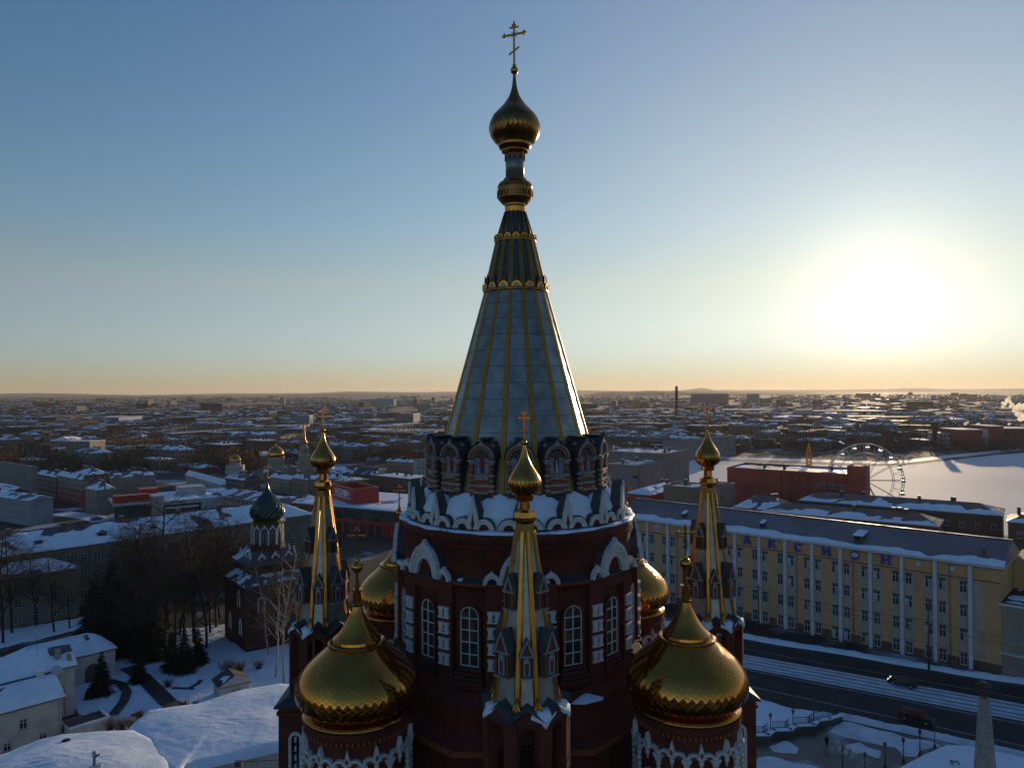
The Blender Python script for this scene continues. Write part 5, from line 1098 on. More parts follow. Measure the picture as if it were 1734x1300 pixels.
mb = MB(); mb.box((0, 0, 2.5), (10, 9, 5), 'w_white'); mb.lathe([(3.4, 4), (3.4, 7), (3.6, 7.2)], 20, 'w_white'); mb.build('wall', c2); mb = MB(); mb.lathe(smooth_prof([(3.3, 7.1), (3.5, 8), (3.0, 9.6), (1.5, 10.9), (.3, 11.4), (.2, 12.2)], 3), 20, 'gold_dome'); mb.build('dome', c2)
# ---- right side
bldg('factory_block', 'grey concrete block with a row of small dark windows, right of the drum', 'building', 1080, 1012, 1128, 55, ytop=790, h=20, wall='w_concrete', roof='flat', snow=.75, seed=21, chim=3, floors=0)
big = bldg('factory_block', 'long pale concrete block with tall vertical fins and a snow-patched roof', 'building', 1127, 1020, 1166, 55, ytop=770, h=22, wall='w_concrete', roof='flat', snow=.5, seed=22, chim=4, floors=0)
def fins(px0, px1, ytop, h, n, yoff=0):
    root = bpy.data.objects
for root_, w_, n_, h_ in ((big, None, 26, 22),):
    me = root_.children[0].data; xs = [v.co.x for v in me.vertices]; W_ = max(xs)
    for i in range(n_): m_ = MB(); m_.box((0, -.3, h_/2), (.5, .6, h_-1), 'w_white'); m_.build('fin', root_, (W_*(i+.5)/n_, 0, 0))
fb = bpy.data.objects['factory_block']; me = fb.children[0].data; W_ = max(v.co.x for v in me.vertices); L_2 = max(v.co.y for v in me.vertices)
for i in range(14): m_ = MB(); m_.box((0, -.2, 10), (.45, .4, 19), 'w_grey'); m_.build('fin', fb, (W_*(i+.5)/14, 0, 0))
for i in range(8): place(win_mesh(2.4, 1.1, 0, 'w_dark'), 'window', fb, (-.02, L_2*(i+.5)/20+1, 15.5), -pi/2)
bldg('low_hall', 'low hall with a broad white snow roof behind the yellow building', 'building', 1102, 1060, 1152, 55, ytop=838, h=13.5, wall='w_red', roof='hip', rh=1.6, snow=.02, seed=23, chim=2)
bldg('factory_block', 'orange-brown brick block behind the yellow building, left of the right tent tower', 'building', 1178, 1122, 1200, 55, ytop=828, h=17, wall='w_ochre', roof='flat', snow=.55, seed=24, chim=1, floors=2, wx=4)
bldg('factory_block', 'pinkish block just right of the right tent tower, behind the yellow building', 'building', 1238, 1204, 1244, 55, ytop=822, h=17, wall='w_pink', roof='flat', snow=.6, seed=25, chim=1, floors=2, wx=3.4)
rd = bldg('factory_block', 'long dark red block with a grey end wall, in front of the frozen pond', 'building', 1452, 1230, 1470, 55, ytop=806, h=19.5, wall='w_red', roof='flat', snow=.55, seed=26, chim=3, floors=0, cornice='w_red')
me = rd.children[0].data; W_ = max(v.co.x for v in me.vertices); L_2 = max(v.co.y for v in me.vertices)
m_ = MB(); m_.box((W_/2, -.06, 9.6), (W_+.1, .12, 19), 'w_pink'); m_.build('end_wall', rd); m_ = MB(); m_.box((3, L_2*.34, 11.5), (8, 6, 23), 'w_red'); m_.build('stair_tower', rd)
for i in range(5): place(win_mesh(1.8, 1.6, 1), 'window', rd, (-.02, 3+i*2.6, 14.6), -pi/2)
for i in range(9): m_ = MB(); m_.box((-.25, 0, 9.5), (.5, .5, 19), 'w_red'); m_.build('fin', rd, (0, L_2*.45+i*3.2, 0))
bldg('long_workshop', 'long brown workshop with a patchy snow roof, in front of the frozen pond', 'building', 1697, 1352, 1740, 55, ytop=873, h=13, wall='w_brown', roof='hip', rmat='r_brown', rh=2.3, snow=.62, sb=1.5, seed=27, chim=5, floors=2, wx=4, w=15)
bldg('long_workshop', 'lower brown workshop between the yellow roof and the longer one behind', 'building', 1588, 1290, 1650, 55, ytop=891, h=13, wall='w_brown', roof='hip', rmat='r_brown', rh=2.2, snow=.8, sb=1.8, seed=28, chim=4, floors=0, w=13)
bldg('long_workshop', 'small workshop with a slate hip roof below the dark red block', 'building', 1330, 1240, 1350, 55, ytop=866, h=13, wall='w_brown', roof='hip', rmat='r_slate', rh=3.4, snow=.75, sb=1.6, seed=29, chim=2, floors=0, w=14)
bldg('long_workshop', 'grey long block with many small windows above the snow-roofed hall', 'building', 1130, 1121, 1245, 40, ytop=748, h=14, wall='w_grey', roof='flat', snow=.6, seed=30, chim=0, floors=0)
bldg('long_workshop', 'brick workshop at the right edge, roof partly under snow, beside the pond', 'building', 1830, 1704, 1880, 55, ytop=893, h=13, wall='w_brown', roof='hip', rmat='r_brown', rh=2.2, snow=.55, sb=1.0, seed=33, chim=3, floors=2, wx=4, w=13)
# ================================================================ near left: white houses, hut, big snow roofs
TH = radians(47)
def dirs(th): return Vector((cos(th), sin(th), 0)), Vector((-sin(th), cos(th), 0))
hA = building('white_house', 'whitewashed house with a snow roof and small windows, bottom left corner', 'house', G(105, 1253)-dirs(TH)[0]*19, 6.3, TH, 19, 8.5, wall='w_lime', roof='gable', rh=1.9, snow=-.1, st=.4, seed=71, chim=0, ridge_axis='x', over=.4)
for u, z, w_, h_ in ((14.2, 3.3, .95, 1.35), (16.6, 1.0, .9, .9), (8.4, 3.4, .9, 1.3), (12.3, .9, .9, 1.1), (10.4, 4.6, .5, .5), (3.0, 3.4, 1.0, 1.4), (6.0, 1.0, .9, 1.1)): place(win_mesh(w_, h_, 1), 'window', hA, (u, -.04, z))
m_ = MB(); m_.tube([(7.2, -.15, 6.2), (7.2, -.15, .4)], .11, 8, 'w_grey'); m_.tube([(18.8, -.2, 6.2), (18.8, -.2, .3)], .13, 8, 'w_white'); m_.build('drainpipe', hA)
m_ = MB(); m_.tube([(19.3, .2, 7.8), (19.35, 0, 5.2), (19.3, -.1, 4.6), (19.4, -.05, .8)], .06, 6, 'gutter_red'); m_.build('cable', hA)
m_ = MB(); m_.box((0, 0, .9), (.9, .7, 2.6), 'w_lime'); m_.box((0, 0, 2.25), (1.05, .85, .12), 'roof_snow'); m_.build('chimney', hA, (17.6, 5.2, 6.9))
hB = building('white_house', 'taller whitewashed wing behind the corner house, with a snowy gable roof', 'house', G(98, 1216)-dirs(TH)[0]*12, 7.6, TH, 14.3, 8, wall='w_lime', roof='gable', rh=2.3, snow=-.1, st=.4, seed=73, chim=1, ridge_axis='x', over=.4)
m_ = MB(); m_.box((12.4, 1.5, 8.6), (.55, .9, 3.2), 'w_cream'); m_.build('vent_stack', hB); m_ = MB(); m_.box((13.7, .6, 8.0), (.5, .7, 2.6), 'w_cream'); m_.build('vent_stack', hB)
m_ = MB(); m_.tube([(10, 3, 9), (10, 3, 12.2)], .03, 5, 'w_dark'); m_.tube([(6, 4, 9), (6, 4, 12)], .03, 5, 'w_dark'); m_.build('antenna', hB)
m_ = MB(); m_.lathe([(1.0, 0), (.98, .08), (.5, .32), (0.03, .36)], 20, 'w_white'); m_.T = Matrix.Identity(4); o = m_.build('satellite_dish', hB, (11.6, -.9, 7.4)); o.rotation_euler = (radians(70), 0, radians(20))
hC = building('white_house', 'low wing with a rounded snow roof and an arched door recess, beside the dark spruces', 'house', G(131, 1164)-dirs(TH)[0]*9, 5.2, TH, 15, 8, wall='w_lime', roof='hip', rh=2.2, snow=-.2, st=.5, seed=74, chim=0, over=.3)
m_ = MB(); A_ = [(1.3, 0), (1.3, 2.0)]+arc(1.3, 0, pi, 10, 0, 2.0)+[(-1.3, 2.0), (-1.3, 0)]; m_.slab(A_, -.02, .02, 'w_dark'); m_.band([(x*1.16, z*1.07) for x, z in A_], A_, -.14, .02, 'w_lime'); m_.build('door', hC, (11.4, 0, .2))
hs = building('garden_hut', 'small white hut with a dark gable roof on the snowy slope', 'hut', G(372, 1192), 2.7, radians(35), 4.6, 4.0, wall='w_white', roof='gable', rh=1.4, rmat='r_iron', snow=.85, st=.12, seed=76, chim=0, ridge_axis='y', over=.3)
m_ = MB(); m_.box((0, -.03, 1.0), (1.5, .08, 2.0), 'w_cream'); m_.box((.5, -.1, 1.0), (.05, .06, 1.7), 'w_dark'); m_.build('door', hs, (2.6, 0, 0))
m_ = MB(); m_.ball((0, 0, .1), .16, 'w_dark', 8); m_.build('vent', hs, (2.3, -.02, 3.0))
# low lean-to with a red-brown open roof beside the white house
pl_ = G(118, 1262); lt = empty('lean_to', tuple(pl_), TH, 'low open lean-to with snow on its edges beside the whitewashed house', 'shed')
m_ = MB(); m_.box((2.6, 2, 1.1), (5.2, 4, 2.2), 'w_lime'); m_.quad((0.2, .2, 2.22), (5.0, .2, 2.22), (5.0, 3.8, 2.22), (.2, 3.8, 2.22), 'w_brown'); m_.build('wall', lt)
m_ = MB(); m_.box((2.6, .15, 2.35), (5.4, .3, .25), 'ledge_snow'); m_.box((5.1, 2, 2.5), (.3, 4.0, .3), 'ledge_snow'); m_.build('snow_cover', lt)
def snow_hall(label, pts, z, seed, crown=1.2, n=48, under='w_lime', edge=.5):
    """large hall under one drifted snow roof; pts are the roof outline in picture columns and rows"""
    P = [G(x, y, z) for x, y in pts]; cx = sum(p.x for p in P)/len(P); cy = sum(p.y for p in P)/len(P)
    root = empty('snowy_hall', (cx, cy, 0), 0, label, 'building'); Q = [(p.x-cx, p.y-cy) for p in P]
    if sum(Q[i][0]*Q[(i+1) % len(Q)][1]-Q[(i+1) % len(Q)][0]*Q[i][1] for i in range(len(Q))) < 0: Q.reverse()
    m_ = MB(); m_.prism([(x*.985, y*.985) for x, y in Q], 0, z-.05, under); m_.build('wall', root)
    K = 26; m_ = MB(); vs = []; fs = []; R = []
    for i in range(len(Q)):
        a, b = Q[i], Q[(i+1) % len(Q)]
        k = max(3, int(sqrt((a[0]-b[0])**2+(a[1]-b[1])**2)/.9))
        for j in range(k): R.append((a[0]+(b[0]-a[0])*j/k, a[1]+(b[1]-a[1])*j/k))
    n_ = len(R)
    for j in range(K+1):
        t = j/K; s = 1-t
        for (x, y) in R:
            X, Y = x*s, y*s; e = min(1, t*9); h = z-.25+(edge+.25)*sqrt(max(0, 1-(1-e)**2))+crown*(1-s*s)**1.0*.8+(.16*nz(X+cx, Y+cy, 5, seed)+.05*nz(X+cx, (Y+cy)*3, 1.6, seed+2))*e
            vs.append((X+.12*nz(X, Y, 2, seed), Y, h))
    for j in range(K):
        for i in range(n_): k = (i+1) % n_; fs.append((j*n_+i, j*n_+k, (j+1)*n_+k, (j+1)*n_+i))
    m_.add(vs, fs, 'roof_snow', True); m_.build('snow_cover', root); return root
h1 = snow_hall('broad hall under smooth drifted snow at the lower left, sloping down to the cathedral', [(214, 1234), (248, 1206), (332, 1194), (415, 1168), (478, 1158), (520, 1162), (520, 1250), (480, 1268), (400, 1286), (312, 1306), (285, 1330), (255, 1290), (240, 1262)], 7.5, 3, .5)
h2 = snow_hall('rounded snow-covered hall roof in the bottom left foreground', [(-160, 1360), (-60, 1300), (0, 1282), (62, 1257), (105, 1247), (172, 1242), (232, 1240), (266, 1256), (294, 1290), (308, 1330), (250, 1420), (0, 1440)], 7.5, 9, 1.0)
m_ = MB(); m_.lathe([(.5, 0), (.5, .25), (.45, .3)], 16, 'black_hole'); m_.build('vent', h2, tuple(G(112, 1256, 8.3)-h2.location))
m_ = MB(); m_.tube([(0, 0, 0), (0, 0, 1.6)], .18, 8, 'w_grey'); m_.tube([(0, 0, 1.5), (.7, -.2, 1.9)], .12, 6, 'w_dark'); m_.ball((0, 0, 1.9), .3, 'w_white', 10); m_.box((.5, 0, .3), (.7, .5, .8), 'w_white'); m_.build('camera_mast', h2, tuple(G(160, 1304, 8.2)-h2.location))
m_ = MB(); m_.box((0, 0, .3), (.8, .5, .6), 'w_dark'); m_.tube([(-.3, 0, .5), (8, .8, .5)], .05, 5, 'w_dark')
for i in range(12): m_.tube([(i*.7, .07*i, 0), (i*.7, .07*i, .5)], .03, 4, 'w_dark')
m_.build('roof_railing', h1, tuple(G(404, 1297, 7.6)-h1.location))
# hall at the bottom right under snow
h3 = snow_hall('snow-covered flat roof at the bottom right behind the stone pillar', [(1500, 1312), (1560, 1280), (1602, 1262), (1640, 1263), (1734, 1284), (1850, 1312), (1900, 1420), (1500, 1440)], 3.0, 15, .35, edge=.4)
m_ = MB(); m_.tube([(0, 0, 0), (.2, 0, .5), (.7, 0, .6), (.9, 0, .2)], .09, 6, 'w_dark'); m_.ball((0, 0, .5), .25, 'w_grey', 8); m_.build('roof_fitting', h3, tuple(G(1612, 1296, 3.5)-h3.location))
# ================================================================ stone pillar, person, cars, lamps, fence
Y_ = 86.0; pb = AT(1668, 1300, Y_); pr = empty('stone_pillar', (pb.x, Y_, 0), .6, 'tall tapering pale stone pillar topped by a dark openwork ball', 'monument')
mat('granite', (.36, .32, .29), .7, n=(2.5, (.24, .21, .19), .42, .68, 9), bump=(8, .25, .02))
zt_ = AT(1675, 1180, Y_).z; m_ = MB(); m_.box((0, 0, zt_/2), (2.35, 2.35, zt_), 'granite', 0, .36); m_.box((0, 0, .5), (4, 4, 1), 'granite'); m_.build('shaft', pr)
for v in [0]: pass
m_ = MB()
for i in range(8): m_.tube([(.75*sin(t)*cos(i*pi/8), .75*sin(t)*sin(i*pi/8), zt_+1.0+.8*cos(t)) for t in [k*2*pi/16 for k in range(17)]], .06, 5, 'dark_metal')
for z in (-.4, 0, .4): m_.tube([(sqrt(.62-z*z)*cos(t), sqrt(.62-z*z)*sin(t), zt_+1.0+z) for t in [k*2*pi/16 for k in range(17)]], .06, 5, 'dark_metal')
for i in range(10): t = i*2.4; m_.ball((.72*cos(t), .72*sin(t), zt_+1.0+.5*sin(i*1.9)), .14, 'dark_metal', 6)
m_.lathe([(.3, zt_), (.36, zt_+.12), (.12, zt_+.3)], 10, 'gold_satin'); m_.build('openwork_ball', pr)
# person on the plaza
mat('coat_dark', (.02, .022, .028), .9); mat('skin', (.36, .22, .16), .6); mat('hair_dark', (.02, .015, .012), .8)
def person(p, rz, label):
    me = bpy.data.meshes.new('person'); V = [(0, 0, .95), (0, 0, 1.15), (0, 0, 1.38), (0, 0, 1.48), (0, .02, 1.55), (.19, 0, 1.40), (.25, .04, 1.12), (.24, .14, .90), (.23, .2, .82), (-.19, 0, 1.40), (-.25, -.05, 1.12), (-.24, -.04, .88), (-.23, .02, .80), (.09, 0, .88), (.11, .09, .48), (.10, .12, .08), (.10, .26, .04), (-.09, 0, .88), (-.10, -.05, .48), (-.10, -.14, .10), (-.10, 0, .04)]
    E = [(0, 1), (1, 2), (2, 3), (3, 4), (2, 5), (5, 6), (6, 7), (7, 8), (2, 9), (9, 10), (10, 11), (11, 12), (0, 13), (13, 14), (14, 15), (15, 16), (0, 17), (17, 18), (18, 19), (19, 20)]
    R = [.17, .17, .16, .07, .075, .08, .06, .045, .045, .08, .06, .045, .045, .12, .085, .06, .05, .12, .085, .06, .05]
    me.from_pydata(V, E, []); o = bpy.data.objects.new('person', me); C.objects.link(o); me.materials.append(MATS['coat_dark'])
    bm_ = bmesh.new(); bm_.from_mesh(me); bm_.verts.layers.skin.verify(); bm_.to_mesh(me); bm_.free()
    for i, r in enumerate(R): me.skin_vertices[0].data[i].radius = (r, r*.82)
    me.skin_vertices[0].data[0].use_root = True
    o.modifiers.new('s', 'SKIN'); s = o.modifiers.new('d', 'SUBSURF'); s.levels = s.render_levels = 1
    o.location = p; o.rotation_euler = (0, 0, rz); tag(o, label, 'person')
    m_ = MB(); m_.ball((0, .03, 1.64), .105, 'skin', 12, 1.18); m_.tube([(0, .13, 1.63), (0, .15, 1.61)], .02, 5, 'skin')
    for s_ in (-1, 1): m_.ball((s_*.105, .02, 1.63), .022, 'skin', 6); m_.ball((s_*.036, .118, 1.655), .013, 'hair_dark', 6)
    h = m_.build('head', o); m_ = MB(); m_.ball((0, .0, 1.69), .112, 'hair_dark', 12, 1.0); m_.build('hat', o)
    m_ = MB(); m_.lathe([(.27, .62), (.22, .95), (.20, 1.2), (.22, 1.38), (.10, 1.49)], 12, 'coat_dark'); m_.build('coat', o)
    for s_, q in ((1, (.23, .22, .79)), (-1, (-.23, .03, .77))):
        m_ = MB(); m_.ball(q, .04, 'skin', 8, 1.2)
        for k in range(4): m_.tube([(q[0]+(k-1.5)*.012, q[1]+.01, q[2]-.02), (q[0]+(k-1.5)*.014, q[1]+.03, q[2]-.09+abs(k-1.5)*.008)], .009, 4, 'skin')
        m_.tube([(q[0]-s_*.03, q[1]+.02, q[2]), (q[0]-s_*.045, q[1]+.045, q[2]-.05)], .01, 4, 'skin'); m_.build('hand', o)
    return o
p = G(1400, 1265); person((p.x, p.y, .03), radians(160), 'person in a long dark coat and hat walking across the wet plaza')
# cars
mat('car_black', (.010, .011, .012), .3, 0); mat('tyre', (.015, .015, .015), .9); mat('rim', (.35, .35, .36), .35, .9); mat('car_glass', (.01, .012, .015), .05, 0, spec=.8); mat('lamp_red', (.35, .01, .01), .3); mat('plastic', (.03, .03, .03), .6)
mat('headlamp', (.8, .8, .75), .2, emit=((1, .85, .6), 1.5)); mat('headlamp_off', (.6, .6, .6), .15)
def car(p, th, label, L_=4.6, Hh=1.75, lit=False, van=True):
    r = empty('parked_car' if not lit else 'car', tuple(p), th, label, 'car'); W_ = 1.84
    if van: pr_ = [(-L_/2, .45), (-L_/2+.02, 1.05), (-L_/2+.12, 1.15), (-L_/2+.35, Hh-.05), (-L_/2+.7, Hh), (.35, Hh-.02), (.7, Hh-.12), (1.35, 1.12), (L_/2-.25, .98), (L_/2, .75), (L_/2, .35)]
    else: pr_ = [(-L_/2, .4), (-L_/2+.05, .95), (-L_/2+.6, 1.02), (-L_/2+1.2, Hh-.06), (-.2, Hh), (.4, Hh-.05), (1.1, 1.02), (L_/2-.2, .82), (L_/2, .6), (L_/2, .3)]
    n = len(pr_); vs = []; fs = []
    def half(z): return W_/2*(1 if z < 1.05 else 1-.24*(z-1.05)/(Hh-1.05))
    for s in (-1, 1):
        vs += [(x, s*half(z)*.97 if 0 < i < n-1 else s*half(z)*.93, z) for i, (x, z) in enumerate(pr_)]
    m_ = MB(); m_.add(vs, [(i, i+1, n+i+1, n+i) for i in range(n-1)]+[(0, n, 2*n-1, n-1), tuple(reversed(range(n))), tuple(range(n, 2*n))], 'car_black'); m_.box((0, 0, .42), (L_*.96, W_*.96, .3), 'plastic'); m_.build('body', r)
    m_ = MB()
    for s in (-1, 1):
        for x0, x1, x2, x3 in (((-L_/2+.5, -.75, -.75, -L_/2+.75), (-.65, .35, .22, -.65), (.42, 1.1, .5, .3)) if van else ((-1.4, -.5, -.5, -.95), (-.42, .85, .25, -.42))):
            zt = Hh-.14; m_.add([(x0, s*(half(1.12)+.0), 1.12), (x1, s*(half(1.12)+.0), 1.12), (x2, s*(half(zt)+.012), zt), (x3, s*(half(zt)+.012), zt)], [(0, 1, 2, 3) if s < 0 else (3, 2, 1, 0)], 'car_glass')
    fx = (1.30, .76) if van else (1.02, .48); m_.add([(fx[0]+.02, -.72, 1.14), (fx[0]+.02, .72, 1.14), (fx[1]+.02, .62, Hh-.13), (fx[1]+.02, -.62, Hh-.13)], [(0, 1, 2, 3)], 'car_glass')
    m_.add([(-L_/2+.10, .7, 1.17), (-L_/2+.10, -.7, 1.17), (-L_/2+.31, -.62, Hh-.1), (-L_/2+.31, .62, Hh-.1)], [(0, 1, 2, 3)], 'car_glass'); m_.build('windows', r)
    for x in (-L_*.31, L_*.31):
        for s in (-1, 1):
            m_ = MB(); T0 = Matrix.Translation(Vector((x, s*(W_/2-.10), .34))) @ Matrix.Rotation(pi/2, 4, 'X'); m_.T = T0; m_.lathe([(.2, -.11), (.32, -.11), (.34, -.07), (.34, .07), (.32, .11), (.2, .11)], 18, 'tyre'); w = m_.build('wheel', r)
            m_ = MB(); m_.T = T0; m_.lathe([(.21, -.12), (.21, .12)], 10, 'rim'); m_.build('rim', w)
    for s in (-1, 1):
        m_ = MB(); m_.box((L_/2-.10, s*.66, .74), (.22, .34, .17), 'headlamp' if lit else 'headlamp_off'); m_.build('headlight', r)
        m_ = MB(); m_.box((-L_/2+.04, s*.76, .95), (.12, .18, .28), 'lamp_red'); m_.build('tail_light', r)
        m_ = MB(); m_.box((.95, s*(W_/2+.10), 1.12), (.12, .2, .15), 'car_black'); m_.build('mirror', r)
    m_ = MB(); m_.box((L_/2+.01, 0, .5), (.05, .52, .12), 'w_white'); m_.build('number_plate', r); return r
p = G(1552, 1221); car((p.x, p.y, .01), th_y+.04, 'dark van driving on the near carriageway towards the right')
p = G(1529, 1160); car((p.x, p.y, .01), th_y+pi, 'dark car with lit headlamps on the far carriageway by the snow bank', 4.4, 1.5, True, False)
p = G(163, 880); car((p.x, p.y, .02), .9, 'small white car on the street left of the weathered stone house', 4.2, 1.5, False, False)
for ch_ in bpy.data.objects['parked_car.001'].children if 'parked_car.001' in bpy.data.objects else []:
    if ch_.name.startswith('body'): ch_.data.materials[0] = MATS['w_white']
# lamps
def lamp_mesh(h):
    a = MB(); a.lathe([(.2, 0), (.2, .3), (.1, .5), (.07, .7), (.05, h*.9), (.09, h*.93), (.04, h)], 8, 'w_dark')
    b = MB(); b.lathe([(.1, h), (.24, h+.45), (.26, h+.48), (.05, h+.68), (.02, h+.8)], 6, 'w_dark', False); c = MB(); c.lathe([(.08, h+.06), (.20, h+.42)], 6, 'w_white', False)
    return a.mesh('post'), b.mesh('lantern'), c.mesh('glass')
lm = lamp_mesh(2.6)
LP = [((1305, 1245), 1.0, 'lantern post on the snow terrace, nearest the cathedral'), ((1343, 1238), 1.0, 'second lantern post from the cathedral along the snow terrace'), ((1378, 1228), 1.35, 'taller lantern post where the terrace fence steps down'), ((1410, 1219), 1.0, 'lantern post at the end of the terrace fence'),
      ((1465, 1316), 1.0, 'lantern post at the bottom edge, right of the branched lamp'), ((1499, 1300), 1.05, 'lantern post on the plaza, left of two others by the snowy roof'), ((1530, 1290), 1.0, 'middle lantern post left of the snowy roof'), ((1558, 1279), 1.1, 'lantern post close to the left edge of the snowy roof'), ((1583, 1266), 1.0, 'lantern post where the snowy roof meets the road')]
for (xy, s, lb) in LP:
    p = G(*xy); r = empty('street_lamp', tuple(p), .3, lb, 'street lamp', 'lantern posts round the plaza'); r.scale = (s, s, s)
    a, b = place(lm[0], 'post', r), place(lm[1], 'lantern', r); place(lm[2], 'glass', b)
p = G(1427, 1312); r = empty('branched_lamp', tuple(p), 0, 'ornate branched lamp with a ring of lanterns on the plaza', 'street lamp')
m_ = MB(); m_.lathe([(.3, 0), (.3, .4), (.12, .7), (.07, 3.0), (.12, 3.1), (.05, 3.9)], 10, 'w_dark')
for i in range(6): t = i*pi/3; m_.tube([(0, 0, 2.6), (.5*cos(t), .5*sin(t), 2.45), (.95*cos(t), .95*sin(t), 2.7), (.98*cos(t), .98*sin(t), 2.95)], .03, 5, 'w_dark')
m_.build('post', r); m_ = MB(); m_.lathe([(.09, 0), (.2, .3), (.22, .33), (.05, .48)], 8, 'w_cream', False); ln = m_.mesh('lantern')
for i in range(6): t = i*pi/3; place(ln, 'lantern', r, (.98*cos(t), .98*sin(t), 2.95))
place(ln, 'lantern', r, (0, 0, 3.9))
# terrace fence
FP = [G(x, y) for x, y in [(1262, 1255), (1301, 1255), (1311, 1247), (1339, 1246), (1347, 1239), (1378, 1238), (1386, 1230), (1405, 1227), (1424, 1221)]]
fc = empty('terrace_fence', tuple(FP[0]), 0, 'zigzag stone terrace wall with a dark iron railing and a snow-capped coping', 'fence')
m1, m2, m3 = MB(), MB(), MB()
for a, b in zip(FP, FP[1:]):
    d = b-a; l = d.length; rz = atan2(d.y, d.x); c = (a+b)/2-FP[0]; m1.box((c.x, c.y, .45), (l+.3, .35, .9), 'w_dark', rz); m2.box((c.x, c.y, .99), (l+.45, .62, .16), 'ledge_snow', rz)
    off = Vector((-d.y, d.x, 0)).normalized()*.9; c2 = c+off; m3.box((c2.x, c2.y, 1.75), (l, .06, .06), 'w_dark', rz); m3.box((c2.x, c2.y, .9), (l, .06, .06), 'w_dark', rz)
    for i in range(int(l/.22)): q = a-FP[0]+off+d*((i+.5)*.22/l); m3.box((q.x, q.y, 1.2), (.035, .035, 1.2), 'w_dark')
m1.build('wall', fc); m2.build('snow_cap', fc); m3.build('railing', fc)
# poles and wires along the street
PP = []
for (x, y, yt, lb) in ((1285, 1067, 990, 'wooden-looking pole by the yellow building, left one'), (1573, 1134, 1018, 'pole by the snow bank before the yellow building, right one')):
    p = G(x, y); h = ZT(x, yt, p); PP.append((p, h)); r = empty('utility_pole', tuple(p), th_y, lb.replace('wooden-looking ', 'dark '), 'pole', 'poles along the street')
    m_ = MB(); m_.lathe([(.2, 0), (.13, h)], 8, 'w_dark'); m_.build('post', r); m_ = MB(); m_.box((0, 0, h-.6), (1.8, .12, .12), 'w_dark'); m_.tube([(0, 0, h*.72), (0, -3, h*.75)], .05, 5, 'w_dark'); m_.ball((0, 0, h), .2, 'w_grey', 6); m_.build('cross_arm', r)
(pA, hA_), (pB, hB_) = PP; dd = pB-pA; n0 = pA-dd*.9; n3 = pB+dd*1.1
for k, (dz, lb) in enumerate(((-.5, 'uppermost overhead wire along the street'), (-1.6, 'second overhead wire along the street'), (-4.5, 'lowest overhead tram wire along the street'))):
    mb = MB(); pts = []
    hm = [hA_, hA_, hB_*.98, hB_]; nodes = [n0, pA, pB, n3]
    for i in range(3):
        for j in range(10): t = j/10; q = nodes[i]*(1-t)+nodes[i+1]*t; pts.append((q.x, q.y, (min(hm)+dz)-1.2*4*t*(1-t)*.6))
    mb.tube(pts, .028, 4, 'w_dark'); tag(mb.build('overhead_wire'), lb, 'wire', 'overhead wires along the street')
# ================================================================ ferris wheel, crane, factories, chimney
mat('steel_white', (.55, .55, .55), .35, .5); mat('crane_yellow', (.55, .33, .03), .6)
Yw = 288.0; cw_ = AT(1464.7, 813, Yw); Rw = 62.0*Yw/1250; fw = empty('ferris_wheel', (cw_.x, Yw, 0), radians(-6), 'tall white ferris wheel standing at the edge of the frozen pond', 'ferris wheel'); zc = cw_.z
def ringm(mb, r, t, y, m, n=48): mb.tube([(r*cos(2*pi*i/n), y, zc+r*sin(2*pi*i/n)) for i in range(n+1)], t, 5, m)
m_ = MB()
for y in (-.9, .9): ringm(m_, Rw, .16, y, 'steel_white'); ringm(m_, Rw*.74, .12, y, 'steel_white')
for i in range(48):
    t = 2*pi*i/48; t2 = 2*pi*(i+1)/48; m_.tube([(Rw*cos(t), -.9, zc+Rw*sin(t)), (Rw*.74*cos(t2 if i % 2 else t), -.9, zc+Rw*.74*sin(t2 if i % 2 else t))], .06, 4, 'steel_white'); m_.tube([(Rw*cos(t), -.9, zc+Rw*sin(t)), (Rw*cos(t), .9, zc+Rw*sin(t))], .07, 4, 'steel_white')
m_.build('rim', fw)
for i in range(12): t = 2*pi*i/12; m_ = MB(); m_.tube([(0, -.9, zc), (Rw*.98*cos(t), -.9, zc+Rw*.98*sin(t))], .10, 4, 'steel_white'); m_.tube([(0, .9, zc), (Rw*.98*cos(t), .9, zc+Rw*.98*sin(t))], .10, 4, 'steel_white'); m_.build('spoke', fw)
cb_ = MB(); cb_.lathe([(.5, -2.3), (.8, -2.2), (.85, -1.4)], 10, 'steel_white'); cb_.lathe([(.88, -.75), (.6, -.45), (.1, -.3)], 10, 'steel_white')
for i in range(5): t = i*2*pi/5; cb_.tube([(.8*cos(t), .8*sin(t), -1.5), (.8*cos(t), .8*sin(t), -.7)], .05, 4, 'steel_white')
cb_.tube([(0, -1.1, 0), (0, 1.1, 0)], .08, 5, 'steel_white'); cb_.tube([(0, 0, 0), (0, 0, -.4)], .08, 5, 'steel_white'); cb_ = cb_.mesh('cabin')
for i in range(18): t = 2*pi*(i+.3)/18; place(cb_, 'cabin', fw, ((Rw+.1)*cos(t), 0, zc+(Rw+.1)*sin(t)))
for s in (-1, 1): m_ = MB(); m_.tube([(0, s*1.6, zc), (-6, s*4, 0)], .28, 6, 'steel_white'); m_.tube([(0, s*1.6, zc), (6, s*4, 0)], .28, 6, 'steel_white'); m_.build('support', fw)
m_ = MB(); m_.tube([(0, -1.8, zc), (0, 1.8, zc)], .6, 10, 'steel_white'); m_.build('hub', fw)
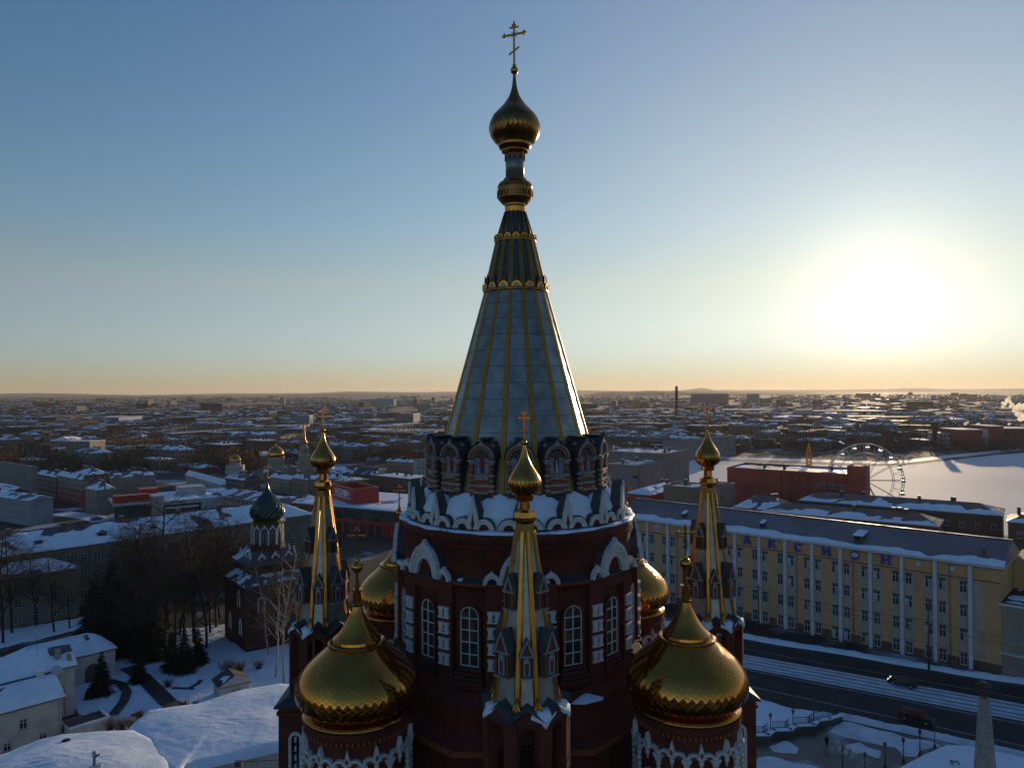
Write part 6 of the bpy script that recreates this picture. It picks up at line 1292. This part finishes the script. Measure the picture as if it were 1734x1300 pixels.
def lattice(mb, a, b, w, m, n=10, t=.1):
    a, b = Vector(a), Vector(b); d = (b-a).normalized(); u = d.cross(Vector((0, 1, 0)) if abs(d.y) < .9 else Vector((1, 0, 0))).normalized()*w/2; v = d.cross(u).normalized()*w/2; L4 = [u+v, u-v, -u-v, -u+v]
    for q in L4: mb.tube([a+q, b+q], t, 4, m)
    for i in range(n):
        p0, p1 = a+(b-a)*(i/n), a+(b-a)*((i+1)/n)
        for k in range(4): mb.tube([p0+L4[k], p1+L4[(k+1) % 4]], t*.7, 3, m); mb.tube([p1+L4[k], p1+L4[(k+1) % 4]], t*.7, 3, m)
cr = AT(1370, 800, 300); zt_ = AT(1370, 748, 300).z; cn = empty('tower_crane', (cr.x, 300, 0), 0, 'slender yellow lattice crane mast behind the dark red block', 'crane')
m_ = MB(); lattice(m_, (0, 0, 0), (0, 0, zt_-6), 1.6, 'crane_yellow', 14, .16); m_.build('mast', cn)
m_ = MB()
for s in ((-1, -1), (1, -1), (1, 1), (-1, 1)): m_.tube([(s[0]*.9, s[1]*.9, zt_-6), (0, 0, zt_)], .16, 4, 'crane_yellow')
m_.tube([(0, 0, zt_), (0, 0, zt_+1.5)], .1, 4, 'crane_yellow'); m_.build('peak', cn)
def base_pt(px, py): return G(px, py)
p = base_pt(1146, 712); ht = AT(1146, 653.5, p.y).z; k_ = p.y/1250
cs = empty('smokestack', tuple(p), 0, 'very tall dark banded smokestack rising above the horizon', 'chimney')
mat('stack_brown', (.09, .05, .045), .9); mat('stack_pale', (.22, .16, .15), .9)
m_ = MB()
for i in range(8): z0_, z1_ = ht*i/8, ht*(i+1)/8; m_.lathe([(k_*(3.6-1.5*i/8), z0_), (k_*(3.6-1.5*(i+1)/8), z1_)], 14, 'stack_brown' if i % 2 else ('stack_pale' if i < 5 else 'stack_brown'))
m_.build('stack', cs)
p = base_pt(1583, 757); k_ = p.y/1250; h = AT(1583, 714, p.y).z; wt = empty('water_tower', tuple(p), 0, 'dark round tower on the far shore of the pond, its shadow lying across the ice', 'tower')
m_ = MB(); m_.lathe([(k_*4.6, 0), (k_*4.4, h*.7), (k_*5.8, h*.76), (k_*5.8, h*.97), (k_*5.0, h)], 20, 'w_brown'); m_.build('tower', wt)
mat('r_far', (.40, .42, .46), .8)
def fbox(name, label, x0, x1, yt, yb, depth=18, m='w_brown', snow=True, th=None, cat='building', group=None, rows=0):
    a, b = G(x0, yb), G(x1, yb); d = b-a; w = d.length; h = max(2.5, ZT(x0, yt, a)); r = empty(name, tuple(a), atan2(d.y, d.x), label, cat, group)
    mb = MB(); mb.box((w/2, depth/2, h/2), (w, depth, h), m)
    for j in range(rows):
        for i in range(int(w/3.2)): mb.box((1.6+i*3.2, -.05, h*(j+.55)/rows), (1.5, .12, h/rows*.45), 'w_dark')
    mb.build('wall', r)
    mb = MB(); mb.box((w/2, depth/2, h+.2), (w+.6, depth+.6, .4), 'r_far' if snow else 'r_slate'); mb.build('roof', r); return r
for a in (('factory_building', 'white plant building just right of the dark round tower', 1591, 1622, 734, 758, 20, 'w_white', True, None, 'building', None, 3),
          ('factory_building', 'broad dark red plant hall on the far shore of the pond', 1623, 1664, 728, 760, 30, 'w_red', True), ('factory_building', 'narrow white plant block against the dark red halls', 1664, 1674, 728, 759, 14, 'w_white'),
          ('factory_building', 'dark red plant hall near the right edge below the smoke', 1675, 1700, 722, 758, 30, 'w_red', True), ('factory_building', 'pale low plant hall at the right edge', 1680, 1720, 743, 757, 20, 'w_pink', True),
          ('factory_building', 'dark red plant hall at the right edge', 1702, 1760, 726, 756, 30, 'w_brown', True), ('warehouse', 'long white-roofed warehouse left of the great tent roof', 608, 735, 731, 741, 60, 'w_dark', True),
          ('warehouse', 'long white-roofed warehouse behind the bell tower spire', 400, 500, 722, 730, 50, 'w_dark', True), ('warehouse', 'bright blue warehouse end far off on the left', 180, 201, 707, 718, 60, 'w_deep_blue'),
          ('warehouse', 'grey warehouse joined to the blue one far off on the left', 157, 179, 706, 716, 60, 'w_grey'), ('warehouse', 'blue-roofed long warehouse far off on the left', 224, 263, 699.5, 703, 80, 'w_blue'),
          ('high_rise', 'long teal high-rise slab near the left horizon', 609, 667, 676, 688, 20, 'w_teal', False), ('high_rise', 'brownish row of high-rises right of the banded smokestack', 1170, 1234, 667, 686, 25, 'w_pink', False, None, 'building', None, 6),
          ('high_rise', 'paired pale high-rises right of the right tent tower cross', 1264, 1286, 667, 682, 25, 'w_pink', False, None, 'building', None, 6), ('high_rise', 'low grey group of high-rises on the ridge under the sun', 1449, 1490, 666, 675, 40, 'w_brown', False),
          ('high_rise', 'pale thin tower block far off left of the left cross', 474, 481, 673, 686, 12, 'w_cream', False), ('apartment_tower', 'dark tower block with a flat top among the far trees on the left', 112, 152, 748, 786, 18, 'w_stone', True, None, 'building', None, 8),
          ('warehouse', 'blue-grey office block beside the spire of the bell tower', 502, 524, 703, 724, 14, 'w_blue', True, None, 'building', None, 5), ('warehouse', 'large dull factory hall far left of the tent roof', 668, 700, 701, 722, 40, 'w_grey', False),
          ('warehouse', 'white-walled factory halls above the ferris wheel', 1350, 1376, 694, 708, 30, 'w_white', True), ('warehouse', 'dull red hall above the ferris wheel', 1345, 1362, 705, 718, 30, 'w_red', True),
          ('warehouse', 'long low white-roofed sheds far off beyond the ferris wheel', 1376, 1500, 696, 702, 60, 'w_grey', True), ('warehouse', 'second row of long low sheds beyond the ferris wheel', 1380, 1512, 706, 713, 60, 'w_pink', True),
          ('warehouse', 'long flat shed with a snow roof behind the right tent tower cross', 1226, 1310, 694, 700, 70, 'w_grey', True), ('warehouse', 'long snow-roofed sheds right of the great tent roof', 992, 1118, 706, 713, 50, 'w_dark', True)):
    fbox(*a)
# ---- rows of mid-distance blocks: every one its own thing
rr = random.Random(11); KB = []
walls = ['w_grey', 'w_ochre', 'w_brown', 'w_cream', 'w_stone', 'w_white', 'w_pink', 'w_brown', 'w_dark', 'w_red']
for v in range(12):
    w, l = rr.choice([12, 13, 14]), rr.choice([18, 26, 34, 42]); h = rr.choice([4, 6, 7, 9, 11]); m = walls[v % len(walls)]
    a = MB(); a.box((w/2, l/2, h/2), (w, l, h), m)
    for j in range(int(h/3)):
        for i in range(int(l/2.8)): a.box((-.03, 1.4+i*2.8, 1.7+j*3), (.08, 1.1, 1.4), 'w_dark')
        for i in range(int(w/2.8)): a.box((1.4+i*2.8, -.03, 1.7+j*3), (1.1, .08, 1.4), 'w_dark')
    b = MB(); s = MB(); e = .5; z = h+.02
    if v % 3 != 2:
        rh = 2.4; b.add([(-e, -e, z), (w+e, -e, z), (w+e, l+e, z), (-e, l+e, z), (w/2, 4, z+rh), (w/2, l-4, z+rh)], [(0, 1, 4), (1, 2, 5, 4), (2, 3, 5), (3, 0, 4, 5)], rr.choice(['r_slate', 'r_iron', 'r_brown']))
        snow_sheet(s, [(-e, l+e, z+.03), (-e, -e, z+.03), (w/2, 4, z+rh+.03), (w/2, l-4, z+rh+.03)], .25, .50, v*3+1, 14, 5, 5); snow_sheet(s, [(w+e, -e, z+.03), (w+e, l+e, z+.03), (w/2, l-4, z+rh+.03), (w/2, 4, z+rh+.03)], .25, .35, v*3+2, 14, 5, 5)
        snow_sheet(s, [(-e, -e, z+.03), (w+e, -e, z+.03), (w/2+.01, 4, z+rh+.03), (w/2, 4, z+rh+.03)], .25, .2, v*3, 6, 4, 5)
    else: b.box((w/2, l/2, h+.25), (w+.3, l+.3, .5), m); snow_sheet(s, [(.2, .2, h+.52), (w-.2, .2, h+.52), (w-.2, l-.2, h+.52), (.2, l-.2, h+.52)], .25, .2, v, 10, 14, 6)
    for q in range(3): b.box((w*rr.uniform(.3, .7), l*rr.uniform(.15, .85), h+2.2), (.9, .9, 2.2), 'w_brown')
    KB.append((a.mesh('wall'), b.mesh('roof'), s.mesh('snow_cover'), w, l, h))
WN = {'w_grey': 'grey', 'w_ochre': 'ochre', 'w_brown': 'brown', 'w_cream': 'beige', 'w_stone': 'stone-coloured', 'w_white': 'whitish', 'w_pink': 'pinkish', 'w_dark': 'blackish', 'w_red': 'dark red'}
# things already built, as keep-out zones in picture columns and ground rows
KEEP = [(-50, 95, 800, 900), (60, 270, 798, 900), (190, 430, 802, 905), (380, 540, 800, 870), (490, 720, 862, 930), (550, 760, 782, 838), (445, 540, 780, 800)]
def blocked(px, py):
    for a, b, c, d in KEEP:
        if a < px < b and c < py < d: return True
    if px > 930:
        pond = 812 if px < 1120 else 773-(px-1120)*.002
        if px > 1560: pond = 760
        if py > (792 if px < 1120 else 768 if px < 1560 else 757): return True
    return False
cnt = 0; placed = []; tries = 0
while cnt < 215 and tries < 9000:
    tries += 1; side = rr.random()
    px = rr.uniform(-60, 740) if side < .62 else rr.uniform(1010, 1780)
    py = 661+rr.choice([1, 1, 1.3])*rr.uniform(42, 175)**1.0
    if py < 706: continue
    if blocked(px, py) or (726 < py < 792 and rr.random() < .62): continue
    p = G(px, py); v = rr.randrange(12); K = KB[v]
    if any((p-q).length < 27+p.y*.012 for q in placed): continue
    placed.append(p); cnt += 1; th = radians(rr.choice([48, 50, 52, 138, 55, 46, 20]))
    sd = 'left' if px < 867 else 'right'; nm = WN[walls[v % len(walls)]]; rf_ = 'flat snowy roof' if v % 3 == 2 else 'hipped snowy roof'
    r = empty('town_block', (p.x, p.y, 0), th, '%s block under a %s in the distant town on the %s' % (nm, rf_, sd), 'building', 'distant blocks of the town, %s, %s roof, %s side' % (nm, 'flat' if v % 3 == 2 else 'hipped', sd))
    s = rr.uniform(.8, 1.15); r.scale = (s, s, s*rr.uniform(.8, 1.1))
    for me, n_ in zip(K[:3], ('wall', 'roof', 'snow_cover')): place(me, n_, r)
# ---- the city beyond as one mass
rr = random.Random(5); mb = MB()
def house(mb, x, y, w, l, h, th, m, roofm, pitched):
    mb.T = Matrix.Translation(Vector((x, y, 0))) @ Matrix.Rotation(th, 4, 'Z')
    mb.add([(-w/2, -l/2, 0), (w/2, -l/2, 0), (w/2, l/2, 0), (-w/2, l/2, 0), (-w/2, -l/2, h), (w/2, -l/2, h), (w/2, l/2, h), (-w/2, l/2, h)], [(0, 1, 5, 4), (1, 2, 6, 5), (2, 3, 7, 6), (3, 0, 4, 7)], m)
    if pitched: mb.add([(-w/2-.4, -l/2, h), (w/2+.4, -l/2, h), (w/2+.4, l/2, h), (-w/2-.4, l/2, h), (0, -l/2, h+w*.28), (0, l/2, h+w*.28)], [(1, 2, 5, 4), (3, 0, 4, 5)], roofm); mb.add([(-w/2, -l/2, h), (w/2, -l/2, h), (0, -l/2, h+w*.28), (-w/2, l/2, h), (w/2, l/2, h), (0, l/2, h+w*.28)], [(0, 1, 2), (4, 3, 5)], m)
    else: mb.add([(-w/2, -l/2, h), (w/2, -l/2, h), (w/2, l/2, h), (-w/2, l/2, h)], [(0, 1, 2, 3)], roofm)
    mb.T = Matrix.Identity(4)
mat('far_wall', (.07, .052, .042), .9); mat('far_wall_pale', (.22, .18, .15), .9); mat('far_roof', (.065, .055, .050), .8)
for i in range(17000):
    py = 661+ (7.2 if rr.random() < .5 else 12)*math.exp(rr.uniform(0, 2.35)); px = rr.uniform(-120, 1860)
    if py > 760 or (px > 1100 and py > 764): continue
    if py > 720 and rr.random() < .6: continue
    if 985 < px < 1130 and py < 668: continue
    dens = nz(px, py*6, 60, 2)
    if dens < -.32: continue
    p = G(px, py); big_ = rr.random() < .09
    w, l, h = (rr.uniform(12, 22), rr.uniform(30, 110), rr.uniform(3.5, 8)) if big_ else (rr.uniform(6, 10), rr.uniform(7, 14), rr.uniform(2.4, 4.5))
    if big_ and p.y > 1800 and rr.random() < .10: w, l, h = rr.uniform(14, 18), rr.uniform(30, 60), rr.uniform(14, 24)
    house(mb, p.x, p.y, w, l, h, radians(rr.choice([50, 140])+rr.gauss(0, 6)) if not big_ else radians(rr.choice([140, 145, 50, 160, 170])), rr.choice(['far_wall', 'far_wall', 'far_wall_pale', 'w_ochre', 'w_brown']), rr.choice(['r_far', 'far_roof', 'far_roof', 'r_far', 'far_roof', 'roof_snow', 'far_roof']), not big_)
tag(mb.build('distant_city'), kind='stuff')
# ---- bare woods between the blocks: twig clumps
mat('wood_grey', (.060, .048, .036), .95, n=(.02, (.10, .075, .050), .4, .7)); mat('wood_rust', (.15, .08, .042), .95)
mb = MB()
def clump(mb, x, y, r, h, n, m):
    vs = []; fs = []
    for k in range(n):
        a, b = rr.uniform(0, 2*pi), rr.random()**.6; z = h*rr.uniform(.12, 1); q = r*b*sqrt(max(.05, 1-((z/h-.55)/.6)**2)); cx_, cy_ = x+q*cos(a), y+q*sin(a); s = rr.uniform(.5, 1.3)*r*.22
        t = rr.uniform(0, pi); dx, dy = s*cos(t), s*sin(t); i = len(vs)
        vs += [(cx_-dx*.35, cy_-dy*.35, z-s*.9), (cx_+dx*.3, cy_+dy*.3, z-s*.5), (cx_+dx*.25, cy_+dy*.2, z+s*1.1)]; fs.append((i, i+1, i+2))
    mb.add(vs, fs, m); mb.add([(x-.2, y, 0), (x+.2, y, 0), (x, y, h*.8)], [(0, 1, 2)], m)
n = 0
while n < 8500:
    px = rr.uniform(-80, 1800); py = rr.uniform(722, 800) if rr.random() < .4 else 661+rr.uniform(9, 200)
    if blocked(px, py) and not (py < 770): continue
    if px > 1100 and py > 767: continue
    w_ = nz(px, py*3.5, 85, 9)+.35*nz(px, py*3, 25, 4)
    if w_ < (-.35 if 722 < py < 800 else .0): continue
    p = G(px, py)
    if any((p-q).length < 14 for q in placed) and rr.random() < .8: continue
    s = rr.uniform(.7, 1.3)*(1+.4*(p.y/2500)); clump(mb, p.x, p.y, 3.6*s, rr.uniform(6, 10)*s, 46 if p.y < 700 else 26, 'wood_rust' if nz(px, py*2, 60, 17) > .16 else 'wood_grey'); n += 1
tag(mb.build('distant_wood'), kind='stuff')
# ================================================================ trees
def bare_tree(seed, h, spread=.42, levels=5, bark='bark', twig='twig', lean=0.0, droop=0.0, base_r=None, start=.22):
    rr = random.Random(seed); tk, cwn = MB(), MB(); br = base_r or h*.014
    def grow(p, d, l, r, lv):
        n = 4 if lv < 2 else 3; pts = [p]; rad = [r]; q = Vector(p); dd = d.copy()
        for i in range(n):
            dd = (dd+Vector((rr.uniform(-1, 1), rr.uniform(-1, 1), rr.uniform(-.3, .6)-droop*(lv > 2)))*.13).normalized(); q = q+dd*l/n; pts.append(q.copy()); rad.append(r*(1-.62*(i+1)/n))
        T = tk if lv == 0 else cwn
        if lv <= 2: T.tube(pts, rad, 6 if lv == 0 else 4, bark if lv < 2 else twig)
        else:
            a = d.cross(Vector((rr.uniform(-1, 1), rr.uniform(-1, 1), rr.uniform(-1, 1)))).normalized()*max(r*.8, .010); T.add([pts[0]-a, pts[0]+a, pts[2]+a*.7, pts[-1], pts[2]-a*.7], [(0, 1, 2, 3, 4)], twig)
        if lv >= levels-1: return
        k = {0: 15, 1: 7, 2: 6, 3: 5}.get(lv, 3)
        for i in range(k):
            t = (start+(1-start)*(i+rr.random())/k) if lv == 0 else .2+.8*(i+rr.random())/k; f = t*n; j = min(n-1, int(f)); b = pts[j].lerp(pts[j+1], f-j) if isinstance(pts[j], Vector) else Vector(pts[j])
            dr_ = (pts[j+1]-Vector(pts[j])).normalized(); az = i*2.4+rr.uniform(-.5, .5); side = Vector((cos(az), sin(az), 0)); side = (side-dr_*side.dot(dr_)).normalized()
            up_ = .95-.35*t if lv == 0 else .75; nd = (side*(1-.25*up_)+dr_*up_).normalized(); ln = l*(spread*(1.15-.72*t) if lv == 0 else rr.uniform(.38, .6)); grow(b, nd, ln, max(.012, r*(.5 if lv == 0 else .55)*(1.1-.6*t)), lv+1)
    grow(Vector((0, 0, 0)), Vector((lean, 0, 1)).normalized(), h, br, 0)
    return tk.mesh('trunk'), cwn.mesh('crown')
TM = [bare_tree(31, 14), bare_tree(32, 15, .36), bare_tree(33, 13, .46), bare_tree(34, 15, .34, twig='twig_rust'), bare_tree(36, 12, .48, twig='twig_rust')]
def put_tree(me, name, px, py, s, rz, label, cat='tree', group=None, z=0):
    p = G(px, py); r = empty(name, (p.x, p.y, z), rz, label, cat, group); r.scale = (s, s, s); place(me[0], 'trunk', r); place(me[1], 'crown', r); return r
rr = random.Random(77)
spots = [(62, 1062, 1.0, 0), (92, 1072, .9, 1), (20, 1074, 1.15, 3), (5, 1090, 1.2, 1), (118, 1066, .85, 2), (205, 1070, 1.2, 0), (246, 1088, 1.35, 1), (272, 1100, 1.3, 0), (285, 1064, 1.5, 1), (312, 1092, 1.2, 3), (334, 1108, 1.35, 1), (356, 1072, 1.3, 2), (372, 1046, 1.2, 0),
         (390, 1052, 1.1, 1), (232, 1112, 1.1, 4), (298, 1122, 1.1, 2), (410, 1040, 1.2, 3), (430, 1050, 1.1, 0), (340, 1020, 1.2, 1), (510, 1062, 1.1, 2), (500, 1098, 1.1, 4), (40, 1045, 1.0, 4), (130, 1010, .9, 1), (215, 1090, 1.2, 3), (238, 1078, 1.3, 2), (258, 1068, 1.2, 0), (280, 1112, 1.1, 3), (304, 1076, 1.3, 4), (328, 1088, 1.2, 2), (350, 1100, 1.1, 3), (366, 1062, 1.3, 0), (402, 1068, 1.1, 2)]
spots.sort(key=lambda s: s[0]+s[1]*.001)
names = ['tall dark bare tree', 'narrow dark bare tree', 'wide-crowned bare tree', 'narrow rusty-twigged bare tree', 'low rusty-twigged bare tree']
for i, (px, py, s, v) in enumerate(spots):
    where = 'before the wing of the long grey building' if px < 160 else 'in the dark grove left of the brick chapel' if px < 370 else 'close around the brick chapel'
    put_tree(TM[v], 'bare_tree', px, py, s*1.18, rr.uniform(0, 6), names[v]+' '+where+', number of its row from the left: '+str(i+1) if False else '%s %s' % (names[v], where), group='%ss %s' % (names[v], where))
bt_ = bare_tree(51, 23, .27, 5, 'birch_bark', 'birch_twig', .03, .25, .2, .3); put_tree(bt_, 'birch_tree', 481, 1164, 1.0, .4, 'tall pale birch right beside the left arm of the cathedral')
bt2 = bare_tree(52, 19, .3, 5, 'birch_bark', 'birch_twig', -.05, .3, .16, .3); put_tree(bt2, 'birch_tree', 466, 1150, 1.0, 2.0, 'slightly shorter pale birch left of the tallest birch'); put_tree(bt2, 'birch_tree', 455, 1110, .9, 4.1, 'slim birch in front of the brick chapel wall'); put_tree(bt2, 'birch_tree', 496, 1120, .95, 1.2, 'birch half hidden behind the left tent tower')
def spruce(seed, h, r):
    rr = random.Random(seed); tk, cw = MB(), MB(); tk.tube([(0, 0, 0), (0, 0, h*.96)], [h*.016, .03], 6, 'bark'); n = int(h*4.2)
    for i in range(n):
        t = i/n; z = h*(.06+.94*t); rad = r*(1-t)**.85+.15; k = int(6+9*(1-t))
        for j in range(k):
            a = rr.uniform(0, 2*pi); ln = rad*rr.uniform(.65, 1.12); d = Vector((cos(a), sin(a), 0)); s = Vector((-sin(a), cos(a), 0)); p0 = Vector((0, 0, z)); p1 = d*ln+Vector((0, 0, z-ln*.32)); m_ = p0.lerp(p1, .5)+Vector((0, 0, ln*.05))
            for q in range(7):
                u = .12+.88*q/7; b = p0.lerp(p1, u)+Vector((0, 0, .1*sin(u*3))); wd = ln*.24*(1.15-u)+.10
                for sg in (-1, 1): cw.add([b, b+s*sg*wd+d*wd*.7-Vector((0, 0, wd*rr.uniform(.1, .5))), b+d*wd*.65], [(0, 1, 2)], 'spruce')
            cw.add([p0, p1+Vector((0, 0, .02)), p1-Vector((0, 0, .03))], [(0, 1, 2)], 'bark')
    return tk.mesh('trunk'), cw.mesh('crown')
S1 = spruce(1, 17.5, 6.0); S2 = spruce(2, 8.0, 2.6)
for me, px, py, s, lb in ((S1, 190, 1106, 1.08, 'largest dark spruce in the middle of the grove on the left'), (S1, 216, 1108, .85, 'dark spruce at the right foot of the largest one'), (S2, 172, 1180, .95, 'small spruce on the snowy garden bed by the white wing'), (S2, 312, 1142, 1.05, 'spruce in the garden left of the small hut'), (S2, 291, 1140, .95, 'spruce beside the garden lane, left of its twin'), (S1, 255, 1118, .75, 'narrow spruce over the dark garden path'), (S2, 335, 1128, .9, 'greenish spruce at the right end of the garden group'), (S2, 235, 1160, .8, 'dark young spruce leaning over the garden path'), (S1, 160, 1085, .8, 'dark spruce behind the arched white wing')):
    put_tree(me, 'spruce_tree', px, py, s, px*.1, lb)
def shrub(seed, h, n=160, m='shrub'):
    rr = random.Random(seed); a = MB()
    for i in range(n):
        t = rr.uniform(0, 2*pi); q = rr.uniform(.05, .75)*h; e = Vector((q*cos(t), q*sin(t), h*rr.uniform(.55, 1.1))); b = Vector((.15*q*cos(t), .15*q*sin(t), 0)); mid = b.lerp(e, .55)+Vector((0, 0, .1)); w = .014
        a.tube([b, mid, e], [w, w*.8, w*.3], 3, m)
        for k in range(3): f = mid.lerp(e, rr.random()); a.tube([f, f+Vector((rr.uniform(-.3, .3), rr.uniform(-.3, .3), .35))*h*.4], [w*.6, w*.2], 3, m)
    return a.mesh('shrub')
SH = [shrub(1, 1.8), shrub(2, 1.3, 120), shrub(3, 2.3, 200, 'twig_rust')]
for px, py, v, s, lb in ((165, 1232, 2, 1.0, 'rusty upright shrub beside the white house'), (186, 1240, 2, .9, 'rusty shrub right of the upright one by the white house'), (205, 1243, 0, 1.2, 'snow-dusted grey shrub at the edge of the foreground roof'), (222, 1238, 0, 1.0, 'brown shrub where the two big snow roofs meet'), (238, 1218, 1, 1.0, 'small dark shrub at the end of the garden path'), (312, 1204, 0, .9, 'low shrub beside the big snow roof, left of the hut'), (330, 1200, 1, .8, 'tiny shrub just left of the white hut'), (385, 1146, 2, 1.2, 'rounded bare shrub behind the small hut'), (405, 1142, 0, 1.2, 'brown shrub right behind the small hut'), (438, 1136, 1, 1.3, 'thin shrub on the open snow below the birches'), (284, 1168, 0, .9, 'shrub beside the round garden bed'), (325, 1172, 1, .6, 'little dark shrub in the snow bed')):
    p = G(px, py); o = place(SH[v], 'shrub', None, (p.x, p.y, .2), px*.3, (s, s, s)); tag(o, lb, 'shrub')
# ================================================================ steam and haze
def vol(name, density, col, an=.5, noise_=None):
    m = bpy.data.materials.new(name); m.use_nodes = True; t = m.node_tree; t.nodes.clear(); o = t.nodes.new('ShaderNodeOutputMaterial'); v = t.nodes.new('ShaderNodeVolumePrincipled')
    v.inputs['Color'].default_value = (*col, 1); v.inputs['Density'].default_value = density; v.inputs['Anisotropy'].default_value = an; t.links.new(v.outputs[0], o.inputs['Volume']); MATS[name] = m; return m
vol('steam_air', .22, (.95, .92, .88), .55)
def steam(px, pts, Y, label):
    mb = MB(); q0 = AT(px[0], px[1], Y); rr = random.Random(int(px[0]))
    for (x, y, r) in pts:
        c = AT(x, y, Y); R0 = r*Y/1250
        for k in range(3):
            mb.T = Matrix.Identity(4); cx_, cy_, cz_ = c.x+rr.uniform(-.5, .5)*R0, Y+rr.uniform(-.5, .5)*R0, c.z+rr.uniform(-.4, .4)*R0; vs = []; fs = []; n, kk = 12, 7; R1 = R0*rr.uniform(.6, .9)
            for j in range(kk+1):
                for i in range(n):
                    a, b = 2*pi*i/n, pi*j/kk; d = Vector((sin(b)*cos(a), sin(b)*sin(a), cos(b))); f = 1+.35*mn.noise(d*2.2+Vector((x, y, k))); vs.append((cx_+d.x*R1*f, cy_+d.y*R1*f, cz_+d.z*R1*f))
            for j in range(kk):
                for i in range(n): fs.append((j*n+i, (j+1)*n+i, (j+1)*n+(i+1) % n, j*n+(i+1) % n))
            mb.add(vs, fs, 'steam_air', True)
    return tag(mb.build('steam'), kind='stuff')
steam((1720, 700), [(1700, 683, 4), (1708, 679, 5), (1698, 688, 3), (1712, 686, 5), (1718, 692, 6), (1726, 700, 8), (1733, 690, 9), (1740, 704, 9), (1728, 708, 5), (1709, 673, 3)], 800, '')
steam((1634, 716), [(1634, 718, 3), (1638, 715, 2.5), (1656, 719, 3), (1659, 721, 2), (1709, 717, 3)], 640, '')
steam((1144, 652), [(1143, 652, 1.6), (1138, 651, 1.5)], 1200, ''); steam((1490, 665), [(1476, 668, 2), (1485, 666, 2.5), (1497, 667, 3), (1503, 668, 2.2)], 2300, '')
HZ = 2.9e-5
vol('haze_air', HZ, (.94, .90, .88), .35)
mb = MB(); mb.box((0, 6200, 49.5), (30000, 14400, 101), 'haze_air'); tag(mb.build('haze'), kind='stuff')
